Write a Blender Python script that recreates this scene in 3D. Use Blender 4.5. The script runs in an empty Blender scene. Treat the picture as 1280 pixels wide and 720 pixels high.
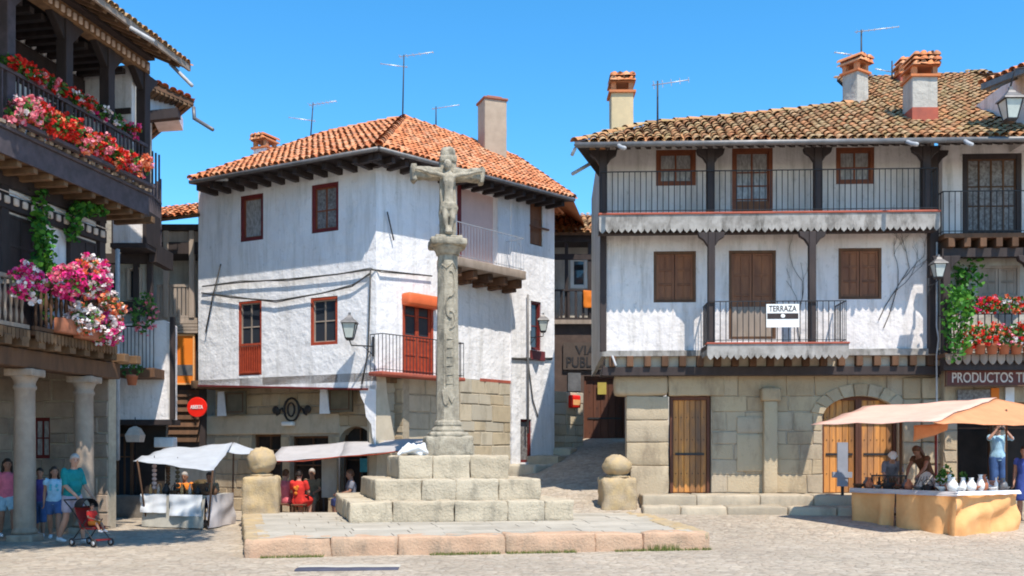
import bpy, math, random
from mathutils import Vector, Matrix, noise
R = math.radians
random.seed(7)
rnd = random.random
def ru(a, b): return a + (b - a) * random.random()
sc = bpy.context.scene
col = sc.collection

# ------------------------------------------------------------------ camera, sky, sun, exposure
FPX, CX, HY, EH = 1250.0, 640.0, 565.0, 1.8
cam = bpy.data.cameras.new('camera')
camo = bpy.data.objects.new('camera', cam); col.objects.link(camo)
camo.location = (0, 0, EH); camo.rotation_euler = (R(90), 0, 0)
cam.sensor_width = 36; cam.lens = FPX / 1280 * 36
cam.shift_y = (HY - 360) / 1280; cam.clip_end = 2000
sc.camera = camo
SUN_AZ, SUN_EL = R(157), R(60)
world = bpy.data.worlds.new('World'); sc.world = world; world.use_nodes = True
wn = world.node_tree.nodes; wn.clear()
wo = wn.new('ShaderNodeOutputWorld'); bg = wn.new('ShaderNodeBackground'); sky = wn.new('ShaderNodeTexSky')
sky.sky_type = 'NISHITA'; sky.sun_disc = False
sky.sun_elevation = SUN_EL; sky.sun_rotation = SUN_AZ
sky.air_density = 1.0; sky.dust_density = 0.05; sky.ozone_density = 3.0; sky.altitude = 1500
bg.inputs['Strength'].default_value = 0.15
hs = wn.new('ShaderNodeHueSaturation'); hs.inputs['Saturation'].default_value = 1.3; hs.inputs['Hue'].default_value = 0.490
world.node_tree.links.new(sky.outputs[0], hs.inputs['Color']); world.node_tree.links.new(hs.outputs[0], bg.inputs[0]); world.node_tree.links.new(bg.outputs[0], wo.inputs[0])
sun = bpy.data.lights.new('sun', 'SUN'); suno = bpy.data.objects.new('sun', sun); col.objects.link(suno)
sun.energy = 3.3; sun.angle = R(0.5); sun.color = (1.0, 0.93, 0.81)
sdir = Vector((math.sin(SUN_AZ) * math.cos(SUN_EL), math.cos(SUN_AZ) * math.cos(SUN_EL), math.sin(SUN_EL)))
suno.rotation_euler = (-sdir).to_track_quat('-Z', 'Y').to_euler(); suno.location = (20, -20, 40)
sc.view_settings.view_transform = 'Standard'; sc.view_settings.look = 'None'
sc.view_settings.gamma = 1; sc.view_settings.use_curve_mapping = False
sc.view_settings.exposure = 0.95
sc.cycles.filter_width = 1.9
sc.cycles.max_bounces = 6; sc.cycles.diffuse_bounces = 4

# ------------------------------------------------------------------ helpers
def P(px, py, Y): return Vector(((px - CX) * Y / FPX, Y, EH + (HY - py) * Y / FPX))
def smooth(a, b, x):
    t = max(0, min(1, (x - a) / (b - a))); return t * t * (3 - 2 * t)
def gz(x, y):                                   # height of the ground
    w = smooth(-4.5, 2.5, x)
    z = 0.3 * smooth(19.5, 24, y) * w
    if y > 24: z += w * (y - 24) * 0.165 * (1 - smooth(37, 60, y) * 0.3)
    return z

class MB:
    def __init__(s, T=None): s.v = []; s.f = []; s.T = T; s.sm = []
    def add(s, vs, fs, sm=False):
        n = len(s.v); T = s.T
        s.v += [(T @ Vector(p)) if T else Vector(p) for p in vs]
        s.f += [tuple(n + i for i in f) for f in fs]; s.sm += [sm] * len(fs); return s
    def box(s, x0, y0, z0, x1, y1, z1, M=None):
        vs = [Vector((x, y, z)) for z in (z0, z1) for y in (y0, y1) for x in (x0, x1)]
        if M: vs = [M @ p for p in vs]
        return s.add(vs, [(0, 2, 3, 1), (4, 5, 7, 6), (0, 1, 5, 4), (2, 6, 7, 3), (0, 4, 6, 2), (1, 3, 7, 5)])
    def bar(s, a, b, w, h=None, up=(0, 0, 1)):   # square bar between two points
        a = Vector(a); b = Vector(b); h = h or w; d = (b - a); L = d.length
        if L < 1e-6: return s
        d.normalize(); u = Vector(up); x = d.cross(u)
        if x.length < 1e-3: x = d.cross(Vector((1, 0, 0)))
        x.normalize(); u = x.cross(d)
        vs = [p + x * i * w / 2 + u * j * h / 2 for p in (a, b) for i, j in ((-1, -1), (1, -1), (1, 1), (-1, 1))]
        return s.add(vs, [(0, 1, 2, 3), (7, 6, 5, 4), (0, 4, 5, 1), (1, 5, 6, 2), (2, 6, 7, 3), (3, 7, 4, 0)])
    def tube(s, pts, r, n=6, caps=True):         # round limb, one radius per point
        pts = [Vector(p) for p in pts]
        if not isinstance(r, (list, tuple)): r = [r] * len(pts)
        ref = None; vs = []; fs = []
        for i, p in enumerate(pts):
            d = (pts[min(i + 1, len(pts) - 1)] - pts[max(i - 1, 0)])
            if d.length < 1e-9: d = Vector((0, 0, 1))
            d.normalize()
            if ref is None: ref = d.orthogonal()
            x = (ref - d * ref.dot(d))
            x = x.normalized() if x.length > 1e-6 else d.orthogonal().normalized()
            ref = x; y = d.cross(x)
            for k in range(n):
                a = 2 * math.pi * k / n; vs.append(p + (x * math.cos(a) + y * math.sin(a)) * r[i])
        for i in range(len(pts) - 1):
            for k in range(n):
                k2 = (k + 1) % n; fs.append((i * n + k, i * n + k2, (i + 1) * n + k2, (i + 1) * n + k))
        if caps:
            e = len(pts) - 1
            d0 = (pts[0] - pts[1]).normalized(); d1 = (pts[-1] - pts[-2]).normalized()
            vs.append(pts[0] + d0 * r[0] * 0.5); vs.append(pts[-1] + d1 * r[-1] * 0.5); c = len(vs) - 2
            for k in range(n):
                k2 = (k + 1) % n; fs.append((k2, k, c)); fs.append((e * n + k, e * n + k2, c + 1))
        return s.add(vs, fs, n > 4)
    def rings(s, rg, closed=True, sm=True):      # rg: list of rings of points
        n = len(rg[0]); vs = [p for r in rg for p in r]; fs = []
        for i in range(len(rg) - 1):
            for k in range(n):
                k2 = (k + 1) % n; fs.append((i * n + k, i * n + k2, (i + 1) * n + k2, (i + 1) * n + k))
        if closed: fs.append(tuple(reversed(range(n)))); fs.append(tuple((len(rg) - 1) * n + k for k in range(n)))
        return s.add(vs, fs, sm)
    def lathe(s, prof, c=(0, 0, 0), n=14, sm=True, ex=1.0, rot=0.0):
        c = Vector(c)
        return s.rings([[c + Vector((r * math.cos(2 * math.pi * k / n + rot), ex * r * math.sin(2 * math.pi * k / n + rot), z)) for k in range(n)] for r, z in prof], True, sm)
    def ell(s, c, rx, ry, rz, n=12, m=8, M=None):
        c = Vector(c); rg = []
        for j in range(1, m):
            t = math.pi * j / m - math.pi / 2
            rg.append([Vector((rx * math.cos(t) * math.cos(2 * math.pi * k / n), ry * math.cos(t) * math.sin(2 * math.pi * k / n), rz * math.sin(t))) for k in range(n)])
        q = [p for r in rg for p in r] + [Vector((0, 0, -rz)), Vector((0, 0, rz))]; fs = []
        for i in range(m - 2):
            for k in range(n):
                k2 = (k + 1) % n; fs.append((i * n + k, i * n + k2, (i + 1) * n + k2, (i + 1) * n + k))
        b = len(q) - 2
        for k in range(n):
            k2 = (k + 1) % n; fs.append((k2, k, b)); fs.append(((m - 2) * n + k, (m - 2) * n + k2, b + 1))
        if M: q = [M @ p for p in q]
        return s.add([c + p for p in q], fs, True)
    def prism(s, poly, y0, y1):                  # poly of (x,z), extruded along y
        n = len(poly)
        vs = [(x, y0, z) for x, z in poly] + [(x, y1, z) for x, z in poly]
        fs = [tuple(range(n)), tuple(reversed(range(n, 2 * n)))] + [(i, i + n, (i + 1) % n + n, (i + 1) % n) for i in range(n)]
        return s.add(vs, fs)
    def rock(s, x0, y0, z0, x1, y1, z1, r=.03, amp=.012, res=.14, fq=3.0, M=None, seed=None):
        lo = Vector((x0, y0, z0)); hi = Vector((x1, y1, z1)); L = hi - lo
        r = min(r, min(L) * .45); so = Vector((ru(0, 99), ru(0, 99), ru(0, 99)))
        N = [max(2, min(14, int(math.ceil(l / res)))) for l in L]
        def cut(l, n):
            c = [0, r / l] + [r / l + (1 - 2 * r / l) * i / n for i in range(1, n)] + [1 - r / l, 1]; return c
        G = [cut(L[i], N[i]) for i in range(3)]
        ids = {}; vs = []; fs = []
        def vid(p):
            k = (round(p[0], 5), round(p[1], 5), round(p[2], 5))
            if k in ids: return ids[k]
            q = Vector((max(lo.x + r, min(hi.x - r, p[0])), max(lo.y + r, min(hi.y - r, p[1])), max(lo.z + r, min(hi.z - r, p[2]))))
            d = Vector(p) - q; nn = d.normalized() if d.length > 1e-9 else Vector((0, 0, 1))
            fz = noise.fractal(Vector(p) * fq + so, 0.8, 2.1, 4); ch = max(0.0, noise.noise(Vector(p) * 5.5 + so) - .28) * (1.0 if d.length > r * 1.05 else .3)
            o = q + nn * r + nn * amp * (1.7 * fz - 3.0 * ch)
            if M: o = M @ o
            ids[k] = len(vs); vs.append(o); return ids[k]
        for ax in range(3):
            a, b = (ax + 1) % 3, (ax + 2) % 3
            for side in (0, 1):
                for i in range(len(G[a]) - 1):
                    for j in range(len(G[b]) - 1):
                        q = []
                        for (ii, jj) in ((i, j), (i + 1, j), (i + 1, j + 1), (i, j + 1)):
                            p = [0, 0, 0]; p[ax] = hi[ax] if side else lo[ax]
                            p[a] = lo[a] + L[a] * G[a][ii]; p[b] = lo[b] + L[b] * G[b][jj]; q.append(vid(p))
                        fs.append(tuple(q) if side else tuple(reversed(q)))
        return s.add(vs, fs, True)
    def build(s, name, mat, parent=None, bevel=0, smooth=None, remesh=0, jit=0):
        if not s.v: return None
        me = bpy.data.meshes.new(name); vs = s.v
        if parent:
            W = wm(parent).inverted(); vs = [W @ p for p in vs]
        if jit: vs = [p + noise.noise_vector(p * 6) * jit for p in vs]
        me.from_pydata([tuple(p) for p in vs], [], s.f)
        me.polygons.foreach_set('use_smooth', [bool(x) if smooth is None else smooth for x in s.sm])
        for m in (mat if isinstance(mat, (list, tuple)) else [mat]): me.materials.append(m)
        me.update()
        o = bpy.data.objects.new(name, me); col.objects.link(o)
        if parent: o.parent = parent
        if bevel:
            b = o.modifiers.new('bevel', 'BEVEL'); b.width = bevel; b.segments = 1; b.limit_method = 'ANGLE'; b.angle_limit = R(50)
        if remesh:
            b = o.modifiers.new('remesh', 'REMESH'); b.mode = 'VOXEL'; b.voxel_size = remesh; b.use_smooth_shade = True
            c = o.modifiers.new('smooth', 'SMOOTH'); c.iterations = 3; c.factor = .5
        return o
def wm(o):
    m = Matrix.LocRotScale(o.location, o.rotation_euler, o.scale)
    return wm(o.parent) @ m if o.parent else m
def tag(o, label=None, cat=None, group=None, kind=None):
    if label: o['label'] = label
    if cat: o['category'] = cat
    if group: o['group'] = group
    if kind: o['kind'] = kind
    return o
def thing(name, label, cat, loc=(0, 0, 0), rz=0, group=None):
    o = bpy.data.objects.new(name, None); col.objects.link(o); o.location = loc; o.rotation_euler = (0, 0, rz)
    o.empty_display_size = .2
    return tag(o, label, cat, group)
def copy_tree(o, parent=None):
    c = o.copy(); col.objects.link(c)
    if parent: c.parent = parent
    for ch in [k for k in bpy.data.objects if k.parent == o]: copy_tree(ch, c)
    return c
ORD = ['first', 'second', 'third', 'fourth', 'fifth', 'sixth', 'seventh', 'eighth', 'ninth', 'tenth', 'eleventh', 'twelfth', 'thirteenth', 'fourteenth', 'fifteenth', 'sixteenth', 'seventeenth', 'eighteenth']

class Face:                                      # a facade: u along it, w into it, z up
    def __init__(s, ax, ay, bx, by):
        s.A = Vector((ax, ay)); d = Vector((bx, by)) - s.A; s.L = d.length; s.d = d.normalized(); s.n = Vector((-s.d.y, s.d.x))
        s.T = Matrix(((s.d.x, s.n.x, 0, ax), (s.d.y, s.n.y, 0, ay), (0, 0, 1, 0), (0, 0, 0, 1)))
    def u(s, px, w=0):
        k = (px - CX) / FPX; ox = s.A.x + s.n.x * w; oy = s.A.y + s.n.y * w
        return (k * oy - ox) / (s.d.x - k * s.d.y)
    def Y(s, u, w=0): return s.A.y + s.n.y * w + u * s.d.y
    def z(s, px, py, w=0): return EH + (HY - py) * s.Y(s.u(px, w), w) / FPX
    def rect(s, x0, y0, x1, y1, w=0):            # photo rectangle -> (u0,z0,u1,z1)
        c = (x0 + x1) / 2
        return (s.u(x0, w), s.z(c, y1, w), s.u(x1, w), s.z(c, y0, w))
    def p(s, u, w, z): return s.T @ Vector((u, w, z))
    def mb(s): return MB(s.T)
    def rz(s): return math.atan2(s.d.y, s.d.x)

# ------------------------------------------------------------------ materials
def nt(name):
    m = bpy.data.materials.new(name); m.use_nodes = True; n = m.node_tree.nodes; l = m.node_tree.links
    return m, n, l, n['Principled BSDF']
def nz(n, l, scale, detail=5, vec=None, rough=.6, dim='3D'):
    t = n.new('ShaderNodeTexNoise'); t.inputs['Scale'].default_value = scale; t.inputs['Detail'].default_value = detail; t.inputs['Roughness'].default_value = rough
    if vec: l.new(vec, t.inputs['Vector'])
    return t.outputs['Fac']
def ramp(n, l, fac, stops):
    r = n.new('ShaderNodeValToRGB'); e = r.color_ramp.elements
    while len(e) < len(stops): e.new(.5)
    for i, (p, c) in enumerate(stops): e[i].position = p; e[i].color = (c[0], c[1], c[2], 1) if isinstance(c, (tuple, list)) else (c, c, c, 1)
    l.new(fac, r.inputs[0]); return r.outputs[0]
def mix(n, l, fac, a, b, mode='MIX'):
    m = n.new('ShaderNodeMix'); m.data_type = 'RGBA'; m.blend_type = mode; m.clamp_result = False
    for s, v in ((m.inputs[0], fac), (m.inputs[6], a), (m.inputs[7], b)):
        if hasattr(v, 'links'): l.new(v, s)
        elif isinstance(v, (tuple, list)): s.default_value = (*v[:3], 1)
        else: s.default_value = v
    return m.outputs[2]
def bump(n, l, h, strength=.4, dist=.02, prev=None):
    b = n.new('ShaderNodeBump'); b.inputs['Strength'].default_value = strength; b.inputs['Distance'].default_value = dist
    l.new(h, b.inputs['Height'])
    if prev: l.new(prev, b.inputs['Normal'])
    return b.outputs[0]
def coord(n, l, sx=1, sy=1, sz=1):
    t = n.new('ShaderNodeTexCoord'); m = n.new('ShaderNodeMapping'); m.inputs['Scale'].default_value = (sx, sy, sz)
    l.new(t.outputs['Object'], m.inputs[0]); return m.outputs[0]
def pm(name, c1, c2=None, scale=5, rough=.8, bs=.3, bscale=None, bd=.01, isl=0.0, stretch=(1, 1, 1), spec=.3, metal=0, isc=None, dirt=None, trans=0):
    m, n, l, b = nt(name); v = coord(n, l, *stretch)
    c2 = c2 or tuple(x * .75 for x in c1)
    c = ramp(n, l, nz(n, l, scale, 6, v), [(.35, c1), (.65, c2)])
    if isc or isl:
        g = n.new('ShaderNodeNewGeometry')
        if isc:
            rc = ramp(n, l, g.outputs['Random Per Island'], isc); c = mix(n, l, .75, c, rc)
        if isl:
            vv = ramp(n, l, g.outputs['Random Per Island'], [(0, 1 - isl), (1, 1 + isl)]); c = mix(n, l, 1, c, vv, 'MULTIPLY')
    if dirt:
        dm = ramp(n, l, nz(n, l, dirt[1], 7, coord(n, l, 1, 1, .35), .7), [(.5, 0), (.68, 1)])
        mm = n.new('ShaderNodeMath'); mm.operation = 'MULTIPLY'; l.new(dm, mm.inputs[0]); mm.inputs[1].default_value = dirt[2]
        c = mix(n, l, mm.outputs[0], c, dirt[0])
    l.new(c, b.inputs['Base Color']); b.inputs['Roughness'].default_value = rough; b.inputs['Metallic'].default_value = metal
    b.inputs['Specular IOR Level'].default_value = spec
    if bs: l.new(bump(n, l, nz(n, l, bscale or scale * 4, 6, v), bs, bd), b.inputs['Normal'])
    return m
def plaster(name, c, c2, dirt, dk=.35, big=.6):
    m, n, l, b = nt(name); v = coord(n, l)
    cc = ramp(n, l, nz(n, l, .9, 6, v), [(.35, c), (.7, c2)])
    s1 = ramp(n, l, nz(n, l, 1.3, 8, coord(n, l, 3, 3, .3), .72), [(.48, 0), (.70, 1)])
    s2 = ramp(n, l, nz(n, l, 5, 8, v, .75), [(.58, 0), (.66, 1)])
    f = n.new('ShaderNodeMath'); f.operation = 'MULTIPLY_ADD'; l.new(s1, f.inputs[0]); f.inputs[1].default_value = dk
    g = n.new('ShaderNodeMath'); g.operation = 'MULTIPLY'; l.new(s2, g.inputs[0]); g.inputs[1].default_value = dk * .6; l.new(g.outputs[0], f.inputs[2])
    l.new(mix(n, l, f.outputs[0], cc, dirt), b.inputs['Base Color']); b.inputs['Roughness'].default_value = .9; b.inputs['Specular IOR Level'].default_value = .15
    k = bump(n, l, nz(n, l, 2.6, 3, v), big, .09); k = bump(n, l, nz(n, l, 16, 5, v), .5, .015, k)
    l.new(k, b.inputs['Normal']); return m
def glass(name, c, rough=.06):
    m, n, l, b = nt(name); b.inputs['Base Color'].default_value = (*c, 1); b.inputs['Roughness'].default_value = rough; b.inputs['Specular IOR Level'].default_value = .6
    l.new(bump(n, l, nz(n, l, 2.2, 2, coord(n, l)), .12, .02), b.inputs['Normal']); return m
def leafmat(name, stops, rough=.6, tr=.25):
    m, n, l, b = nt(name); g = n.new('ShaderNodeNewGeometry')
    c = ramp(n, l, g.outputs['Random Per Island'], stops); l.new(c, b.inputs['Base Color']); b.inputs['Roughness'].default_value = rough
    b.inputs['Specular IOR Level'].default_value = .25
    t = n.new('ShaderNodeBsdfTranslucent'); l.new(c, t.inputs[0]); x = n.new('ShaderNodeMixShader'); x.inputs[0].default_value = tr
    l.new(b.outputs[0], x.inputs[1]); l.new(t.outputs[0], x.inputs[2]); l.new(x.outputs[0], n['Material Output'].inputs[0]); return m

K = {}
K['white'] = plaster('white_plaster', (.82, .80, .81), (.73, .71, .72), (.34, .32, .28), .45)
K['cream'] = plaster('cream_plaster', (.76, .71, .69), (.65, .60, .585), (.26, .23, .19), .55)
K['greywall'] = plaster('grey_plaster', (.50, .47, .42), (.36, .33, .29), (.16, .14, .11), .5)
K['stone'] = pm('granite_block', (.50, .42, .30), (.36, .30, .225), 3, .9, .8, 22, .012, isc=[(0, (.40, .31, .20)), (.35, (.52, .43, .30)), (.6, (.44, .40, .33)), (.85, (.58, .50, .38)), (1, (.34, .27, .18))], dirt=((.18, .15, .11), 2.2, .45))
K['ashlar'] = pm('pale_ashlar', (.53, .45, .345), (.45, .375, .28), 2.5, .9, .7, 25, .01, isl=.12, dirt=((.24, .21, .17), 1.6, .5))
K['mortar'] = pm('mortar', (.42, .35, .26), (.33, .27, .20), 8, .95, .6, 40, .01)
K['monument'] = pm('weathered_granite', (.50, .43, .32), (.38, .33, .25), 2.6, .92, 1.0, 18, .03, isc=[(0, (.43, .35, .25)), (.4, (.53, .44, .32)), (.7, (.48, .41, .31)), (1, (.57, .47, .34))], dirt=((.17, .15, .12), 3.0, .55))
K['lichen'] = pm('lichen_granite', (.44, .385, .30), (.29, .25, .19), 7, .95, 1.0, 26, .025, dirt=((.11, .105, .09), 4, .85))
K['kerb'] = pm('pinkish_kerb_stone', (.52, .38, .27), (.52, .31, .21), 1.6, .92, 1.0, 22, .02, isc=[(0, (.53, .31, .19)), (.4, (.50, .36, .25)), (.7, (.55, .37, .25)), (1, (.47, .30, .20))], dirt=((.24, .19, .14), 2.4, .6))
K['yellowstone'] = pm('yellow_granite', (.50, .36, .19), (.40, .31, .21), 4, .95, 1.0, 28, .02, dirt=((.20, .15, .10), 2.5, .5))
K['flag'] = pm('flagstone', (.47, .42, .35), (.39, .345, .28), 1.5, .9, .5, 20, .008, isl=.10, dirt=((.30, .26, .21), 1.2, .5))
K['tile'] = pm('orange_clay_tile', (.60, .20, .075), (.50, .16, .06), 9, .9, .4, 30, .006, isc=[(0, (.40, .13, .06)), (.25, (.58, .20, .08)), (.6, (.68, .27, .12)), (.85, (.62, .36, .21)), (1, (.32, .13, .07))], dirt=((.27, .13, .075), 2.2, .6))
K['oldtile'] = pm('lichened_clay_tile', (.42, .22, .10), (.34, .23, .12), 7, .95, .6, 30, .008, isc=[(0, (.24, .14, .075)), (.2, (.48, .19, .08)), (.4, (.38, .26, .13)), (.6, (.60, .25, .11)), (.8, (.50, .34, .19)), (1, (.30, .20, .10))], dirt=((.27, .25, .09), 3, .6))
K['dark'] = pm('dark_timber', (.045, .032, .030), (.030, .022, .021), 6, .7, .5, 18, .006, stretch=(1, 1, .3), isl=.2)
K['brown'] = pm('brown_timber', (.13, .065, .035), (.08, .042, .024), 5, .8, .6, 16, .006, stretch=(1, 1, .25), isl=.25)
K['palewood'] = pm('pale_grey_timber', (.34, .27, .22), (.24, .19, .15), 6, .85, .5, 18, .005, stretch=(1, 1, .2), isl=.2)
K['soffit'] = pm('soffit_board', (.20, .115, .06), (.12, .07, .04), 5, .85, .6, 18, .006, isl=.35)
K['purple'] = pm('weathered_fascia_timber', (.095, .075, .085), (.06, .05, .055), 5, .7, .5, 18, .006, isl=.1)
K['shutter'] = pm('shutter_timber', (.23, .092, .040), (.14, .055, .028), 6, .6, .5, 20, .005, stretch=(1, 1, .2), isl=.2)
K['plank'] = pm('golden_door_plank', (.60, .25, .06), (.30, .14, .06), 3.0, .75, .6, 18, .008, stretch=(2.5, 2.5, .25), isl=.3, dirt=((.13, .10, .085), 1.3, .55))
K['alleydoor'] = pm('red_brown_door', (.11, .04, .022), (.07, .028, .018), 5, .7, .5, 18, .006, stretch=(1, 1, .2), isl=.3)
K['darkred'] = pm('dark_red_paint', (.17, .022, .022), (.12, .018, .016), 8, .5, .3, 30, .003)
K['redpaint'] = pm('orange_red_paint', (.40, .065, .028), (.28, .045, .024), 8, .5, .3, 30, .003)
K['iron'] = pm('black_iron', (.030, .030, .034), (.045, .04, .04), 9, .5, .3, 30, .002, metal=.3)
K['zinc'] = pm('zinc_gutter', (.20, .19, .19), (.13, .125, .125), 4, .5, .3, 20, .003, metal=.4)
K['pipe'] = pm('pale_pipe', (.46, .46, .47), (.34, .34, .35), 5, .5, .2, 20, .003)
K['alu'] = pm('aluminium', (.55, .57, .6), (.45, .46, .5), 5, .4, .1, 20, .002, metal=.5)
K['valance'] = pm('painted_tin_valance', (.38, .355, .33), (.22, .20, .18), 3, .8, .5, 14, .01, dirt=((.07, .06, .05), 2.6, .9))
K['redtrim'] = pm('red_tile_edging', (.42, .10, .06), (.30, .08, .055), 4, .7, .4, 16, .006)
K['glass'] = glass('window_glass', (.035, .04, .05))
K['curtain'] = pm('curtained_glass', (.42, .41, .40), (.22, .20, .20), 7, .25, .1, 10, .003, stretch=(3, 3, 1), spec=.6)
K['lace'] = pm('lace_curtain', (.26, .25, .25), (.10, .085, .08), 14, .6, .1, 10, .003)
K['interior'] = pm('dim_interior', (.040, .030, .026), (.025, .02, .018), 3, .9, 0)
K['whitec'] = pm('white_cloth', (.74, .75, .77), (.64, .64, .67), 5, .9, .3, 10, .01)
K['greyc'] = pm('grey_canvas', (.50, .46, .46), (.44, .41, .41), 4, .9, .3, 14, .006)
K['f_recess'] = pm('pinkish_shutter_paint', (.74, .52, .47), (.66, .46, .42), 2, .7, .2)
K['yellowch'] = pm('yellow_chimney_render', (.60, .47, .28), (.50, .40, .25), 4, .9, .4, 20, .006)
K['f_notice'] = pm('yellow_paper', (.45, .36, .08), (.40, .3, .07), 4, .8, 0)
K['signbrown'] = pm('dull_sign_board', (.095, .070, .058), (.075, .056, .047), 4, .8, 0)
K['darkwall'] = pm('dark_brown_wall', (.11, .075, .062), (.075, .052, .045), 3, .9, .4, 14, .01)
K['tanrender'] = pm('tan_chimney_render', (.42, .33, .25), (.36, .28, .21), 4, .9, .4, 20, .006)
K['greystone'] = pm('grey_stone', (.22, .19, .16), (.16, .14, .12), 4, .9, .5, 20, .01)
K['roller'] = pm('coral_roller_shutter', (.74, .15, .05), (.66, .13, .045), 3, .6, .2)
K['colstone'] = pm('brown_granite', (.38, .29, .22), (.29, .22, .17), 3, .9, .7, 25, .012, isl=.15, dirt=((.15, .11, .085), 1.8, .5))
K['slate'] = pm('dark_slate', (.085, .085, .12), (.06, .06, .085), 4, .7, .5, 20, .005)
K['pave'] = pm('tan_paving_stone', (.45, .37, .27), (.37, .31, .235), 2, .92, .8, 20, .014, isl=.14, dirt=((.22, .18, .135), 1.8, .6))
K['brickcap'] = pm('brick_cap', (.30, .12, .08), (.24, .10, .07), 6, .9, .4)
K['sashbrown'] = pm('reddish_brown_sash', (.24, .075, .032), (.18, .055, .028), 6, .5, .3)
K['signgrey'] = pm('blue_grey_sign_panel', (.30, .31, .36), (.25, .26, .30), 3, .6, .1)
K['rubble'] = pm('beige_brown_masonry', (.46, .38, .28), (.38, .31, .22), 3, .92, .9, 20, .018, isc=[(0, (.39, .28, .17)), (.3, (.48, .37, .24)), (.55, (.44, .355, .26)), (.8, (.53, .41, .26)), (1, (.37, .275, .18))], dirt=((.20, .15, .105), 1.7, .7))
K['grass'] = leafmat('dry_grass', [(0, (.10, .13, .03)), (.5, (.16, .20, .05)), (1, (.24, .25, .08))], .7, .3)
K['stallc'] = pm('grey_stall_skirt', (.46, .43, .37), (.38, .35, .30), 4, .95, .4, 14, .006)
K['peach'] = pm('peach_canvas', (.74, .43, .30), (.66, .38, .26), 3, .9, .3, 14, .006)
K['orangec'] = pm('orange_canvas', (.78, .41, .17), (.70, .34, .13), 3, .9, .4, 9, .02)
K['cord'] = pm('black_cable', (.07, .065, .06), (.05, .045, .04), 9, .7, 0)
K['lampglass'] = pm('frosted_lamp_glass', (.50, .54, .50), (.42, .45, .42), 5, .2, 0)
K['terracotta'] = pm('terracotta_pot', (.45, .16, .085), (.36, .13, .07), 6, .85, .4, 20, .004)
K['orangesign'] = pm('orange_board', (.75, .20, .015), (.68, .17, .015), 2, .6, 0)
K['redsign'] = pm('red_enamel', (.75, .022, .012), (.70, .02, .012), 2, .3, 0)
K['whitepaint'] = pm('white_paint', (.80, .80, .78), (.74, .74, .72), 4, .6, 0)
K['maroon'] = pm('maroon_sign_board', (.14, .035, .025), (.10, .028, .022), 4, .6, .2, 20, .003)
K['letter'] = pm('cream_lettering', (.62, .50, .42), (.50, .40, .33), 5, .6, 0)
K['olive'] = pm('olive_sign_panel', (.14, .115, .075), (.10, .085, .055), 4, .6, 0)
def flw(name, a, b, c): return leafmat(name, [(0, a), (.5, b), (1, c)], .6, .2)
K['leaf'] = leafmat('geranium_leaf', [(0, (.03, .10, .02)), (.5, (.06, .17, .03)), (1, (.13, .26, .05))])
K['ivy'] = leafmat('climber_leaf', [(0, (.02, .09, .015)), (.5, (.045, .18, .025)), (1, (.14, .34, .04))], .5, .3)
K['f_red'] = flw('red_petals', (.62, .012, .012), (.78, .03, .02), (.80, .10, .06))
K['f_pink'] = flw('pink_petals', (.80, .12, .20), (.85, .25, .33), (.85, .50, .52))
K['f_mag'] = flw('magenta_petals', (.72, .01, .17), (.82, .03, .26), (.85, .16, .36))
K['f_white'] = flw('white_petals', (.80, .78, .76), (.85, .80, .80), (.80, .60, .62))
K['f_orange'] = flw('coral_petals', (.80, .10, .04), (.82, .22, .10), (.85, .40, .22))
def cloth(name, c, c2=None): return pm(name, c, c2 or tuple(x * .7 for x in c), 7, .9, .4, 12, .01)
SKIN = pm('skin', (.48, .26, .18), (.42, .22, .15), 6, .6, .1, 30, .002)
SKIN2 = pm('tanned_skin', (.34, .17, .11), (.29, .14, .09), 6, .6, .1, 30, .002)

# ground: worn granite cobbles
def ground_mat():
    m, n, l, b = nt('cobbled_granite'); v = coord(n, l)
    nn = n.new('ShaderNodeTexNoise'); nn.inputs['Scale'].default_value = 1.8; nn.inputs['Detail'].default_value = 3; l.new(v, nn.inputs['Vector'])
    dv = mix(n, l, .16, v, nn.outputs['Color'])
    def vor(sc_, feat):
        t = n.new('ShaderNodeTexVoronoi'); t.feature = feat; t.inputs['Scale'].default_value = sc_; t.inputs['Randomness'].default_value = .95; l.new(dv, t.inputs['Vector']); return t
    c1 = vor(6.5, 'F1'); e1 = vor(6.5, 'DISTANCE_TO_EDGE'); c2 = vor(1.1, 'F1')
    s = n.new('ShaderNodeSeparateColor'); l.new(c1.outputs['Color'], s.inputs[0])
    st = ramp(n, l, s.outputs[0], [(0, (.25, .21, .17)), (.25, (.39, .33, .26)), (.5, (.44, .39, .33)), (.75, (.40, .32, .25)), (1, (.52, .455, .37))])
    big = ramp(n, l, nz(n, l, .35, 5, v), [(.35, (.78, .72, .65)), (.62, (1.14, 1.07, .99))])
    c = mix(n, l, 1, st, big, 'MULTIPLY')
    c = mix(n, l, .45, c, ramp(n, l, nz(n, l, 9, 8, v, .75), [(.32, (.22, .18, .145)), (.68, (.62, .55, .46))]))
    edge = ramp(n, l, e1.outputs['Distance'], [(0, 1), (.10, 0)])
    ef = n.new('ShaderNodeMath'); ef.operation = 'MULTIPLY'; l.new(edge, ef.inputs[0]); ef.inputs[1].default_value = .32
    c = mix(n, l, ef.outputs[0], c, (.24, .19, .14))
    gr = ramp(n, l, nz(n, l, 1.1, 6, v, .7), [(.62, 0), (.74, .35)])
    c = mix(n, l, gr, c, (.16, .17, .07))
    l.new(c, b.inputs['Base Color']); b.inputs['Roughness'].default_value = .9; b.inputs['Specular IOR Level'].default_value = .2
    hh = ramp(n, l, e1.outputs['Distance'], [(0, 0), (.12, .7), (.4, 1)])
    k = bump(n, l, hh, .5, .045); k = bump(n, l, nz(n, l, 20, 6, v), .6, .015, k); k = bump(n, l, nz(n, l, 1.5, 4, v), .6, .08, k)
    l.new(k, b.inputs['Normal']); return m
K['ground'] = ground_mat()
def island_var(): pass

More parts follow.
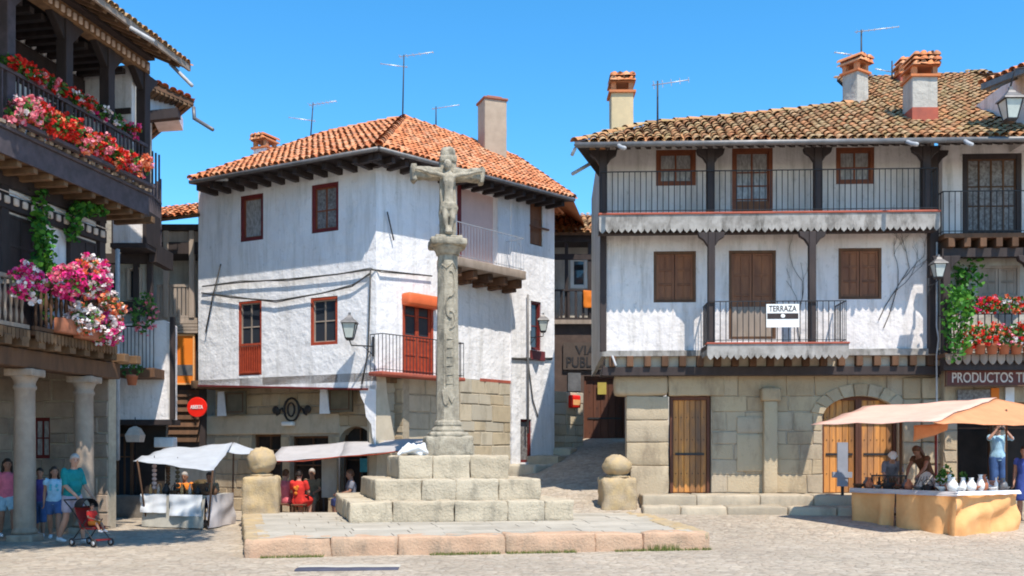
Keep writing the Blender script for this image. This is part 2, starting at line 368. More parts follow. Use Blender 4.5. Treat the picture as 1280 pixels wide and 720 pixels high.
# ------------------------------------------------------------------ construction kit
def wall(parent, F, u0, u1, z0, z1, w=0, holes=(), depth=.22, mat='white', name='wall', thick=.3, u0z=None):
    us = sorted({u0, u1} | {h[i] for h in holes for i in (0, 2) if u0 < h[i] < u1})
    zs = sorted({z0, z1} | {h[i] for h in holes for i in (1, 3) if z0 < h[i] < z1})
    m = F.mb()
    for a, b in zip(us, us[1:]):
        for c, d in zip(zs, zs[1:]):
            mu, mz = (a + b) / 2, (c + d) / 2
            if any(h[0] < mu < h[2] and h[1] < mz < h[3] for h in holes): continue
            m.add([(a, w, c), (b, w, c), (b, w, d), (a, w, d)], [(0, 1, 2, 3)])
    for h in holes:
        a, c, b, d = max(h[0], u0), max(h[1], z0), min(h[2], u1), min(h[3], z1); e = w + depth
        m.add([(a, w, c), (a, e, c), (a, e, d), (a, w, d)], [(0, 1, 2, 3)]); m.add([(b, w, c), (b, w, d), (b, e, d), (b, e, c)], [(0, 1, 2, 3)])
        m.add([(a, w, d), (a, e, d), (b, e, d), (b, w, d)], [(0, 1, 2, 3)])
        if c > z0 + .01: m.add([(a, w, c), (b, w, c), (b, e, c), (a, e, c)], [(0, 1, 2, 3)])
    t = w + thick                                 # closing edges give the wall its thickness
    m.add([(u0, w, z0), (u0, w, z1), (u0, t, z1), (u0, t, z0)], [(0, 1, 2, 3)]); m.add([(u1, w, z0), (u1, t, z0), (u1, t, z1), (u1, w, z1)], [(0, 1, 2, 3)])
    m.add([(u0, w, z0), (u0, t, z0), (u1, t, z0), (u1, w, z0)], [(0, 1, 2, 3)]); m.add([(u0, w, z1), (u1, w, z1), (u1, t, z1), (u0, t, z1)], [(0, 1, 2, 3)])
    return m.build(name, K[mat], parent)
def masonry(parent, F, u0, u1, z0, z1, w=0, holes=(), hh=(.25, .42), ll=(.35, .85), mat='stone', name='stone_wall', depth=.25, prot=.03, gap=.02, zlow=None):
    m = F.mb(); back = w + .02
    zc = sorted({z0, z1} | {h[i] for h in holes for i in (1, 3) if z0 < h[i] < z1}); zs = []
    for a, b in zip(zc, zc[1:]):
        k = max(1, round((b - a) / ((hh[0] + hh[1]) / 2))); cuts = [a + (b - a) * (i + (ru(-.18, .18) if 0 < i < k else 0)) / k for i in range(k)]
        zs += cuts
    zs.append(z1)
    for c, d in zip(zs, zs[1:]):
        spans = [(u0, u1)]; mz = (c + d) / 2
        for h in holes:
            if h[1] < mz < h[3]:
                ns = []
                for a, b in spans:
                    if h[0] > a and h[0] < b: ns.append((a, h[0]))
                    if h[2] < b and h[2] > a: ns.append((h[2], b))
                    if h[2] <= a or h[0] >= b: ns.append((a, b))
                spans = ns
        for a, b in spans:
            x = a
            while x < b - 1e-4:
                L = ru(*ll)
                if b - (x + L) < ll[0] * .6: L = b - x
                q = ru(.0, prot); g = gap / 2; bv = .018
                A, B, C, D = x + g * ru(.5, 1.4), x + L - g * ru(.5, 1.4), c + g * ru(.5, 1.4), d - g * ru(.5, 1.4)
                js = [ru(-.018, .018) for _ in range(8)]
                if B - A > .06 and D - C > .06:
                    fr = w - q
                    o = [(A + js[0], back, C + js[1]), (B + js[2], back, C + js[3]), (B + js[4], back, D + js[5]), (A + js[6], back, D + js[7])]
                    i_ = [(A + bv + js[0], fr, C + bv + js[1]), (B - bv + js[2], fr, C + bv + js[3]), (B - bv + js[4], fr, D - bv + js[5]), (A + bv + js[6], fr, D - bv + js[7])]
                    m.add(o + i_, [(4, 5, 6, 7), (0, 1, 5, 4), (1, 2, 6, 5), (2, 3, 7, 6), (3, 0, 4, 7)])
                x += L
    o = m.build(name, K[mat], parent)
    wall(o, F, u0, u1, z0, z1, back - .008, holes, depth, 'mortar', 'mortar_bed')
    return o
def frame_bars(m, r, w, t, dp, mull_v=(), mull_h=(), mt=.04):
    a, c, b, d = r
    m.box(a, w, c, a + t, w + dp, d); m.box(b - t, w, c, b, w + dp, d); m.box(a + t, w, d - t, b - t, w + dp, d); m.box(a + t, w, c, b - t, w + dp, c + t)
    for f in mull_v: x = a + (b - a) * f; m.box(x - mt / 2, w + .01, c + t, x + mt / 2, w + dp - .01, d - t)
    for f in mull_h: z = c + (d - c) * f; m.box(a + t, w + .014, z - mt / 2.4, b - t, w + dp - .014, z + mt / 2.4)
def window(parent, F, r, w=.0, frame='darkred', t=.07, v=(.5,), h=(.5,), pane='glass', sash=None, sill=None, name='window', out=.03):
    m = F.mb(); a, c, b, d = r
    frame_bars(m, r, w - out, t, .12, (), ()); o = m.build(name, K[frame], parent, bevel=.006)
    s = F.mb(); k = t - .004; frame_bars(s, (a + k, c + k, b - k, d - k), w + .015, .035, .045, v, h); s.build('sash', K[sash or frame], o)
    F.mb().box(a + t, w + .05, c + t, b - t, w + .06, d - t).build('pane', K[pane], o)
    if sill: F.mb().box(a - .06, w - .08, c - .06, b + .06, w + .1, c - .002).build('sill', K[sill], o, bevel=.006)
    return o
def panel_leaf(m, a, c, b, d, w, rows=3, cols=1, st=.06):   # a joinery leaf with sunk panels
    m.box(a, w + .02, c, b, w + .045, d)
    m.box(a, w, c, a + st, w + .02, d); m.box(b - st, w, c, b, w + .02, d)
    for i in range(rows + 1):
        z = c + (d - c - st) * i / rows; m.box(a + st, w, z, b - st, w + .02, z + st)
    for i in range(1, cols):
        x = a + (b - a) * i / cols; m.box(x - st / 3, w + .002, c + st, x + st / 3, w + .02, d - st)
def shuttered(parent, F, r, w=.02, mat='shutter', frame='brown', rows=3, name='window', part='shutter'):
    a, c, b, d = r; m = F.mb(); frame_bars(m, r, w - .03, .07, .12); o = m.build(name, K[frame], parent, bevel=.005)
    mid = (a + b) / 2; F.mb().box(a + .02, w + .06, c + .02, b - .02, w + .075, d - .02).build('backing', K['dark'], o)
    for x0, x1 in ((a + .07, mid - .008), (mid + .008, b - .07)):
        q = F.mb(); panel_leaf(q, x0, c + .07, x1, d - .07, w + .01, rows, 2); q.build(part, K[mat], o, bevel=.004)
    return o
def railing(parent, F, u0, u1, z0, z1, w, step=.12, mat='iron', r=.009, ends=(0, 0), name='railing'):
    m = F.mb(); m.bar((u0, w, z1), (u1, w, z1), .035, .02); m.bar((u0, w, z0 + .06), (u1, w, z0 + .06), .025, .015)
    n = max(1, int((u1 - u0) / step))
    for i in range(n + 1):
        x = u0 + (u1 - u0) * i / n; m.tube([(x, w, z0), (x, w, z1)], r, 5, False)
    for e, x in zip(ends, (u0, u1)):
        if e:
            m.bar((x, w, z1), (x, w + e, z1), .035, .02); m.bar((x, w, z0 + .06), (x, w + e, z0 + .06), .025, .015)
            k = max(1, int(e / step))
            for i in range(1, k + 1): m.tube([(x, w + e * i / k, z0), (x, w + e * i / k, z1)], r, 5, False)
    return m.build(name, K[mat], parent)
def inpoly(p, poly):
    x, y = p; c = False; n = len(poly)
    for i in range(n):
        x1, y1 = poly[i]; x2, y2 = poly[(i + 1) % n]
        if (y1 > y) != (y2 > y) and x < (x2 - x1) * (y - y1) / (y2 - y1) + x1: c = not c
    return c
def tiles(parent, O, U, V, poly, mat='tile', pitch=.21, row=.30, name='tiling', base_t=.10, under='brown', crook=.03):
    O = Vector(O); U = Vector(U).normalized(); V = (Vector(V) - U * Vector(V).dot(U)).normalized(); N = U.cross(V)
    if N.z < 0: N = -N
    m = MB(); us = [p[0] for p in poly]; vs_ = [p[1] for p in poly]
    nc = int((max(us) - min(us)) / pitch) + 1; nr = int((max(vs_) - min(vs_)) / row) + 2
    S = 6
    def sag(u, v): return crook * noise.noise(Vector((u * .35, v * .5, 3.1))) * 2
    for i in range(nc):
        for kind in (0, 1):
            u = min(us) + (i + .5 * kind) * pitch
            for j in range(nr):
                v = min(vs_) + j * row
                if not inpoly((u, max(v + row * .5, min(vs_) + .02)), poly): continue
                L = row + .09; v0 = v - .06 + ru(-.02, .02); uu = u + ru(-.016, .016); tw = ru(-.03, .03)
                if kind and j > 2: continue
                q = []
                for k, (vv, rr, hh) in enumerate(((v0, .098, .062), (v0 + L, .078, .040))):
                    hh += ru(-.010, .010); rr *= ru(.95, 1.04) + sag(u, v)
                    for a in range(S + 1):
                        t = math.pi * a / S
                        h_ = math.sin(t) * rr * .9 if not kind else -math.sin(t) * rr * .5 + .035
                        q.append(O + U * (uu + tw * k + math.cos(t) * rr) + V * vv + N * (hh + h_ - .02))
                fs = [(a, a + 1, a + S + 2, a + S + 1) for a in range(S)]
                m.add(q, fs, True)
    o = m.build(name, K[mat], parent)
    b = MB(); n = len(poly)
    T = [O + U * p[0] + V * p[1] + N * .012 for p in poly]; B = [p - N * base_t for p in T]
    b.add(T + B, [tuple(range(n)), tuple(reversed(range(n, 2 * n)))] + [(k, k + n, (k + 1) % n + n, (k + 1) % n) for k in range(n)])
    b.build('roof_boarding', K[under], parent)
    return o
def ridge_tiles(m, a, b, r=.11, L=.4):
    a = Vector(a); b = Vector(b); d = b - a; n = max(1, int(d.length / L)); d.normalize(); x = d.cross(Vector((0, 0, 1))).normalized(); up = x.cross(d)
    for i in range(n):
        q = []
        for k, (t, rr) in enumerate(((i * L - .03, r * 1.08), (i * L + L + .04, r * .88))):
            c = a + d * t + up * (.02 + ru(-.01, .01) + (.03 if not k else 0))
            for s in range(7):
                t2 = math.pi * s / 6; q.append(c + x * math.cos(t2) * rr + up * math.sin(t2) * rr * .8)
        m.add(q, [(s, s + 1, s + 8, s + 7) for s in range(6)], True)
def text_part(parent, F, s, u0, z0, u1, z1, w, mat, name='lettering', ext=.012, serif=False):
    cu = bpy.data.curves.new(name, 'FONT'); cu.body = s; cu.size = 1; cu.extrude = .02; cu.offset = .012
    t = bpy.data.objects.new(name, cu); col.objects.link(t)
    bpy.context.view_layer.update()
    me = bpy.data.meshes.new_from_object(t.evaluated_get(bpy.context.evaluated_depsgraph_get()))
    col.objects.unlink(t); bpy.data.objects.remove(t)
    xs = [v.co.x for v in me.vertices]; ys = [v.co.y for v in me.vertices]
    m = F.mb() if F else MB()
    sx = (u1 - u0) / (max(xs) - min(xs)); sy = (z1 - z0) / (max(ys) - min(ys))
    m.add([(u0 + (v.co.x - min(xs)) * sx, w - (v.co.z + .02) / .04 * ext, z0 + (v.co.y - min(ys)) * sy) for v in me.vertices], [tuple(p.vertices) for p in me.polygons])
    return m.build(name, K[mat], parent)
# ------------------------------------------------------------------ ground
def axis(pts):
    r = []
    for a, b, s in pts:
        n = max(1, int(round((b - a) / s))); r += [a + (b - a) * i / n for i in range(n)]
    return r + [pts[-1][1]]
gx = axis([(-600, -60, 90), (-60, -14, 6), (-14, 14, .4), (14, 60, 6), (60, 600, 90)])
gy = axis([(-200, -20, 45), (-20, 12, 4), (12, 40, .4), (40, 80, 8), (80, 900, 120)])
vs = [(x, y, gz(x, y) + .025 * noise.noise(Vector((x * .5, y * .5, 0)))) for y in gy for x in gx]
W_ = len(gx)
gm = MB(); gm.add(vs, [(j * W_ + i, j * W_ + i + 1, (j + 1) * W_ + i + 1, (j + 1) * W_ + i) for j in range(len(gy) - 1) for i in range(W_ - 1)], True)
tag(gm.build('ground', K['ground']), kind='structure')

# ------------------------------------------------------------------ stepped platform, cross, ball pillars
plat = thing('stone_platform', 'low paved stone platform with pinkish kerb stones under the stepped cross', 'platform', (-1, 20, 0))
NL, NR = Vector((-4.54, 16.95)), Vector((3.66, 18.45))
BLp, BRp = Vector((-6.65, 24.6)), Vector((3.2, 25.2))
PF = Face(NL.x, NL.y, NR.x, NR.y)
def edge_kerb(A, B, cuts, h0, depth, mat, name='kerb_stone', zt=.33):
    F_ = Face(A.x, A.y, B.x, B.y); x = 0
    for c in cuts:
        x1 = min(F_.L, x + c); m = MB()
        t = F_.T
        m.rock(x + .006, ru(0, .025), h0, x1 - .006, depth, zt + ru(-.012, .012), .028, .018, .09, 2.6, t)
        m.build(name, K[mat], plat); x = x1
        if x >= F_.L - .05: break
edge_kerb(NL, NR, [1.45, 1.15, 1.9, 1.65, .9, 1.5], -.08, .5, 'kerb')
edge_kerb(BLp, NL, [1.4, 1.1, 1.3, 1.2, 1.5, 1.5], -.08, .45, 'yellowstone')
edge_kerb(NR, BRp, [.6, 1.0, 1.2, 1.1, 1.3, 1.3, 1.3], .02, .5, 'yellowstone')
# paving inside the kerb
m = MB(); nrow = 11
for j in range(nrow):
    a, b = j / nrow, (j + 1) / nrow
    def pt(s, t):
        l = NL.lerp(BLp, t); r = NR.lerp(BRp, t); return l.lerp(r, s)
    s = 0.0
    while s < .999:
        e = min(1, s + ru(.07, .15))
        if 1 - e < .05: e = 1
        g = .0006
        q = [pt(s + g, a + .0008), pt(e - g, a + .0008), pt(e - g, b - .0008), pt(s + g, b - .0008)]
        c = sum(q, Vector((0, 0))) / 4; h = .322 + ru(-.006, .006)
        # pull the outer flags in behind the kerb
        q = [p + (Vector((-1.2, 21)) - p) * .055 for p in q]
        top = [(p.x + (c.x - p.x) * .006, p.y + (c.y - p.y) * .006, h + ru(-.002, .002)) for p in q]; bot = [(p.x, p.y, .25) for p in q]
        m.add(bot + top, [(4, 5, 6, 7), (0, 1, 5, 4), (1, 2, 6, 5), (2, 3, 7, 6), (3, 0, 4, 7)]); s = e
m.build('paving', K['flag'], plat)
m = MB(); q = [p + (Vector((-1.2, 21)) - p) * .04 for p in (NL, NR, BRp, BLp)]
m.add([(p.x, p.y, .308) for p in q], [(0, 1, 2, 3)]); m.build('paving_bed', K['mortar'], plat)

cross = thing('stone_cross', 'tall carved granite cross with a crucified figure on a round shaft above three steps', 'cross', (-1.45, 23.55, .33))
a_ = R(9.5); SF = Face(-3.39, 20.88, -3.39 + math.cos(a_), 20.88 + math.sin(a_)); SW = 4.81
_w = Vector((-.235, .972)).normalized(); SF.T = Matrix(((SF.d.x, _w.x, 0, SF.A.x), (SF.d.y, _w.y, 0, SF.A.y), (0, 0, 1, 0), (0, 0, 0, 1)))
for k, (z0, z1, cuts) in enumerate(((.33, .75, [.9, 1.3, 1.15, .8, .66]), (.75, 1.2, [1.0, .75, .95, .94]), (1.2, 1.71, [.75, .85, .87]))):
    i = .585 * k; a, b = i, SW - i; dp = .72; step = MB(SF.T); L = b - a
    tot = sum(cuts); cuts = [c * L / tot for c in cuts]
    x = a
    for c in cuts: step.rock(x + .004, a + ru(-.012, .012), z0 - .02, x + c - .004, a + dp, z1 + ru(-.006, .006), .024, .017, .085, 2.6); x += c
    x = a
    for c in reversed(cuts): step.rock(x + .008, b - dp, z0, x + c - .008, b, z1 + ru(-.012, .012), .024, .016, .2, 2.2); x += c
    n = max(1, int((L - 2 * dp) / 1.0)); 
    for t in range(n):
        y0 = a + dp + (L - 2 * dp) * t / n; y1 = a + dp + (L - 2 * dp) * (t + 1) / n
        step.rock(a + ru(-.02, .02), y0 + .008, z0, a + dp, y1 - .008, z1 + ru(-.01, .01), .024, .018, .10, 2.6)
        step.rock(b - dp, y0 + .008, z0, b + ru(-.02, .02), y1 - .008, z1 + ru(-.01, .01), .024, .018, .10, 2.6)
    step.box(a + dp - .03, a + dp - .03, z0, b - dp + .03, b - dp + .03, z1 - .02)
    step.build('step', K['monument'], cross)
CXU, CXW = 2.33, 2.42
pc_ = SF.T @ Vector((CXU + .14, CXW, 0)); T0 = Matrix.Translation((pc_.x, pc_.y, 0)) @ Matrix.Rotation(a_, 4, 'Z')
def cm(): return MB(T0)
m = cm(); m.rock(-.54, -.54, 1.69, .54, .54, 2.16, .04, .02, .1, 3); m.rock(-.46, -.46, 2.14, .46, .46, 2.27, .05, .012, .12, 3); m.build('pedestal', K['lichen'], cross)
m = cm(); prof = [(.40, 2.26), (.41, 2.32), (.36, 2.38), (.33, 2.40), (.35, 2.44), (.34, 2.50), (.29, 2.55)]
prof += [(.288 - .045 * i / 14, 2.6 + 3.85 * i / 14) for i in range(15)] + [(.235, 6.47)]
m.lathe(prof, n=8, rot=R(22.5), sm=False)
def relief(pts, r=.03):
    out = []
    for ang, z in pts:
        rr = .288 - .045 * (z - 2.6) / 3.85 + .002; out.append((rr * math.sin(ang), -rr * math.cos(ang), z))
    m.tube(out, r, 6)
for zc, s, h in ((5.75, 1, .30), (5.2, -1, .26), (4.9, 1, .2)):
    relief([(.18 + s * .45 * math.cos(t), zc + h * math.sin(t)) for t in [R(-100 + 20 * i) for i in range(11)]], .018)
for sx in (-.32, .32): relief([(sx + .1, 4.55 - i * .2) for i in range(7)], .012)
for i in range(6): relief([(-.2, 4.45 - i * .21), (.42, 4.45 - i * .21)], .012)
relief([(-.5 + .5 * (1 - math.cos(R(i * 18))) * .5, 3.25 - .35 * math.sin(R(i * 18))) for i in range(9)] , .018)
relief([(.0, 3.1), (.25, 2.95), (.5, 3.1)], .017)
relief([(-.7, 6.2), (-.2, 6.1), (.4, 6.25), (.8, 6.1)], .016)
m.build('shaft', K['lichen'], cross)
m = cm(); m.lathe([(.27, 6.44), (.29, 6.50), (.33, 6.58), (.40, 6.64)], n=20); m.rock(-.43, -.43, 6.63, .43, .43, 6.80, .035, .014, .1, 3); m.rock(-.32, -.30, 6.79, .32, .30, 6.88, .03, .01, .1, 3); m.build('capital', K['lichen'], cross)
m = cm(); m.rock(-.19, -.15, 6.86, .19, .15, 8.72, .04, .02, .07, 4); m.rock(-.82, -.13, 8.22, .82, .13, 8.50, .04, .022, .07, 4)
for s in (-1, 1): m.rock(s * .80 - .07, -.16, 8.15, s * .80 + .07, .16, 8.56, .05, .025, .06, 4)
m.rock(-.17, -.15, 8.68, .17, .15, 9.0, .09, .02, .07, 4); m.rock(-.2, -.19, 8.60, .2, .02, 8.78, .04, .012, .07, 4)
m.build('cross_beam', K['lichen'], cross)
m = cm(); y = -.24                                     # carved figure
def eloft(m, secs, n=12):
    m.rings([[Vector(c) + Vector((rx * math.cos(2 * math.pi * k / n), ry * math.sin(2 * math.pi * k / n), 0)) for k in range(n)] for c, rx, ry in secs])
eloft(m, [((0, y, 7.40), .10, .07), ((0, y, 7.55), .13, .09), ((0, y, 7.75), .115, .085), ((0, y - .01, 7.95), .105, .08), ((0, y - .02, 8.12), .14, .095), ((0, y - .01, 8.26), .15, .085), ((0, y - .01, 8.36), .06, .06), ((0, y - .03, 8.42), .05, .05)])
m.ell((-.02, y - .05, 8.50), .085, .095, .115, 12, 9); m.ell((-.02, y + .01, 8.53), .105, .10, .13, 10, 8)
for s in (-1, 1):
    m.tube([(s * .11, y, 8.26), (s * .27, y, 8.30), (s * .44, y + .02, 8.33), (s * .60, y + .04, 8.38), (s * .68, y + .05, 8.40)], [.06, .055, .045, .035, .03], 8)
    m.ell((s * .73, y + .05, 8.41), .06, .03, .035, 8, 6)
    for q in range(4): m.tube([(s * .76, y + .04, 8.385 + q * .018), (s * .80, y + .0, 8.38 + q * .02)], .010, 5)
    m.tube([(s * .075, y, 7.52), (s * .085, y - .06, 7.25), (s * .06, y - .02, 6.98 + .1)], [.085, .068, .045], 9)
    m.tube([(s * .055, y - .02, 7.10), (s * .04, y - .05, 6.98), (s * .03, y - .10, 6.93)], [.045, .035, .03], 8)
for q in range(3): m.tube([(-.14, y - .05, 7.62 - q * .05), (0, y - .10, 7.58 - q * .05), (.14, y - .05, 7.62 - q * .05)], .03, 6)
m.tube([(.13, y - .04, 7.62), (.19, y - .02, 7.5), (.17, y, 7.35)], [.05, .04, .02], 7); m.tube([(-.13, y - .04, 7.6), (-.18, y - .02, 7.46), (-.16, y, 7.4)], [.045, .035, .02], 7)
m.ell((0, y - .02, 6.96), .10, .09, .08, 10, 7)
m.build('crucified_figure', K['lichen'], cross, remesh=.016)

def ball_pillar(loc, rz, w, z0, z1, br, bh, label, mat, flat=1):
    t = thing('ball_topped_pillar', label, 'pillar', loc, rz)
    T = Matrix.Translation(loc) @ Matrix.Rotation(rz, 4, 'Z')
    m = MB(T); hw = w / 2; h = z1 - z0; zz = z0 - loc[2]
    m.rock(-hw, -hw, zz, hw, hw, zz + h, .08, .028, .085, 2.6)
    m.build('post', K[mat], t)
    m = MB(T); m.lathe([(.001, zz + h - .01), (hw * .62, zz + h - .01), (hw * .66, zz + h + .03), (hw * .5, zz + h + .05)], n=14)
    m.ell((0, 0, 0), 1, 1, 1, 22, 16)
    n0 = len(m.v) - (22 * 15 + 2)
    Ti = T.inverted()
    for i in range(n0, len(m.v)):
        p = Ti @ m.v[i]; d = 1 + .16 * noise.fractal(p * 2.6 + Vector((loc[0], 0, 0)), 1, 2, 4)
        m.v[i] = T @ Vector((p.x * br * d, p.y * br * d, zz + h + .02 + bh * .96 + p.z * bh * d))
    m.build('ball', K[mat], t); return t
ball_pillar((-6.12, 24.45, .0), R(8), .86, -.05, 1.22, .345, .34, 'square yellow stone pillar with a round stone ball at the left end of the platform', 'yellowstone')
ball_pillar((2.62, 24.95, .3), R(4), .86, .28, 1.17, .36, .27, 'squat yellow stone pillar with a flattened stone ball beside the alley', 'yellowstone')

# grass growing at the foot of the kerb
m = MB(); F_ = PF
for i in range(2600):
    u = F_.L * random.random(); d = noise.noise(Vector((u * .9, 3.3, 0)))
    if d < -.05 and not 6.9 < u < 7.9: continue
    big = 2.3 if 7.1 < u < 7.7 else 1
    w = -ru(0, .13) * (1.3 if big > 1 else 1); p = F_.p(u, w, 0.0); h = ru(.02, .07) * big; a = ru(0, 6.3); dx, dy = math.cos(a) * .008, math.sin(a) * .008; l = ru(-.03, .03)
    m.add([(p.x - dx, p.y - dy, 0), (p.x + dx, p.y + dy, 0), (p.x + l, p.y + l, h)], [(0, 1, 2)])
DC = Face(P(368, 712, 15.2).x, 15.3, P(497, 712, 15.2).x, 15.36); dz_ = thing('drain_channel', 'dark slate drain slab with a pale edge set in the cobbles before the platform', 'drain', (DC.A.x, DC.A.y, 0)); q9 = DC.mb(); q9.rock(0, -.16, -.05, DC.L, .14, .022, .01, .004, .2); q9.build('slate_slab', K['slate'], dz_); q9 = DC.mb(); q9.rock(0, .15, -.05, DC.L, .45, .03, .02, .01, .2); q9.build('pale_edge', K['flag'], dz_)
tag(m.build('grass', K['grass']), 'thin green grass along the foot of the platform kerb', 'grass', kind='stuff')

# ------------------------------------------------------------------ roofs helper
def uvof(O, U, V, p):
    d = Vector(p) - Vector(O); return (d.dot(U), d.dot(V))
def plane_axes(O, E, A):
    O = Vector(O); U = (Vector(E) - O).normalized(); V = Vector(A) - O; V = (V - U * V.dot(U)).normalized(); return U, V
def antenna(loc, h, label, booms, tilt=(0, 0)):
    t = thing('television_antenna', label, 'antenna', loc)
    L = Vector(loc); m = MB(); top = L + Vector((tilt[0], 0, h)); m.tube([L + Vector((0, 0, -.3)), top], [.028, .02], 6); m.build('mast', K['iron'], t)
    for (f, ang, ln, el, n) in booms:
        m = MB(); c = L.lerp(top, f); d = Vector((math.cos(R(ang)), -.35 * abs(math.sin(R(40))), math.sin(R(ang)) * .5)).normalized()
        x = d.cross(Vector((0, 0, 1))).normalized(); m.tube([c - d * ln * .15, c + d * ln * .85], .014, 5)
        for i in range(n):
            q = c + d * ln * (-.1 + .93 * i / (n - 1)); e = el * (1 - .5 * i / n); up = Vector((0, 0, 1))
            m.tube([q - x * e, q + x * e], .007, 4); m.tube([q - up * e * .35, q + up * e * .35], .006, 4)
        m.build('boom', K['alu'], t)
    return t
def lantern(loc, label, s=1.0, arm=None, rz=0, hang=False):
    t = thing('wall_lantern', label, 'street lamp', loc, 0); L = Vector(loc)
    T = Matrix.Translation(L) @ Matrix.Rotation(rz, 4, 'Z') @ Matrix.Diagonal((s, s, s, 1))
    c4 = lambda r, z: [Vector((r * math.cos(R(45 + 90 * k)), r * math.sin(R(45 + 90 * k)), z)) for k in range(4)]
    m = MB(T); lo, hi = c4(.15, -.22), c4(.27, .20)
    for k in range(4): m.bar(lo[k], hi[k], .022); m.bar(lo[k], lo[(k + 1) % 4], .025); m.bar(hi[k], hi[(k + 1) % 4], .03)
    m.rings([c4(.12, -.28), c4(.17, -.22)], True, False); m.build('frame', K['iron'], t)
    m = MB(T); m.rings([c4(.145, -.22), c4(.26, .20)], True, False); m.build('pane', K['lampglass'], t)
    m = MB(T); m.rings([c4(.33, .20), c4(.31, .235), c4(.13, .36), c4(.10, .40), c4(.05, .44), c4(.05, .50)], True, False); m.build('cap', K['zinc'], t)
    if arm:
        m = MB(T); a = [Vector(q) for q in arm]; m.tube(a, .02, 6); e = a[-1]
        m.box(e.x - .03, e.y - .03, e.z - .28, e.x + .03, e.y + .03, e.z + .28); m.tube([a[-1] - Vector((0, 0, .25)), a[len(a) // 2]], .012, 5)
        m.build('bracket', K['iron'], t)
    return t

# ------------------------------------------------------------------ white corner house behind the cross
wh = thing('white_house', 'white plastered corner house with orange tiled roof behind the stone cross', 'house', (-3.67, 27, 0))
WL = Face(-9.41, 30, -3.67, 27); WR = Face(-3.67, 27, 1.36, 33)
def slant(o, F, zt, za, zb, L):                  # lowers/raises the bottom edge of a wall along its length
    W = wm(o.parent)
    Ti = F.T.inverted() @ W; T = W.inverted() @ F.T
    for v in o.data.vertices:
        p = Ti @ v.co
        if abs(p.z - zt) < .002: p.z = za + (zb - za) * p.x / L; v.co = T @ p
h1 = WL.rect(300, 243, 329, 301); h2 = WL.rect(389, 229, 423, 290); h3 = WL.rect(298, 376, 327, 469); h4 = WL.rect(388, 371, 422, 431)
o = wall(wh, WL, 0, WL.L, 3.6, 10.2, 0, [h1, h2, h3, h4], .16, 'white', thick=.35)
slant(o, WL, 3.6, 3.80, 3.50, WL.L)
m = WL.mb(); m.bar((0, 0, 3.79), (WL.L - .25, 0, 3.50), .07, .05); m.build('red_floor_edge', K['darkred'], wh)
window(wh, WL, h1, .06, 'darkred', .11, (), (), 'curtain', 'sashbrown'); window(wh, WL, h2, .06, 'darkred', .105, (.5,), (.45,), 'lace', 'sashbrown')
window(wh, WL, h4, .04, 'redpaint', .085, (.5,), (.5,), 'glass', 'palewood')
# tall casement with red railing panel
wt = window(wh, WL, h3, .04, 'redpaint', .07, (.5,), (.38, .66), 'glass', 'palewood', name='balcony_window')
m = WL.mb(); a, c, b, d = h3; m.box(a + .05, -.03, c + .86, b - .05, .0, c + .92); m.box(a + .05, -.03, c + .06, b - .05, .0, c + .11)
for i in range(9): x = a + .1 + (b - a - .2) * i / 8; m.box(x - .012, -.025, c + .08, x + .012, -.005, c + .9)
m.box(a + .07, .02, c + .07, b - .07, .035, c + .84)
m.build('guard_rail', K['redpaint'], wt)
# right face
zr = 3.98
b1 = WR.rect(572, 238, 622, 330); b1 = (b1[0], b1[1], b1[2], b1[3])
w5 = WR.rect(661, 254, 677, 307); dr = WR.rect(503, 370, 541, 467); w6 = WR.rect(662, 377, 675, 438); w7 = WR.rect(649, 524, 663, 578)
uS0, uS1 = WR.u(575), WR.u(638)
wall(wh, WR, 0, uS1, zr, 10.2, 0, [b1, dr], .2, 'white')
wall(wh, WR, uS1, WR.L, .6, 10.2, -.05, [w5, w6, w7], .16, 'white')
masonry(wh, WR, uS0, uS1, .3, zr, .0, (), (.32, .5), (.45, .95), 'stone')
masonry(wh, WR, WR.u(478), uS0, .0, zr, .30, (), (.35, .6), (.7, 1.2), 'ashlar', 'stone_base')
m = WR.mb(); m.box(WR.u(600), -.012, zr - .04, uS1, 0, zr + .05); m.build('stone_sill_course', K['redtrim'], wh)
# plaster spur and quoin at the corner
m = WL.mb(); L = WL.L
m.prism([(L - .55, 3.6), (L - .02, 3.6), (L - .02, 1.9), (L - .12, 2.2), (L - .16, 2.55), (L - .33, 2.75), (L - .38, 3.1), (L - .52, 3.35)], .0, .34); m.build('plaster_spur', K['white'], wh)
m = WR.mb(); m.prism([(.02, 3.98), (.34, 3.98), (.42, 3.3), (.58, 2.6), (.75, 1.9), (.80, .1), (.02, .1)], .0, .3); m.build('corner_buttress', K['ashlar'], wh)
# pink recessed loggia door
a, c, b, d = b1
m = WR.mb(); m.box(a + .12, .19, c, b, .2, d); m.build('loggia_door', K['f_recess'] if 'f_recess' in K else K['cream'], wh)
m = WR.mb(); m.box(a - .02, -.04, c, a + .12, .2, d); m.build('door_jamb', K['darkred'], wh)
bw = -.8; u0, u1 = WR.u(571, bw), WR.u(653, bw * .8); zt = WR.z(612, 329, bw)
bal = WR.mb(); bal.rock(u0, bw, zt - .26, u1, 0, zt, .02, .01, .3, 2); bal = bal.build('balcony', K['palewood'], wh)
m = WR.mb()
for i in range(5):
    x = u0 + .15 + (u1 - u0 - .4) * i / 4; m.prism([(0, 0), (0, 0)], 0, 0) if 0 else m.box(x, bw + .12, zt - .52, x + .2, 0, zt - .27); m.box(x, bw + .34, zt - .62, x + .2, 0, zt - .52)
m.build('corbel', K['brown'], bal, bevel=.02)
railing(bal, WR, u0 + .06, u1 - .06, zt, zt + 1.0, bw + .06, .13, 'alu', .006, (.7, .7))
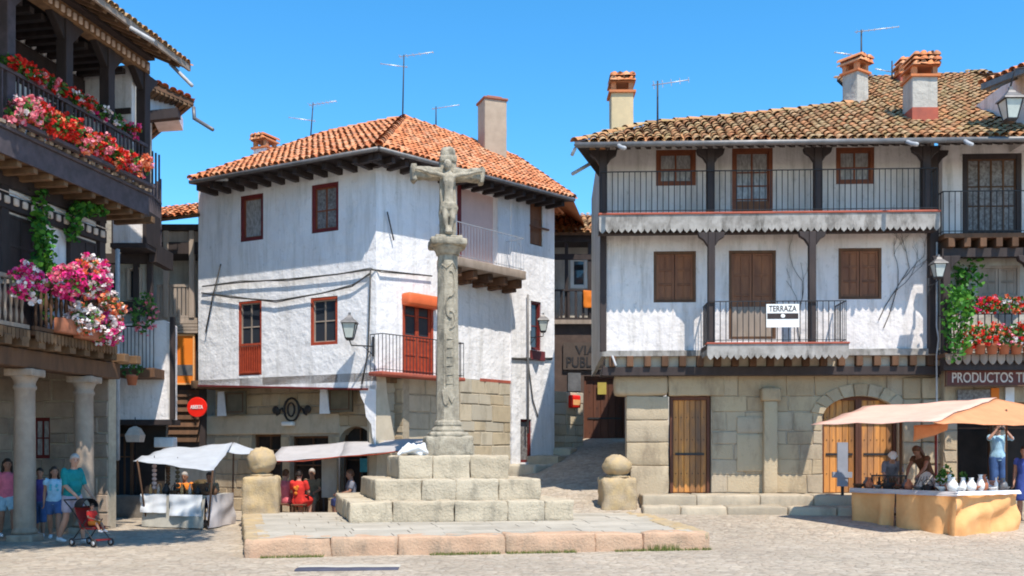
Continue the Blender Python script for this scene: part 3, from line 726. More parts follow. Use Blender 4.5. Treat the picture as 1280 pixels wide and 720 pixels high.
window(wh, WR, w5, .02, 'brown', .06, (), (), 'glass', 'shutter'); m = WR.mb(); a, c, b, d = w5; panel_leaf(m, a + .03, c + .03, b - .03, d - .03, -.01, 3, 1); m.bar((a - .05, -.1, (c + d) / 2 - .1), (b + .25, -.1, (c + d) / 2 - .1), .05); m.build('shutter', K['shutter'], wh)
window(wh, WR, w6, .02, 'darkred', .07, (), (.5,), 'glass'); 
m = WR.mb(); a, c, b, d = w6; m.box(a - .05, -.12, c - .32, b + .12, -.02, c - .02); m.build('window_box', K['darkred'], wh)
window(wh, WR, w7, .02, 'darkred', .05, (), (), 'lace')
# lower balcony door with orange roller box
a, c, b, d = dr
dd = WR.mb(); frame_bars(dd, (a, c, b, d), -.03, .08, .15); dd = dd.build('balcony_door', K['redpaint'], wh, bevel=.005)
F_ = WR; mid = (a + b) / 2
for x0, x1 in ((a + .08, mid - .005), (mid + .005, b - .08)):
    q = WR.mb(); panel_leaf(q, x0, c + .04, x1, c + 1.0, .03, 2, 1); frame_bars(q, (x0, c + 1.0, x1, d - .08), .03, .06, .04, (), (.55,)); lf = q.build('door_leaf', K['redpaint'], dd, bevel=.004)
WR.mb().box(a + .12, .075, c + 1.04, b - .12, .085, d - .1).build('pane', K['glass'], dd)
m = WR.mb(); m.rock(a - .05, -.34, d - .34, b + .06, .02, d + .02, .08, .002, .2); m.build('roller_box', K['roller'], dd)
bw = -.55; u0, u1 = WR.u(478, bw), WR.u(582, bw); zt = WR.z(530, 468, bw)
bal2 = WR.mb(); bal2.rock(u0, bw, zt - .10, u1, 0, zt, .02, .006, .4, 2); bal2 = bal2.build('balcony', K['redtrim'], wh)
railing(bal2, WR, u0 + .04, u1 - .04, zt, zt + 1.0, bw + .04, .125, 'iron', .011, (.48, .48))
# lower storey recess on the left face
SB = 1.0
arch = WL.rect(425, 533, 465, 620, SB); d1 = WL.rect(314, 543, 351, 620, SB); d2 = WL.rect(362, 545, 410, 620, SB)
zf = -.05
d1 = (d1[0], 0, d1[2], d1[3]); d2 = (d2[0], 0, d2[2], d2[3]); arch = (arch[0], 0, arch[2], arch[3])
masonry(wh, WL, -.3, WL.L + .2, zf, 3.85, SB, [d1, d2, arch], (.24, .5), (.35, 1.0), 'rubble', 'lower_stone_wall', .35)
m = WL.mb(); m.box(-.3, 0, 3.72, WL.L, SB + .4, 3.95); m.build('jetty_underside', K['soffit'], wh)
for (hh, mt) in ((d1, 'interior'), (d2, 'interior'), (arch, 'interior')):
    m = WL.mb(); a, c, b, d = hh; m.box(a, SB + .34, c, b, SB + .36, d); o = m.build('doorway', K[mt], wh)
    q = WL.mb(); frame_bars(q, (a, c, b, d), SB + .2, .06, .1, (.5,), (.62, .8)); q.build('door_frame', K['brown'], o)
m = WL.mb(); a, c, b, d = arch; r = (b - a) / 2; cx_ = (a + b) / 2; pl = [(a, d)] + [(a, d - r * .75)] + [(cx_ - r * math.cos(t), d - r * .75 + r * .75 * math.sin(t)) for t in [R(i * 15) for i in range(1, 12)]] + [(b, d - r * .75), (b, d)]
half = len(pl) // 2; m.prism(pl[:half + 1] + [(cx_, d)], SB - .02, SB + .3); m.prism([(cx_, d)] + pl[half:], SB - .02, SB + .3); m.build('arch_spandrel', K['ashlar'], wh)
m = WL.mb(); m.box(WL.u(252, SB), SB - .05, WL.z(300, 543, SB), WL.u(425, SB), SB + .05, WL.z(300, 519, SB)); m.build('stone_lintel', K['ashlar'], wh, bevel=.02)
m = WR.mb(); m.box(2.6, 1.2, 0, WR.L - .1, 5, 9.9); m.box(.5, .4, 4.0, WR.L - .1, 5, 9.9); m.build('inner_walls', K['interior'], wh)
m = WR.mb(); m.box(WR.L - .3, 0, .6, WR.L, 5, 10.2); m.build('end_wall', K['white'], wh)
# eaves and roof
def off(F, u, w, z): return F.p(u, w, z)
LO, RO = -.86, -.86
UL = WL.u(239, LO); E0 = WL.p(UL, LO, WL.z(240, 226, LO))
ang = math.acos(WL.d.dot(WR.d)); 
def isect(F1, w1, F2, w2):
    A = F1.A + F1.n * w1; B = F2.A + F2.n * w2; d = B - A; den = F1.d.x * F2.d.y - F1.d.y * F2.d.x
    t = (d.x * F2.d.y - d.y * F2.d.x) / den; return A + F1.d * t
e1 = isect(WL, LO, WR, RO); E1 = Vector((e1.x, e1.y, EH + (HY - 184) * e1.y / FPX)); E2 = WR.p(WR.L - .08, RO, WR.z(712, 247, RO))
print('EAVES', E0, E1, E2)
Ap = Vector((-3.56, 33, 12.8)); Bp = Vector((-6.2, 34.4, 12.65)); Cp = Vector((0, 36, 12.4))
rf = thing('roof', None, None); rf.parent = wh; rf.location = (0, 0, 0)
U, V = plane_axes(E0, E1, Ap); tiles(rf, E0, U, V, [(0, 0), ((E1 - E0).length, 0), uvof(E0, U, V, Ap), uvof(E0, U, V, Bp)], 'tile', .215, .3)
Bq = E0 + U * uvof(E0, U, V, Bp)[0] + V * uvof(E0, U, V, Bp)[1]
U, V = plane_axes(E1, E2, Ap); tiles(rf, E1, U, V, [(0, 0), ((E2 - E1).length, 0), uvof(E1, U, V, Cp), uvof(E1, U, V, Ap)], 'tile', .215, .3)
Cq = E1 + U * uvof(E1, U, V, Cp)[0] + V * uvof(E1, U, V, Cp)[1]
m = MB(); ridge_tiles(m, E1 + Vector((0, 0, .05)), Ap + Vector((0, 0, .03))); ridge_tiles(m, Bq, Ap); ridge_tiles(m, Ap, Cq); ridge_tiles(m, E0 + Vector((0, 0, .03)), Bq); ridge_tiles(m, E2 + Vector((0, 0, .03)), Cq)
m.build('ridge_tiles', K['tile'], rf)
bk = [Vector((-9.5, 40, 9.9)), Vector((3.5, 41, 9.9))]
m = MB(); m.add([E0, Bq, Ap, Cq, E2, bk[1], bk[0]], [(0, 1, 6), (1, 2, 3, 5, 6), (3, 4, 5)]); m.build('rear_slope', K['tile'], rf)
for F, ow, a, b, za, zb in ((WL, LO, UL, (WL.T.inverted() @ E1).x, E0.z, E1.z), (WR, RO, (WR.T.inverted() @ E1).x, WR.L - .08, E1.z, E2.z)):
    m = F.mb(); n = int((b - a) / .52)
    for i in range(n + 1):
        t = (i + .3) / (n + 1); u = a + (b - a) * t; z = za + (zb - za) * t
        m.box(u - .07, ow + .12, z - .26, u + .07, .05, z - .10)
    m.build('rafter_ends', K['dark'], rf)
    m = F.mb(); m.add([(a, ow, za - .1), (b, ow, zb - .1), (b, .05, zb + .02), (a, .05, za + .02), (a, ow, za - .02), (b, ow, zb - .02), (b, .05, zb + .12), (a, .05, za + .12)], [(0, 1, 2, 3), (4, 7, 6, 5), (0, 4, 5, 1), (0, 3, 7, 4), (1, 5, 6, 2)])
    m.build('eaves_board', K['dark'], rf)
    m = F.mb(); m.tube([(a, ow - .05, za - .05), (b, ow - .05, zb - .05)], .06, 8); m.build('gutter', K['zinc'], rf)
def chimney(parent, x, y, z0, z1, w, body, capm, cap='slab', band=None, rz=0.0, name='chimney'):
    T = Matrix.Translation((x, y, 0)) @ Matrix.Rotation(rz, 4, 'Z'); m = MB(T); h = w / 2
    m.rock(-h, -h, z0, h, h, z1, .015, .006, .2); c = m.build(name, K[body], parent)
    if band: MB(T).box(-h - .01, -h - .01, z0, h + .01, h + .01, z0 + band).build('painted_band', K['redtrim'], c)
    m = MB(T)
    if cap == 'slab': m.rock(-h - .05, -h - .05, z1 - .03, h + .05, h + .05, z1 + .05, .02, .006, .2); m.rock(-h + .12, -h + .12, z1 + .05, h - .12, h - .12, z1 + .14, .02, .004, .2)
    else:
        for sx in (-1, 1):
            for sy in (-1, 1): m.box(sx * (h - .06) - .06, sy * (h - .06) - .06, z1, sx * (h - .06) + .06, sy * (h - .06) + .06, z1 + .2)
        m.box(-h - .06, -h - .06, z1 - .06, h + .06, h + .06, z1 + .0)
        o_ = 0
        for lay in range(2 if cap == 'tiles' else 3):
            zc = z1 + .22 + lay * .12
            nn = 4
            for i in range(nn):
                xx = -h - .02 + (2 * h + .04) * (i + .5) / nn; q = []
                for yy in (-h - .14, h + .14):
                    for s in range(7):
                        t = math.pi * s / 6; q.append((xx + math.cos(t) * .10 + ru(-.01, .01), yy + ru(-.03, .03), zc + math.sin(t) * .09 + ru(-.01, .01)))
                m.add(q, [(s, s + 1, s + 8, s + 7) for s in range(6)] + [tuple(range(6, -1, -1))], True)
        m.box(-h - .05, -h - .05, z1 + .2, h + .05, h + .05, z1 + .24)
        m.rock(-.08, -.08, zc + .06, .08, .08, zc + .16, .03, .01, .1)
    m.build('chimney_cap', K[capm], c); return c
chimney(rf, -.68, 34.2, 11.2, 13.75, .78, 'tanrender', 'brickcap', 'slab', rz=R(20))
chimney(rf, -8.35, 33.8, 11.2, 12.05, .55, 'cream', 'tile', 'tiles', rz=R(-25))
m = MB(); p = P(168 + 0, 0, 1) 
for (x, y, x2, y2, F) in ((265, 224, 284, 224, WL), (493, 190, 505, 197, WR)):
    m.tube([F.p(F.u(x, -.75), -.75, F.z(x, y, -.75)), F.p(F.u(x2, -.8), -.8, F.z(x2, y2, -.8))], .055, 8)
m.build('eaves_pipe', K['pipe'], rf)
# downpipe by the corner and cables strung along the facade
m = WR.mb(); pu = WR.u(656); m.tube([(pu, -.12, 5.0), (pu, -.12, 8.3 - 1.6), (pu, -.1, 6.9)], .05, 8) if 0 else m.tube([(pu, -.13, 2.4), (pu, -.13, 6.8)], .035, 8); m.build('downpipe', K['zinc'], wh)
for k, (pts, lab) in enumerate((
    ([(WL, 253, 358), (WL, 300, 353), (WL, 360, 349), (WL, 420, 343), (WL, 463, 337), (WR, 476, 338), (WR, 540, 345)], 'black cable along the left white facade, the upper of two'),
    ([(WL, 252, 366), (WL, 290, 372), (WL, 345, 376), (WL, 400, 367), (WL, 440, 358), (WL, 463, 341)], 'sagging black cable under the upper one on the left white facade'),
    ([(WL, 276, 330), (WL, 266, 370), (WL, 257, 415)], 'black cable slanting down the left end of the white facade'),
    ([(WL, 463, 338), (WL, 462, 380), (WL, 460, 440), (WL, 452, 480)], 'black cable dropping beside the lantern at the white house corner'),
    ([(WR, 484, 265), (WR, 492, 300)], 'short dark cable hanging on the sunlit patch beside the cross'),
    ([(WR, 640, 448), (WR, 660, 449), (WR, 690, 448)], 'dark cable bundle crossing the right white wall below the lantern'),
    ([(WR, 660, 450), (WR, 666, 500), (WR, 672, 520)], 'dark cable slanting down the right white wall above the low window'))):
    m = MB(); L_ = []
    for (F, x, y) in pts: w = -.09; L_.append(F.p(F.u(x, w), w, F.z(x, y, w)))
    m.tube(L_, .022 if k != 5 else .035, 5); m.tube([q + Vector((0, 0, .05 * math.sin(i * 2.1))) for i, q in enumerate(L_)], .014, 5)
    tag(m.build('cable', K['cord']), lab, 'cable')
p = WL.p(WL.u(437, -.55), -.55, WL.z(437, 413, -.55)); lantern(p, 'black lantern on an iron bracket near the lit corner of the white house', .95, [(0, 0, -.28), (.05, .0, -.42), (.35, .12, -.42), (.62, .3, -.42)], 0)
p = WR.p(WR.u(679, -.6), -.6, WR.z(679, 407, -.6)); lantern(p, 'black lantern on a bracket beside the narrow window at the alley mouth', .8, [(0, 0, -.28), (0, .0, -.42), (-.3, .3, -.42), (-.5, .5, -.42)], 0)
antenna(P(387, 178, 34), 1.35, 'small pale television antenna at the left of the orange roof', [(.95, 8, 1.0, .22, 7), (.55, 172, .9, .14, 6)], (.12, 0))
antenna(P(503, 150, 33), 2.15, 'tall thin antenna mast on the peak of the orange roof', [(.98, 5, 1.2, .18, 6), (.82, 175, .9, .12, 4)], (.05, 0))
antenna(P(545, 158, 35), .7, 'short dark antenna just right of the orange roof peak', [(.9, 8, 1.0, .1, 5)])
# wrought emblem and hanging signs under the jetty
em = thing('wrought_iron_emblem', 'dark wrought iron emblem with scrolls over a small lamp on the stone wall', 'emblem', WL.p(WL.u(364, .85), .85, 3.0))
cu, cz = WL.u(364, .85), WL.z(364, 512, .85)
m = WL.mb(); m.tube([(cu + .28 * math.sin(R(i * 24)), .86, cz + .34 * math.cos(R(i * 24))) for i in range(16)], .035, 6)
m.tube([(cu + .13 * math.sin(R(i * 30)), .84, cz + .2 * math.cos(R(i * 30))) for i in range(13)], .03, 6)
for s in (-1, 1): m.tube([(cu + s * (.3 + .06 * i), .86, cz - .05 + .11 * math.sin(i * 1.25)) for i in range(7)], .035, 6); m.ell((cu + s * .6, .86, cz), .13, .05, .12)
m.build('scrollwork', K['iron'], em)
m = WL.mb(); m.rock(cu - .2, .62, cz - .48, cu + .2, .82, cz - .36, .03, .004, .2); m.build('lamp_shade', K['whitepaint'], em)
for (x0, x1, x2, lab) in ((272, 279, 308, 'olive hanging sign panel with pale edge at the left under the white jetty'), (400, 408, 441, 'olive hanging sign panel with pale edge near the arch under the white jetty')):
    s_ = thing('hanging_sign', lab, 'sign', WL.p(WL.u(x1, .3), .3, 3.0)); F = WL
    ua, ub, uc = F.u(x0, .5), F.u(x1, .5), F.u(x2, .6); zt_, zb_ = F.z(290, 489, .5), F.z(290, 518, .5)
    m = F.mb(); m.box(ub, .55, zb_, uc, .62, zt_); m.build('panel', K['olive'], s_)
    m = F.mb(); m.prism([(ua, zt_), (ub - .0008, zt_), (ub + .1, zb_ - .04), (ua - .02, zb_ - .04)], .5, .54); m.build('pale_edge', K['whitec'], s_)
    m = F.mb(); frame_bars(m, (ub + .08, zb_ + .06, uc - .08, zt_ - .06), .535, .03, .012); m.build('moulding', K['brown'], s_)
# ------------------------------------------------------------------ right timber-balconied house
RH = Face(110 * 25.4 / FPX, 25.4, 760 * 24.85 / FPX, 24.85)
rh = thing('balconied_house', 'three storey plaster house with full width timber balcony and mossy tile roof', 'house', (RH.A.x, RH.A.y, .4))
def rp(px, w=0): return RH.u(px, w)
S0 = .45                                            # ground storey set back
u750, u1178 = rp(757), rp(1168)
zj = RH.z(900, 444, 0)                              # underside of first floor wall
zdeck = RH.z(960, 267, -.94)
w1 = RH.rect(817, 314, 870, 378); dr1 = RH.rect(911, 313, 970, 424); w2 = RH.rect(1048, 310, 1102, 374)
wall(rh, RH, u750, u1178, zj, zdeck - .25, 0, [w1, dr1, w2], .18, 'cream')
W1 = RH.rect(820, 187, 870, 232); D1 = RH.rect(915, 185, 966, 268); W2 = RH.rect(1045, 184, 1093, 230)
D1 = (D1[0], zdeck, D1[2], D1[3])
wall(rh, RH, u750, u1178, zdeck - .0, 10.0, 0.002, [W1, D1, W2], .18, 'cream')
for r in (w1, w2): shuttered(rh, RH, r, .03, 'shutter', 'brown', 3)
o = shuttered(rh, RH, dr1, .03, 'shutter', 'brown', 4, 'balcony_door', 'door_leaf')
m = RH.mb(); a, c, b, d = dr1; m.box(a + .09, .02, c + .04, b - .09, .035, c + .82); m.build('grey_lower_panel', K['palewood'], o)
for r in (W1, W2): window(rh, RH, r, .04, 'sashbrown', .10, (.5,), (.45,), 'curtain', 'sashbrown')
window(rh, RH, D1, .04, 'sashbrown', .10, (.5,), (.3, .5, .7), 'curtain', 'sashbrown', name='balcony_door')
m = RH.mb(); a, c, b, d = D1; m.box(a + .1, .025, c + .05, b - .1, .05, c + .55); m.build('door_panel', K['shutter'], rh)
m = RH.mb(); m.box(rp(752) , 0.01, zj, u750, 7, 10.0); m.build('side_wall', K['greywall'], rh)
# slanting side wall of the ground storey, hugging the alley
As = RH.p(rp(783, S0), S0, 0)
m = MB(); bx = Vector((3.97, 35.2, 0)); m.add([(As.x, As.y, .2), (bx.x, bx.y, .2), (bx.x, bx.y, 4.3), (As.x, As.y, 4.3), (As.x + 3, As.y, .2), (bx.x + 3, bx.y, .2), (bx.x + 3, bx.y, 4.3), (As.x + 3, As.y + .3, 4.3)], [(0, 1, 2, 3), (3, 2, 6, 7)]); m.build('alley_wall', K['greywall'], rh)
# ground storey
zl = .74
dg = RH.rect(838, 495, 888, 618, S0); dg = (dg[0], zl, dg[2], dg[3]); ag = RH.rect(1028, 495, 1123, 613, S0); ag = (ag[0], zl, ag[2], ag[3])
uq0, uq1 = rp(783, S0), rp(836, S0); zlt = RH.z(830, 495, S0); zbm = RH.z(900, 470, S0)
ue = rp(1172, S0)
m = MB(RH.T)                                         # big pale quoin blocks
zz = [.3, 1.55, 2.0, 2.5, zlt]
zz = [.3, 1.45, 2.05, 2.62, zlt]
for i in range(4):
    x0 = uq0 + (.1 if i == 0 else 0); m.rock(x0 - (.0), S0 - .03 - (.05 if i == 0 else ru(0, .02)), zz[i] + .006, uq1 - .01, S0 + .4, zz[i + 1] - .006, .02, .008, .2, 3)
m.build('quoin_blocks', K['rubble'], rh)
m = MB(RH.T); m.rock(rp(768, S0), S0 - .1, zlt + .004, rp(835, S0), S0 + .5, zbm + .05, .10, .01, .15, 3); m.rock(rp(835, S0) + .01, S0 - .06, zlt + .004, rp(905, S0), S0 + .5, zbm + .05, .03, .01, .2, 3); m.build('lintel', K['rubble'], rh)
masonry(rh, RH, rp(889, S0), ue, .3, zbm + .03, S0, [ag], (.24, .56), (.35, 1.3), 'rubble', 'ground_storey_wall', .3, .022, .011)
m = MB(RH.T)
for i in range(6): m.rock(rp(1128, S0) , S0 - .09, .4 + i * .55, rp(1150, S0), S0 + .3, .94 + i * .55, .02, .008, .2); m.rock(rp(1151, S0), S0 - .16 + .04 * (i % 2), .4 + i * .55, rp(1177, S0), S0 + .3, .94 + i * .55, .03, .012, .2)
m.build('corner_pier', K['rubble'], rh)
m = MB(RH.T); pu0, pu1 = rp(953, S0), rp(970, S0); m.rock(pu0, S0 - .2, .74, pu1, S0, 3.1, .03, .008, .2); m.rock(pu0 - .06, S0 - .25, 3.1, pu1 + .08, S0, 3.45, .05, .01, .15); m.build('stone_pilaster', K['rubble'], rh)
for (a, c, b, d) in (RH.rect(921, 521, 955, 541, S0), RH.rect(921, 543, 955, 589, S0)):
    m = MB(RH.T); m.rock(a, S0 - .045, c, b, S0, d, .01, .004, .2); m.build('stone_panel', K['rubble'], rh)
def plank_door(parent, F, r, w, n, name='plank_door', arch_h=0, mat='plank'):
    a, c, b, d = r; m = F.mb(); m.box(a, w - .06, c, a + .08, w + .08, d); m.box(b - .08, w - .06, c, b, w + .08, d); m.box(a + .08, w - .06, d - .1, b - .08, w + .08, d)
    o = m.build(name, K['alleydoor'], parent, bevel=.006); m = F.mb(); W = b - a - .16
    for i in range(n):
        x0 = a + .08 + W * i / n; m.box(x0 + .006, w + ru(0, .014), c + .02, x0 + W / n - .006, w + .05, d - .1)
    m.box(a + .04, w + .052, c, b - .04, w + .07, d - .05)
    m.build('planks', K[mat], o, bevel=.006); m = F.mb()
    m.box(a + .14, w - .02, c + (d - c) * .39, b - .14, w - .003, c + (d - c) * .39 + .06)
    for i in range(n): 
        for zf_ in (.2, .55, .78): m.ell((a + .08 + W * (i + .5) / n, w - .005, c + (d - c) * zf_), .014, .012, .014, 6, 4)
    m.build('door_ironwork', K['iron'], o); return o
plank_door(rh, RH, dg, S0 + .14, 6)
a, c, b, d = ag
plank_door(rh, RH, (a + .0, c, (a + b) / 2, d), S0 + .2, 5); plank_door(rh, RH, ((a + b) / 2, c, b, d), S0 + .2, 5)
m = RH.mb(); r = (b - a) / 2; hgt = .55; cx_ = (a + b) / 2
L_ = [(a, d), (a, d - hgt)] + [(cx_ - r * math.cos(R(t)), d - hgt + hgt * math.sin(R(t))) for t in range(10, 91, 10)]
m.prism(L_, S0 - .02, S0 + .18); m.prism([(2 * cx_ - x, z) for x, z in L_], S0 - .02, S0 + .18); m.build('arch_spandrel', K['rubble'], rh)
m = RH.mb(); N_ = 9
for i in range(N_):
    t0, t1 = R(8 + 164 * i / N_ + 1), R(8 + 164 * (i + 1) / N_ - 1); k = .32
    q = [(cx_ - (r + e) * math.cos(t), d - hgt + (hgt + e) * math.sin(t)) for t, e in ((t0, 0), (t1, 0), (t1, k), (t0, k))]; m.prism(q, S0 - .05, S0 + .1)
m.build('voussoirs', K['rubble'], rh, bevel=.012)
m = RH.mb(); m.box(a, S0 + .3, c, b, S0 + .32, d); m.box(dg[0], S0 + .3, dg[1], dg[2], S0 + .32, dg[3]); m.build('doorway_back', K['interior'], rh)
# floor structure over the ground storey
zb1 = RH.z(900, 458, -.05)
m = RH.mb(); m.box(rp(753), -.02, zbm - .02, rp(1176), .22, zb1); m.box(rp(753), .22, zbm + .06, rp(1176), 1.6, zb1); m.build('main_beam', K['dark'], rh, bevel=.01)
m = RH.mb(); n = 19; uL, uR = rp(757), rp(1176)
for i in range(n): x = uL + (uR - uL) * (i + .2) / n; m.box(x, -.10, zb1 + .002, x + .17, .6, zj - .02)
m.build('joist_ends', K['brown'], rh, bevel=.01)
m = RH.mb(); m.box(uL, .08, zb1 + .002, uR, .12, zj - .02); m.build('joist_infill', K['ashlar'], rh)
m = RH.mb(); m.box(rp(752), -.09, zj - .03, rp(883), 0, zj + .12); m.box(rp(1057), -.11, zj - .03, rp(1178), 0, zj + .14); m.build('floor_fascia', K['valance'], rh, bevel=.008)
def valance(parent, u0, u1, w, zt, zb, name='tin_valance', ends=0.0, mat='valance'):
    m = RH.mb(); n = max(3, int((u1 - u0) / .155)); zs = zb + .11
    for i in range(n):
        a, b = u0 + (u1 - u0) * i / n, u0 + (u1 - u0) * (i + 1) / n; c_ = (a + b) / 2; dz = ru(-.015, .015); w_ = w + ru(-.008, .008)
        m.add([(a, w, zt), (b, w, zt), (b, w, zs), (b - .02, w_, zs - .05 + dz), (c_, w_, zb + dz), (a + .02, w_, zs - .05 + dz), (a, w, zs)], [(0, 6, 5, 4, 3, 2, 1)])
        m.add([(a, w + .02, zt), (b, w + .02, zt), (b, w + .02, zs), (b - .02, w_ + .02, zs - .05 + dz), (c_, w_ + .02, zb + dz), (a + .02, w_ + .02, zs - .05 + dz), (a, w + .02, zs)], [(0, 1, 2, 3, 4, 5, 6)])
    if ends: m.box(u0, w + .02, zs, u0 + .02, w + ends, zt); m.box(u1 - .02, w + .02, zs, u1, w + ends, zt)
    return m.build(name, K[mat], parent)
# upper balcony
BW = -.94; bu0, bu1 = rp(749, BW), rp(1175, BW)
ub = RH.mb(); ub.box(bu0, BW + .02, zdeck - .12, bu1, 0, zdeck); ub = ub.build('balcony', K['brown'], rh)
m = RH.mb(); m.box(bu0 - .02, BW - .04, zdeck + .001, bu1 + .02, BW + .12, zdeck + .05); m.build('tile_edging', K['redtrim'], ub, bevel=.01)
valance(ub, bu0, bu1, BW - .01, zdeck, RH.z(960, 290, BW), ends=.94)
m = RH.mb(); m.box(bu0, BW + .25, zdeck - .42, bu1, BW + .43, zdeck - .125); m.box(bu0, BW + .5, zdeck - .26, bu1, 0, zdeck - .125)
m.build('carrying_beam', K['dark'], ub, bevel=.01)
m = RH.mb(); zr_ = RH.z(960, 212, BW)

railing(ub, RH, bu0 + .05, bu1 - .05, zdeck + .05, zr_, BW + .05, .135, 'iron', .011, (.8, .8))
def post(parent, u, w, z0, z1, s=.2, name='timber_post', brk=True, mat='dark'):
    m = RH.mb(); m.box(u - s / 2, w - s / 2, z0, u + s / 2, w + s / 2, z1)
    if brk:
        for sx in (-1, 1): m.prism([(u + sx * s / 2, z1), (u + sx * (s / 2 + .25), z1), (u + sx * (s / 2 + .22), z1 - .12), (u + sx * (s / 2 + .1), z1 - .2), (u + sx * s / 2, z1 - .35)][::sx], w - s / 2 + .01, w + s / 2 - .01)
    return m.build(name, K[mat], parent, bevel=.012)
for px in (754, 888, 1022, 1157): post(ub, rp(px, BW + .16), BW + .17, zdeck + .002, 9.22, .19)
post(rh, rp(1166, -.1), -.1, zj, 9.3, .22); post(rh, rp(754, -.02), -.02, zj + .1, zdeck - .3, .16, brk=False)
# lower centre balcony
B2 = -1.05; cu0, cu1 = rp(884, B2), rp(1061, B2); zd2 = RH.z(970, 430, B2)
lb = RH.mb(); lb.box(cu0, B2 + .02, zd2 - .12, cu1, 0, zd2); lb = lb.build('balcony', K['brown'], rh)
m = RH.mb(); m.box(cu0 - .02, B2 - .04, zd2 + .001, cu1 + .02, B2 + .25, zd2 + .045); m.build('tile_edging', K['redtrim'], lb, bevel=.01)
valance(lb, cu0, cu1, B2 - .01, zd2, RH.z(970, 449, B2), ends=.9)
railing(lb, RH, cu0 + .05, cu1 - .05, zd2 + .045, RH.z(970, 376, B2), B2 + .06, .135, 'iron', .011, (.9, .9))
for px in (889, 1015): post(lb, rp(px, B2 + .17), B2 + .18, zd2 + .046, zdeck - .43, .17)
sg = thing('balcony_sign', 'white sign board with a dark band tied to the lower balcony railing', 'sign', RH.p(rp(978, B2 - .03), B2 - .03, zd2 + .3))
r_ = RH.rect(958, 380, 1000, 391, B2 - .03); m = RH.mb(); a, c, b, d = RH.rect(958, 380, 999, 409, B2 - .03); m.box(a, B2 - .03, c, b, B2 - .005, d); m.build('board', K['whitepaint'], sg)
hz_ = (d - c); m = RH.mb(); m.box(a + .02, B2 - .036, c + hz_ * .36, b - .02, B2 - .031, c + hz_ * .60); m.build('dark_band', K['dark'], sg)
m = RH.mb(); m.ell(((a + b) / 2, B2 - .04, c + hz_ * .48), .055, .008, .05, 12, 6); m.build('band_emblem', K['whitepaint'], sg)
text_part(sg, RH, 'TERRAZA', a + .06, c + hz_ * .68, b - .06, c + hz_ * .93, B2 - .031, 'dark', 'sign_lettering', .004)
# bare climber on the right of the first floor wall
m = RH.mb()
def twig(p, d, l, r):
    if l < .12: return
    q = [p]; 
    for i in range(4): d = (d + Vector((ru(-.3, .3), 0, ru(-.18, .25)))).normalized(); p = p + d * l / 4; q.append(p)
    m.tube([(x.x, -.03, x.z) for x in q], [r * (1 - .1 * i) for i in range(5)], 4)
    for k in (2, 3, 4):
        if rnd() < .75: twig(q[k], (d + Vector((ru(-1, 1), 0, ru(-.2, .5)))).normalized(), l * .55, r * .6)
for px, py in ((1104, 410), (1098, 400)): u = rp(px); twig(Vector((u, 0, RH.z(px, py))), Vector((.3, 0, 1)), 1.5, .014)
u = rp(1000); twig(Vector((u, 0, zd2 + .1)), Vector((-.2, 0, 1)), 1.6, .013)
tag(m.build('climber', K['cord']), 'bare brown climber stems spread over the cream wall beside the shutters', 'climber')
# eaves and roof
EW = -1.5; zE = RH.z(960, 179, EW); PIT = .53
pn = math.sqrt(1 + PIT * PIT); yE = RH.p(0, EW, 0).y
def roofpt(px, py):                                 # where the sight line meets the roof plane
    k = (HY - py) / FPX; kx = (px - CX) / FPX
    # plane: z = zE + .06 + PIT * w', w' = distance behind the eaves line
    # point = (kx*Y, Y); w' = (p - A).n - EW
    nx, ny = RH.n.x, RH.n.y; c0 = -(RH.A.x * nx + RH.A.y * ny) - EW
    Y = (zE + .06 + PIT * c0 - EH) / (k - PIT * (kx * nx + ny)); return Vector((kx * Y, Y, EH + k * Y))
O = RH.p(rp(719, EW), EW, zE + .06); Ur = Vector((RH.d.x, RH.d.y, 0)); Vr = (Vector((RH.n.x, RH.n.y, 0)) + Vector((0, 0, PIT))).normalized()
def ruv(px, py): return uvof(O, Ur, Vr, roofpt(px, py))
us = rp(1181, EW) - rp(719, EW); ur_ = rp(1420, EW) - rp(719, EW)
sil = [ruv(809, 157), ruv(900, 149), ruv(1000, 139), ruv(1079, 129), ruv(1081, 101)]
vR = ruv(1180, 96)[1]
sp = ruv(1181, 96)
rfr = thing('roof', None, None); rfr.parent = rh
# the part of the roof right of the party wall belongs to the shop house
tiles(rfr, O, Ur, Vr, [(0, 0), (us, 0), (us, vR), sil[4], sil[3], sil[2], sil[1], sil[0]], 'oldtile', .225, .3, crook=.06)
m = MB(); W3 = lambda q: O + Ur * q[0] + Vr * q[1]
ridge_tiles(m, W3((0, 0)), W3(sil[0]), .11); 
for a, b in zip(sil, sil[1:]): ridge_tiles(m, W3(a), W3(b))
ridge_tiles(m, W3(sil[4]), W3((us, vR))); m.build('ridge_tiles', K['oldtile'], rfr)
A0 = RH.p(rp(719, EW), EW, zE)
side = Vector((.285, .958, 0)).normalized(); B0 = A0 + side * 7.5
m = MB(); m.add([A0 + Vector((0, 0, .06)), W3(sil[0]), W3(sil[1]), W3(sil[2]), W3(sil[3]), W3(sil[4]), B0 + Vector((3, 6, 0)), B0], [(0, 1, 2, 7), (2, 3, 4, 7), (4, 5, 6, 7)]); m.build('rear_slope', K['oldtile'], rfr)
m = RH.mb(); n = 34; uA = rp(719, EW)
m.add([(uA, EW, zE), (rp(1181, EW), EW, zE), (rp(1181, EW), .02, zE + .62), (uA, .02, zE + .62)], [(0, 1, 2, 3)])
for i in range(n): x = uA + .3 + (us - .4) * i / n; m.bar((x, EW + .05, zE - .03), (x, .02, zE + .55), .10, .12)
m.build('rafters', K['dark'], rfr)
m = MB(); wl = RH.p(u750, 0, 9.6); wb = wl + side * 6
m.add([A0, A0 + Vector((0, 0, .08)), B0 + Vector((0, 0, .08)), B0, wl, wb], [(0, 1, 2, 3), (0, 3, 5, 4)])
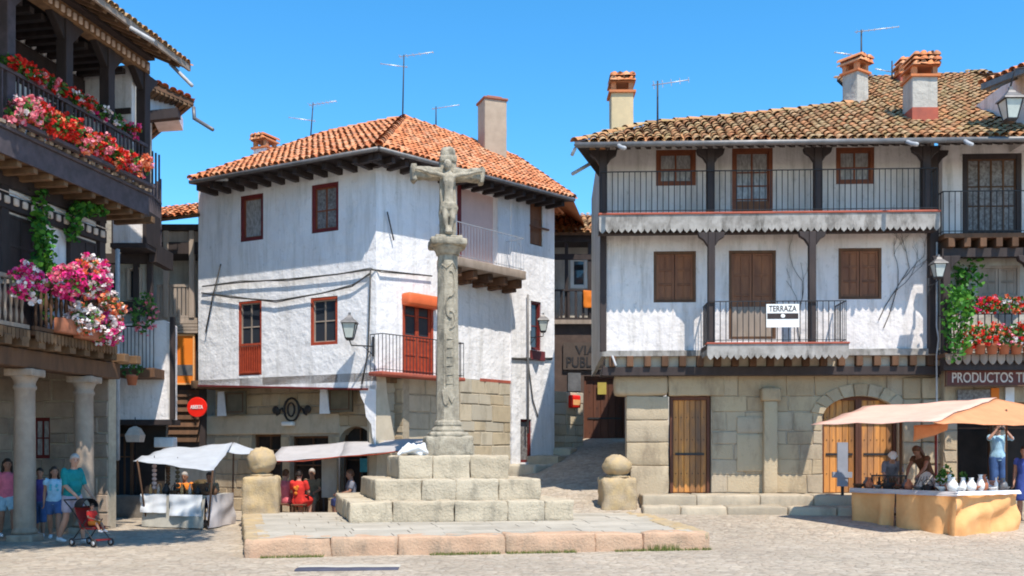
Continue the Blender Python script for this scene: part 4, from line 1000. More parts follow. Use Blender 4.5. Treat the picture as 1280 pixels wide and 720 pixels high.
m.add([A0 + Vector((.03, .0, 0)), wl, RH.p(u750, 0, 9.9)], [(0, 1, 2)])
m.build('side_soffit', K['dark'], rfr)
m = RH.mb(); m.tube([(uA, EW - .06, zE), (rp(1181, EW), EW - .06, zE)], .07, 8); m.build('gutter', K['zinc'], rfr)
m = RH.mb()
for px in (773, 1132): u = rp(px, EW); m.tube([(u, EW - .1, zE - .04), (u + .05, EW - .25, zE - .13), (u + .12, EW - .42, zE - .2)], .05, 8)
m.tube([Vector((uA, EW, zE - .06)), Vector((uA - .08, EW + .1, zE - .2))], .04, 8)
e9 = A0 + side * 1.6; m.tube([RH.T.inverted() @ e9, RH.T.inverted() @ (e9 + Vector((-.45, -.25, -.32)))], .045, 8)
m.build('eaves_pipe', K['pipe'], rfr)
q = roofpt(777, 160); chimney(rfr, q.x, q.y + .1, q.z - .4, 1.8 + (HY - 116) * q.y / FPX, .56, 'yellowch' if 'yellowch' in K else 'cream', 'tile', 'tiles')
q = roofpt(1070, 131); chimney(rfr, q.x + .05, q.y + .2, q.z - .6, 1.8 + (HY - 88) * q.y / FPX, .5, 'greywall', 'tile', 'tiles', rz=R(35))
q = roofpt(1152, 152); chimney(rfr, q.x, q.y + .1, q.z - .3, 1.8 + (HY - 97) * q.y / FPX, .64, 'greywall', 'tile', 'heap', band=.34 + .25)
q = roofpt(1133, 105); chimney(rfr, q.x, q.y + .1, q.z - .3, 1.8 + (HY - 92) * q.y / FPX, .5, 'redtrim', 'tile', 'tiles')
q = roofpt(822, 157); antenna(q, 1.15, 'pale antenna beside the left chimney of the mossy roof', [(.92, 8, .95, .3, 5)])
q = roofpt(1074, 130) + Vector((.2, .4, .9)); antenna(q, 1.35, 'antenna above the corner chimney of the mossy roof', [(.97, 4, 1.2, .12, 8), (.45, 176, 1.0, .12, 7)])
q = roofpt(1115, 104); antenna(q, .7, 'short antenna mast between the two tiled chimneys', [(.5, 170, .7, .08, 4)])
m = RH.mb(); u = rp(1170, -.2); m.tube([(u, -.25, .8), (u, -.25, 4.2), (u + .03, -.3, 4.6), (u, -.25, 4.9), (u, -.25, 7.0)], .024, 8); m.build('downpipe', K['pipe'], rh)
m = RH.mb(); m.tube([(rp(765), -.12, zj - .02), (rp(769), -.3, zj - .28)], .03, 6); m.build('spout', K['pipe'], rh)
p_ = RH.p(rp(1173, -1.0), -1.0, RH.z(1173, 338, -1.0)); lantern(p_, 'wall lantern with white cap at the joint of the cream house and the shop', .75, [(0, 0, -.28), (.0, .3, -.38), (0, .8, -.38)], 0)

# ledge (pavement) along the house
m = MB(RH.T); x = rp(802, -.5)
while x < rp(1420, -.5):
    L = ru(.9, 1.6); m.rock(x + .006, -.72 + ru(-.03, .03), .1, x + L - .006, .36, .735 + ru(-.012, .012), .035, .015, .2, 2); x += L
x = rp(802, -1)
while x < rp(1060, -1):
    L = ru(.9, 1.6); m.rock(x + .006, -1.35 + ru(-.05, .05) - max(0, (x - 3)) * .06, -.1, x + L - .006, -.70, .50 + ru(-.012, .012) , .05, .02, .2, 2); x += L
tag(m.build('pavement', K['pave']), kind='structure')

# ------------------------------------------------------------------ shop house at the right edge
sh = thing('shop_house', 'timbered shop house with flower balcony and maroon shop sign at the right edge', 'house', (RH.p(rp(1178), 0, 0).x, 24.9, .4))
v0, v1 = rp(1180), rp(1420)
dsh = RH.rect(1203, 192, 1277, 295, .1); wsh = RH.rect(1222, 332, 1275, 372, .1)
zfs = RH.z(1240, 303, 0)
wall(sh, RH, v0, v1, zfs, 10.0, .1, [dsh], .2, 'cream')
wall(sh, RH, v0, v1, 3.95, zfs, .1, [wsh], .2, 'brownwall' if 'brownwall' in K else 'greywall')
window(sh, RH, dsh, .12, 'dark', .13, (.25, .5, .75), (.35, .62), 'lace', 'brown', name='balcony_door')
shuttered(sh, RH, wsh, .12, 'palewood', 'palewood', 2)
b3 = -.55; q0, q1 = rp(1180, b3), rp(1420, b3); zd3 = RH.z(1240, 291, b3)
o3 = RH.mb(); o3.box(q0, b3, zd3 - .12, q1, .1, zd3); o3 = o3.build('balcony', K['brown'], sh, bevel=.01)
railing(o3, RH, q0, q1, zd3, RH.z(1240, 238, b3), b3 + .05, .14, 'iron', .012, (.5, 0))
m = RH.mb()
for i in range(12): x = q0 + .1 + (q1 - q0) * i / 12; m.box(x, b3 - .02, zd3 - .34, x + .16, .1, zd3 - .122)
m.build('joist_ends', K['brown'], o3, bevel=.01)
m = RH.mb(); m.box(q0, b3 + .12, zd3 - .56, q1, b3 + .34, zd3 - .342); m.build('carrying_beam', K['dark'], o3)
b4 = -.75; f0, f1 = rp(1181, b4), rp(1420, b4); zd4 = RH.z(1240, 441, b4)
o4 = RH.mb(); o4.box(f0, b4, zd4 - .1, f1, .1, zd4); o4 = o4.build('balcony', K['brown'], sh, bevel=.01)
m = RH.mb(); n = 22; zb4 = RH.z(1240, 456, b4)
for i in range(n):
    a, b = f0 + (f1 - f0) * i / n, f0 + (f1 - f0) * (i + 1) / n; c_ = (a + b) / 2
    m.prism([(a + .01, zd4 - .02), (a + .01, zb4 + .12), (a + .05, zb4 + .04), (c_, zb4), (b - .05, zb4 + .04), (b - .01, zb4 + .12), (b - .01, zd4 - .02)], b4 - .03, b4 - .005)
m.build('scalloped_fringe', K['palewood'], o4)
m = RH.mb(); m.box(f0, b4 + .06, zb4 - .12, f1, b4 + .3, zd4 - .102); m.build('carrying_beam', K['dark'], o4)
railing(o4, RH, f0 + .02, f1, zd4, RH.z(1240, 392, b4), b4 + .08, .16, 'iron', .014, (.6, 0))
for px in (1183, 1290): post(o4, rp(px, b4 + .2), b4 + .25, zd4, zd3 - .56, .18)
tiles_u = [(us, 0), (ur_, 0), (ur_, ruv(1400, 88)[1]), ruv(1290, 91), (us, vR)]
rfs = thing('roof', None, None); rfs.parent = sh
tiles(rfs, O, Ur, Vr, tiles_u, 'oldtile', .225, .3, crook=.06)
m = RH.mb(); m.add([(rp(1181, EW), EW, zE), (rp(1420, EW), EW, zE), (rp(1420, EW), .12, zE + .62), (rp(1181, EW), .12, zE + .62)], [(0, 1, 2, 3)])
for i in range(18): x = rp(1181, EW) + .1 + (ur_ - us) * i / 18; m.bar((x, EW + .05, zE - .03), (x, .02, zE + .55), .10, .12)
m.build('rafters', K['dark'], rfs)
m = RH.mb(); m.tube([(rp(1181, EW), EW - .06, zE), (rp(1420, EW), EW - .06, zE)], .07, 8); m.build('gutter', K['zinc'], rfs)
m = RH.mb(); u = rp(1204, EW); m.tube([(u, EW - .1, zE - .04), (u, EW - .25, zE - .13), (u + .04, EW - .4, zE - .22)], .05, 8); m.build('eaves_pipe', K['pipe'], rfs)
ss = thing('shop_sign', 'maroon shop sign board lettered PRODUCTOS TIPICOS under the flower balcony', 'sign', RH.p(rp(1240, -.5), -.5, 3.4))
a, c, b, d = RH.rect(1182, 461, 1312, 483, -.5); m = RH.mb(); m.box(a, -.5, c, b, -.44, d); m.build('board', K['maroon'], ss, bevel=.008)
m = RH.mb(); frame_bars(m, (a, c, b, d), -.52, .035, .02); m.build('moulding', K['brown'], ss)
a2 = rp(1190, -.5); text_part(ss, RH, 'PRODUCTOS TIPICOS', a2, c + (d - c) * .22, a2 + 2.42, d - (d - c) * .2, -.5, 'letter', 'sign_lettering', .012)
# shop front
g0, g1 = rp(1180, .1), rp(1420, .1)
hs = (rp(1197, .1), .74, rp(1245, .1), 3.05); hs2 = (rp(1258, .1), .74, g1 - .2, 3.05)
masonry(sh, RH, g0, g1, .3, 3.95, .12, [hs, hs2], (.3, .5), (.4, 1.0), 'rubble', 'shop_wall', .4)
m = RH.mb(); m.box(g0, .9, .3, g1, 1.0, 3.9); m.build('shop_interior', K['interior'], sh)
for hh in (hs, hs2):
    q = RH.mb(); frame_bars(q, hh, .3, .08, .1, (), (.72,)); q.build('shop_front_frame', K['brown'], sh)
m = RH.mb(); m.box(v0, .12, .3, v1, .16, .32); 
for (x0, y0, x1, y1, mt, nm, lab) in ((1197, 487, 1238, 505, 'lace', 'notice_board', 'grey picture board hung above the shop doorway'), (1239, 485, 1249, 500, 'orangesign', 'price_card', 'small bright orange card above the shop doorway'), (1257, 484, 1268, 505, 'whitec', 'poster', 'narrow pale poster between the two shop openings')):
    m = RH.mb(); a, c, b, d = RH.rect(x0, y0, x1, y1, .0); m.box(a, .0, c, b, .03, d); tag(m.build(nm, K[mt]), lab, nm.replace('_', ' '))

# eaves corner of another house reaching in at the top right
U9 = Vector((.40, -.917, 0)).normalized(); V9 = Vector((.917, .40, .42)).normalized(); O9 = P(1230, 108, 24.3)
ro = thing('side_roof', None, None); ro.parent = sh
tiles(ro, O9 + Vector((0, 0, .06)), U9, V9, [(0, 0), (1.5, 0), (1.5, 2.6), (0, 2.6)], 'tile', .22, .3)
m = MB(); m.bar(O9 + Vector((-.04, 0, -.02)), O9 + U9 * 1.5 + Vector((-.04, 0, -.02)), .10, .14); m.bar(O9 + Vector((.1, 0, -.05)), O9 + V9 * 2.5, .12, .16); m.build('eaves_board', K['zinc'], ro)
m = MB(); m.box(12.45, 24.3, 9.3, 15, 28, 11.1); m.build('upper_storey', K['cream'], sh)
p_ = P(1263, 137, 23.2); lantern(p_, 'large lantern with a conical cap hanging under the top right eaves', 1.05, [(0, 0, .5), (0.1, 0, .9), (.5, 0, .95), (1.0, 0, .9)], 0)

# ------------------------------------------------------------------ alley: end house, door, low stone wall
ah = thing('alley_house', 'small tiled house with a wooden balcony at the end of the alley', 'house', (2.4, 36, 2))
AF = Face(P(680, 0, 36).x, 36, P(800, 0, 36).x, 36)
def ar(*a): return AF.rect(*a)
dA = ar(730, 470, 782, 549); dA = (dA[0], 2.0, dA[2], dA[3])
wall(ah, AF, 0, AF.L, 1.0, AF.z(740, 400), 0, [dA], .25, 'darkwall')
wd = ar(713, 322, 734, 360, .9); dk = ar(737, 318, 748, 360, .9)
wall(ah, AF, 0, AF.L, AF.z(740, 400), AF.z(740, 290), .9, [wd], .15, 'greywall')
window(ah, AF, wd, .92, 'whitepaint', .1, (), (), 'glass')
m = AF.mb(); m.box(dk[0], .86, dk[1], dk[2], .9, dk[3]); m.build('dark_door', K['dark'], ah)
bl = AF.mb(); zb = AF.z(740, 400, -.1); zt2 = AF.z(740, 362, -.1); bl.box(0, -.2, zb - .15, AF.L, 1.0, zb); bl = bl.build('balcony', K['palewood'], ah)
m = AF.mb(); m.box(0, -.16, zt2 - .06, AF.L, -.08, zt2); m.box(0, -.16, zb, AF.L, -.08, zb + .08)
for i in range(int(AF.L / .26)): x = .1 + i * .26; m.box(x - .045, -.14, zb + .08, x + .045, -.10, zt2 - .06)
m.build('baluster_rail', K['dark'], bl)
for px in (708, 737): m = AF.mb(); u = AF.u(px, .0); m.box(u - .06, -.06, zb, u + .06, .06, AF.z(px, 292)); m.build('timber_post', K['dark'], bl)
m = AF.mb(); m.box(0, -.1, AF.z(720, 325), AF.L, 0, AF.z(720, 318)); m.box(0, -.15, AF.z(720, 303), AF.L, .9, AF.z(720, 293)); m.build('eaves_beam', K['dark'], ah)
ra = thing('roof', None, None); ra.parent = ah
O2 = AF.p(0, -.4, AF.z(720, 291, -.4)); tiles(ra, O2, (1, 0, 0), (0, 1, .5), [(0, 0), (AF.L, 0), (AF.L, 2.6), (0, 2.6)], 'oldtile', .22, .3)
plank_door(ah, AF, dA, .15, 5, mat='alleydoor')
a, c, b, d = ar(747, 478, 758, 493, .05); m = AF.mb(); m.box(a, .05, c, b, .07, d); tag(m.build('notice', K['f_notice'] if 'f_notice' in K else K['orangesign']), 'small yellow notice pinned to the dark alley door', 'notice')
cl = thing('orange_cloth', 'bright orange cloth hung over the alley balcony rail', 'cloth', AF.p(AF.u(739), -.25, 7)); cl = cl
a, c, b, d = ar(729, 363, 749, 385, -.2); m = AF.mb(); m.rock(a, -.24, c, b, -.17, d, .02, .02, .1, 5); m.build('cloth_sheet', K['orangesign'], cl)
asg = thing('alley_sign', 'dark board with black lettering VIA PUBLICA above the alley door', 'sign', AF.p(AF.u(730), -.1, 5))
a, c, b, d = ar(704, 428, 770, 462, -.1); m = AF.mb(); m.box(a, -.1, c, b, -.05, d); m.build('board', K['signbrown'] if 'signbrown' in K else K['brown'], asg)
r1 = ar(719, 432, 745, 443, -.1); r2 = ar(708, 446, 762, 459, -.1)
text_part(asg, AF, 'VIA', *r1, -.1, 'iron', 'sign_lettering', .02); text_part(asg, AF, 'PUBLICA', *r2, -.1, 'iron', 'sign_lettering', .02)
m = AF.mb(); a, c, b, d = ar(710, 466, 726, 489, -.08); m.box(a, -.08, c, b, -.03, d); tag(m.build('grey_meter_door', K['zinc']), 'flat grey metal door of a meter box beside the alley door', 'meter box')
asw = Face(WR.p(WR.L + .02, 0, 0).x - .05, 33.4, P(729, 0, 34.5).x, 34.5)
als = thing('alley_stone_wall', 'short sunlit stone wall between the white house and the alley door', 'wall', (2, 34, 1.5))
masonry(als, asw, 0, asw.L, 1.0, asw.z(710, 490), 0, (), (.3, .45), (.4, .8), 'stone', 'masonry')
mb = thing('red_mailbox', 'red box with pale front fixed on the alley stone wall', 'mailbox', asw.p(asw.u(718, -.1), -.1, 3.6))
a, c, b, d = asw.rect(713, 494, 724, 510, -.12); m = asw.mb(); m.rock(a, -.2, c, b, 0, d, .04, .002, .1); m.build('box', K['redsign'], mb)
m = asw.mb(); m.box(a + .05, -.21, c + .1, b - .05, -.2, c + .28); m.build('front_plate', K['orangec'], mb)
# sloping kerb at the foot of the wall, edging the alley
m = MB(); q = [Vector((.55, 30.6)), Vector((1.3, 31.6)), Vector((1.75, 32.8)), Vector((2.15, 34.0))]
for a, b in zip(q, q[1:]):
    F_ = Face(a.x, a.y, b.x, b.y); m.rock(0, -.18, gz(a.x, a.y) - .3, F_.L, .9, gz((a.x + b.x) / 2, (a.y + b.y) / 2) + .12, .06, .03, .2, 2, F_.T)
tag(m.build('alley_kerb', K['stone']), kind='structure')
# ------------------------------------------------------------------ left galleried house
LH = Face(-11.1, 14.0, -8.97, 25.2)
lh = thing('galleried_house', 'dark timber house with flowered gallery and stone column arcade at the left edge', 'house', (-10.3, 20, 0))
uE = LH.u(139)                                          # far end of the arcade and first floor
uG = LH.u(184, -.6)                                          # far end of the gallery
def colm(u, label):
    p = LH.p(u, 0, 0); t = thing('stone_column', label, 'column', (p.x, p.y, 0)); m = MB(Matrix.Translation((p.x, p.y, 0)))
    m.rock(-.27, -.27, -.05, .27, .27, .14, .04, .01, .1); m.lathe([(.25, .15), (.25, .2), (.21, .26)] + [(.215 - .02 * i / 8, .3 + 2.75 * i / 8) for i in range(9)] + [(.225, 3.08), (.225, 3.13), (.2, 3.16), (.21, 3.22), (.25, 3.30), (.285, 3.34)], n=18)
    m.build('shaft', K['colstone'], t); m = MB(Matrix.Translation((p.x, p.y, 0))); m.rock(-.29, -.29, 3.33, .29, .29, 3.48, .02, .008, .1); m.build('capital', K['colstone'], t)
uc1, uc2 = LH.u(31), LH.u(105)
colm(uc1, 'stone column nearest the left edge, with people behind it'); colm(uc2, 'farther stone column behind the man in teal')
m = LH.mb(); m.box(-1, -.24, 3.49, uE, .24, 3.86); m.build('arcade_beam', K['brown'], lh, bevel=.02)
m = LH.mb()
for i in range(22): u = -.8 + i * .5; m.box(u, -.5, 3.87, u + .2, 2.3, 4.06)
m.build('floor_joists', K['soffit'], lh, bevel=.01)
m = LH.mb(); m.box(-1, -.15, 4.062, uE, 2.4, 4.12); m.build('floor_boards', K['soffit'], lh)
# back wall of the arcade
aw = 2.2; wn_ = (3.2, 1.4, 4.1, 2.6); wn2 = (wn_[2] + 1.3, 0, wn_[2] + 2.1, 2.3)
masonry(lh, LH, -1, uE + .1, 0, 3.87, aw, [wn_], (.3, .5), (.5, 1.0), 'colstone', 'arcade_wall', .2)
window(lh, LH, wn_, aw + .08, 'darkred', .06, (.5,), (.5,), 'sky_glass' if 'sky_glass' in K else 'curtain')
m = LH.mb(); m.box(wn_[0] - .25, aw - .05, wn_[3] + .02, wn_[2] + .3, aw + .03, wn_[3] + .3); m.build('window_lintel', K['ashlar'], lh, bevel=.02)
ea, eb = LH.p(uE - .02, aw + .05, 0), LH.p(uE - .02, .06, 0); EF = Face(ea.x, ea.y, eb.x, eb.y); we = EF.rect(39, 522, 62, 573)
masonry(lh, EF, 0, EF.L, 0, 3.85, 0, [we], (.26, .5), (.35, .9), 'colstone', 'arcade_end_wall', .2)
window(lh, EF, we, .07, 'darkred', .05, (.5,), (.5,), 'curtain')
# first floor front, white panels between dark posts
f1 = .25; zt1 = 7.4
panels = LH
doors = []
m = LH.mb(); m.box(-1, f1, 4.12, uE, f1 + .25, zt1 - .02); m.build('first_floor_wall', K['white'], lh)
m = LH.mb()
for i in range(9): u = uE - .12 - i * 1.1; m.box(u - .11, f1 - .12, 4.12, u + .11, f1 - .002, zt1)
m.box(-1, f1 - .14, 6.66, uE, f1 - .003, 6.95); m.box(-1, f1 - .14, zt1 - .28, uE, f1 - .003, zt1 - .02)
m.build('timber_framing', K['dark'], lh, bevel=.01)
for k in (1, 3, 5, 7):
    u = uE - .12 - k * 1.1; m = LH.mb(); panel_leaf(m, u + .16, 4.2, u + .95, 6.6, f1 - .06, 4, 2); m.build('balcony_door', K['dark'], lh)
m = LH.mb()
for i in range(40): u = -.8 + i * .27; 
m.box(-1, f1 - .16, 6.98, uE, f1 - .141, 7.0)
for i in range(40):
    u = -.8 + i * .27
    if u < uE - .2: m.rock(u, f1 - .19, 6.76, u + .15, f1 - .12, 6.92, .05, .005, .1)
m.build('carved_frieze', K['letter'], lh)
# first floor balcony: two projecting parts
def baluster_balcony(u0, u1, w, label_mat='palewood'):
    o = LH.mb(); o.box(u0, w, 4.125, u1, f1, 4.22); o = o.build('balcony', K['brown'], lh, bevel=.01); m = LH.mb(); n = int((u1 - u0) / .16)
    m.box(u0, w, 5.14, u1, w + .09, 5.22); m.box(u0, w, 4.23, u1, w + .08, 4.31); m.box(u1 - .08, w + .09, 5.14, u1, f1, 5.22); m.box(u1 - .08, w + .08, 4.23, u1, f1, 4.31)
    for i in range(n):
        u = u0 + .08 + i * .16; m.lathe([(.02, 0), (.035, .15), (.022, .3), (.045, .5), (.022, .7), (.03, .83)], LH.T.inverted() @ (LH.T @ Vector((u, w + .045, 4.31))), 6)
    m.build('balustrade', K[label_mat], o)
    m = LH.mb(); n = int((u1 - u0) / .11)
    for i in range(n): u = u0 + (u1 - u0) * i / n; m.prism([(u, 4.20), (u, 4.04), (u + .045, 3.98), (u + .09, 4.04), (u + .09, 4.20)], w - .03, w - .004)
    m.build('scalloped_fringe', K['soffit'], o); return o
baluster_balcony(-1, LH.u(37, -.45), -.45); baluster_balcony(LH.u(44, -.5), LH.u(146, -.5), -.5, 'brown')
m = LH.mb(); m.rock(LH.u(72, -.62), -.72, 4.24, LH.u(92, -.62), -.52, 4.55, .03, .004, .2); m.rock(LH.u(96, -.62), -.74, 4.2, LH.u(144, -.62), -.52, 4.5, .03, .004, .2); m.build('terracotta_trough', K['terracotta'], lh)
# gallery
gw = -.6; zg0, zg1 = 7.40, 7.87
g = LH.mb(); g.box(-1, gw, zg0 + .05, uG, 2.2, zg1 - .02); g = g.build('gallery_floor', K['soffit'], lh)
m = LH.mb(); m.box(-1, gw - .04, zg0, uG + .02, gw - .001, zg1); m.box(-1, gw - .10, zg1 + .001, uG + .05, gw + .1, zg1 + .07); m.build('gallery_fascia', K['purple'], g, bevel=.01)
m = LH.mb()
for i in range(24): u = -.8 + i * .48; m.box(u, gw + .02, zg0 - .10, u + .13, f1 + .2, zg0 + .048)
m.build('gallery_joists', K['soffit'], g, bevel=.01)
m = LH.mb()
for i in range(40):
    u = -.8 + i * .28
    if u < uG - .1: m.box(u, gw - .13, zg1 + .075, u + .12, gw - .02, zg1 + .14)
m.build('fascia_stud_row', K['palewood'], g)
zr2 = 9.08; rl = LH.mb(); rl.box(-1, gw - .03, zr2 - .07, uG, gw + .07, zr2)
for i in range(78):
    u = -1 + i * .15; rl.bar((u, gw + .02, zg1 + .07), (u, gw + .02, zr2 - .07), .035)
rl.build('gallery_railing', K['purple'], g)
zpt = 10.78
for px in (9, 82, 135, 180): 
    u = LH.u(px, gw + .1); m = LH.mb(); m.box(u - .12, gw, zg1 + .0, u + .12, gw + .24, zpt); m.prism([(u + .12, zpt), (u + .55, zpt), (u + .12, zpt - .45)], gw + .03, gw + .2); m.prism([(u - .12, zpt - .45), (u - .55, zpt), (u - .12, zpt)], gw + .03, gw + .2)
    m.build('timber_post', K['purple' if px < 20 else 'dark'], g, bevel=.012)
m = LH.mb(); m.box(-1, gw - .02, zpt + .001, uG + .1, gw + .26, zpt + .28); m.build('eaves_beam', K['soffit'], g, bevel=.01)
m = LH.mb()
for i in range(60):
    u = -.9 + i * .2
    if u < uG: m.rock(u, gw - .06, zpt + .05, u + .11, gw - .005, zpt + .2, .04, .004, .1)
m.build('carved_frieze', K['letter'], g)
iw = .95                                             # wall behind the gallery
m = LH.mb(); m.box(-1, iw, zg1 - .02, uG - .1, iw + .2, 11.7); m.box(uG - .25, gw + .25, zg1 - .02, uG - .1, iw, 10.9); m.build('gallery_back_wall', K['white'], lh)
m = LH.mb()
for u in (uG - .36, uG - 2.0, uG - 3.7, uG - 5.4, uG - 7.1): m.box(u - .1, iw - .06, zg1, u + .1, iw - .002, 11.2)
m.box(-1, iw - .07, 9.75, uG - .26, iw - .003, 9.92); m.box(-1, iw - .09, 10.3, uG - .26, iw - .004, 10.6); m.box(uG - .30, gw + .26, 9.75, uG - .252, iw - .1, 9.88)
m.build('timber_framing', K['dark'], lh)
m = LH.mb()
for r_ in (10.05, 10.7):
    for i in range(30):
        u = uG - .7 - i * .36
        m.ell((u, iw - .10, r_), .09, .05, .10, 8, 6)
m.build('plaster_bosses', K['white'], lh)
m = LH.mb()
for i in range(30): u = uG - .5 - i * .36; m.box(u - .07, gw + .3, 10.62, u + .07, iw - .08, 10.74)
m.box(-1, gw - .2, 11.06, uG, iw + .1, 11.12); m.build('ceiling_joists', K['dark'], lh)
for u in (uG - 1.45, uG - 4.9): m = LH.mb(); panel_leaf(m, u, zg1 + .02, u + .95, 9.7, iw - .05, 4, 2); m.build('gallery_door', K['dark'], lh)
# roof
le = -1.5; rl_ = thing('roof', None, None); rl_.parent = lh; uR_ = LH.u(236, le)
zle = 11.0; Oe = LH.p(-1.2, le, zle); Ve = (Vector((LH.n.x, LH.n.y, 0)) + Vector((0, 0, .45))).normalized(); Ue = Vector((LH.d.x, LH.d.y, 0))
tiles(rl_, Oe, Ue, Ve, [(0, 0), (uR_ + 1.2, 0), (uR_ + 1.2, 5.5), (0, 5.5)], 'oldtile', .21, .3)
m = LH.mb(); m.add([(-1.2, le, zle - .04), (uR_, le, zle - .04), (uR_, 2.5, zle - .04 + .45 * 4.0), (-1.2, 2.5, zle - .04 + .45 * 4.0)], [(0, 1, 2, 3)])
for i in range(30):
    u = -1 + i * .42
    if u < uR_: m.bar((u, le + .04, zle - .10), (u, 1.2, zle - .10 + .45 * 2.66), .12, .14)
m.build('rafters', K['soffit'], rl_)
m = LH.mb(); m.bar((-1.2, le - .02, zle - .06), (uR_, le - .02, zle - .06), .06, .14); m.build('eaves_board', K['palewood'], rl_)
m = LH.mb(); m.box(uR_ - .06, le, zle - .2, uR_, le + .3, zle + .1)
Ti = LH.T.inverted()
m = LH.mb(); m.tube([Ti @ P(213, 80, 23.6), Ti @ P(240, 107, 23.2)], .045, 8); m.tube([Ti @ P(163, 35, 21.0), Ti @ P(192, 52, 21.0)], .05, 8); m.build('eaves_pipe', K['pipe'], rl_)
m = LH.mb(); m.box(-1, 2.6, 0, uE - .6, 8, 12.2); m.build('inner_walls', K['interior'], lh)

# ------------------------------------------------------------------ narrow gabled house behind it
GF = Face(P(60, 0, 27.2).x, 27.2, P(188, 0, 27.2).x, 27.2)
gh = thing('gabled_side_house', 'narrow dark timber house with white plaster jetty behind the left gallery', 'house', (-10.8, 27.2, 0))
gL = GF.L
zp0, zp1 = GF.z(175, 525, -.1), GF.z(175, 408, -.1)
m = GF.mb(); m.box(0, 0, zp0, gL, .12, 12.0); m.build('upper_wall', K['greywall'], gh)
uJ = GF.u(214, -.5); uJ0 = GF.u(133, -.5)
m = GF.mb(); m.prism([(uJ0, zp0), (uJ, zp0), (uJ, zp1), (GF.u(205, -.5), zp1 + .12), (uJ0 + .4, zp1), (uJ0, zp1 - .1)], -.5, -.02); m.build('plaster_jetty', K['cream'], gh)
m = GF.mb(); m.box(uJ0, -.53, zp0 - .14, uJ + .02, .2, zp0 - .002); m.box(uJ - .03, -.53, zp0, uJ + .08, -.4, zp1 + .2); m.build('jetty_beam', K['dark'], gh)
# gable with orange verge and boarded soffit
c1 = P(243, 131, 27); c0 = P(186, 106, 26.6)
m = MB(); gw0 = P(188, 112, 27.15); gw1 = P(220, 127, 27.15); gw2 = P(220, 141, 27.15); gw3 = P(188, 143, 27.15)
m.add([gw0, gw3, gw2, gw1] + [p + Vector((-.3, 1.5, 0)) for p in (gw0, gw3, gw2, gw1)], [(0, 1, 2, 3), (2, 6, 7, 3), (1, 5, 6, 2)]); m.build('gable_panel', K['white'], gh)
m = MB(); m.bar(P(186, 146, 27.0), P(224, 142, 27.0), .22, .26); m.build('gable_beam', K['dark'], gh)
bk_ = P(190, 175, 29.8)
m = MB(); m.add([c0, c1, bk_, P(150, 150, 29.5)], [(0, 1, 2, 3)]); 
d_ = (bk_ - c1)
for i in range(9):
    a = c0.lerp(c1, .1 + .1 * i) + Vector((0, 0, -.05)); m.bar(a, a + d_ * (.95), .1, .1)
m.build('eaves_soffit', K['soffit'], gh)
U2 = (c1 - c0).normalized(); V2 = (d_ - U2 * d_.dot(U2)).normalized(); k2 = (c1 - c0).length; dd_ = (d_.dot(U2), d_.dot(V2)); tiles(gh, c0 + Vector((0, 0, .08)), U2, V2, [(0, 0), (k2, 0), (k2 + dd_[0], dd_[1]), (dd_[0], dd_[1])], 'tile', .2, .3, 'verge_tiles', .12)
m = MB(); m.tube([P(243, 148, 26.9), P(266, 162, 26.3)], .05, 8); m.tube([P(242, 134, 27), P(243, 149, 26.9)], .05, 8); m.build('eaves_pipe', K['zinc'], gh)
# white box bay, dark rail and small flower balcony
m = MB(); a, b = P(141, 304, 26.2), P(179, 267, 26.2); m.box(a.x, 26.2, a.z, b.x, 27.2, b.z); m.build('box_bay', K['cream'], gh, bevel=.01)
m = MB(); m.box(a.x - .05, 26.15, a.z - .12, b.x + .08, 27.2, a.z - .002); m.box(b.x, 26.16, a.z, b.x + .1, 27.2, b.z + .1); m.build('bay_framing', K['dark'], gh)
rl2 = MB(); a, b = P(184, 300, 26.4), P(201, 252, 27.8); A2, B2_ = Vector((a.x, a.y, 0)), Vector((b.x, b.y, 0))
for t in range(9):
    p = A2.lerp(B2_, t / 8); rl2.bar((p.x, p.y, 7.35), (p.x, p.y, 8.75 + .08 * t), .035)
for z in (7.4, 8.0, 8.7): rl2.bar((A2.x, A2.y, z), (B2_.x, B2_.y, z), .06)
rl2.build('side_railing', K['purple'], gh)
m = MB(); a, b = P(186, 305, 26.9), P(201, 330, 27.2); m.box(a.x, 26.9, b.z, b.x + .0, 28.2, a.z); m.build('bracket_block', K['dark'], gh)
m = GF.mb()
for px in (143, 170, 187): u = GF.u(px, -.1); m.box(u - .07, -.12, zp1, u + .07, -.001, 9)
m.box(GF.u(130), -.14, GF.z(160, 330), gL, -.002, GF.z(160, 318)); m.box(GF.u(120), -.16, GF.z(160, 392), gL, -.004, GF.z(160, 378))
m.build('timber_framing', K['dark'], gh)
m = MB(); p = P(147, 440, 25.6); m.tube([(p.x, p.y, 1.6), (p.x, p.y, P(0, 312, 25.6).z)], .06, 8); m.build('pale_pole', K['pipe'], gh)
window(gh, GF, GF.rect(160, 335, 178, 376), -.06, 'palewood', .06, (.5,), (), 'glass')
fb = MB(); a, b = P(148, 472, 26.0), P(194, 458, 26.0); fb.box(a.x, 25.95, a.z - .0, b.x, 27.2, a.z + .25); fb = fb.build('small_balcony', K['brown'], gh, bevel=.01)
m = MB(); zt_ = P(0, 408, 26).z
for i in range(10): x = a.x + .04 + (b.x - a.x - .08) * i / 9; m.tube([(x, 26.0, a.z + .25), (x, 26.0, zt_)], .012, 5)
m.bar((a.x, 26, zt_), (b.x, 26, zt_), .04); m.build('railing', K['iron'], fb)
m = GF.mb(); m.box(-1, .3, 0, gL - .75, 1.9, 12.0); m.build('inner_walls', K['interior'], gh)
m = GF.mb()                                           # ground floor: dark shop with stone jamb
m.box(-1.5, .28, -.1, gL + .3, .3, zp0 - .14); m.build('shop_interior', K['interior'], gh)
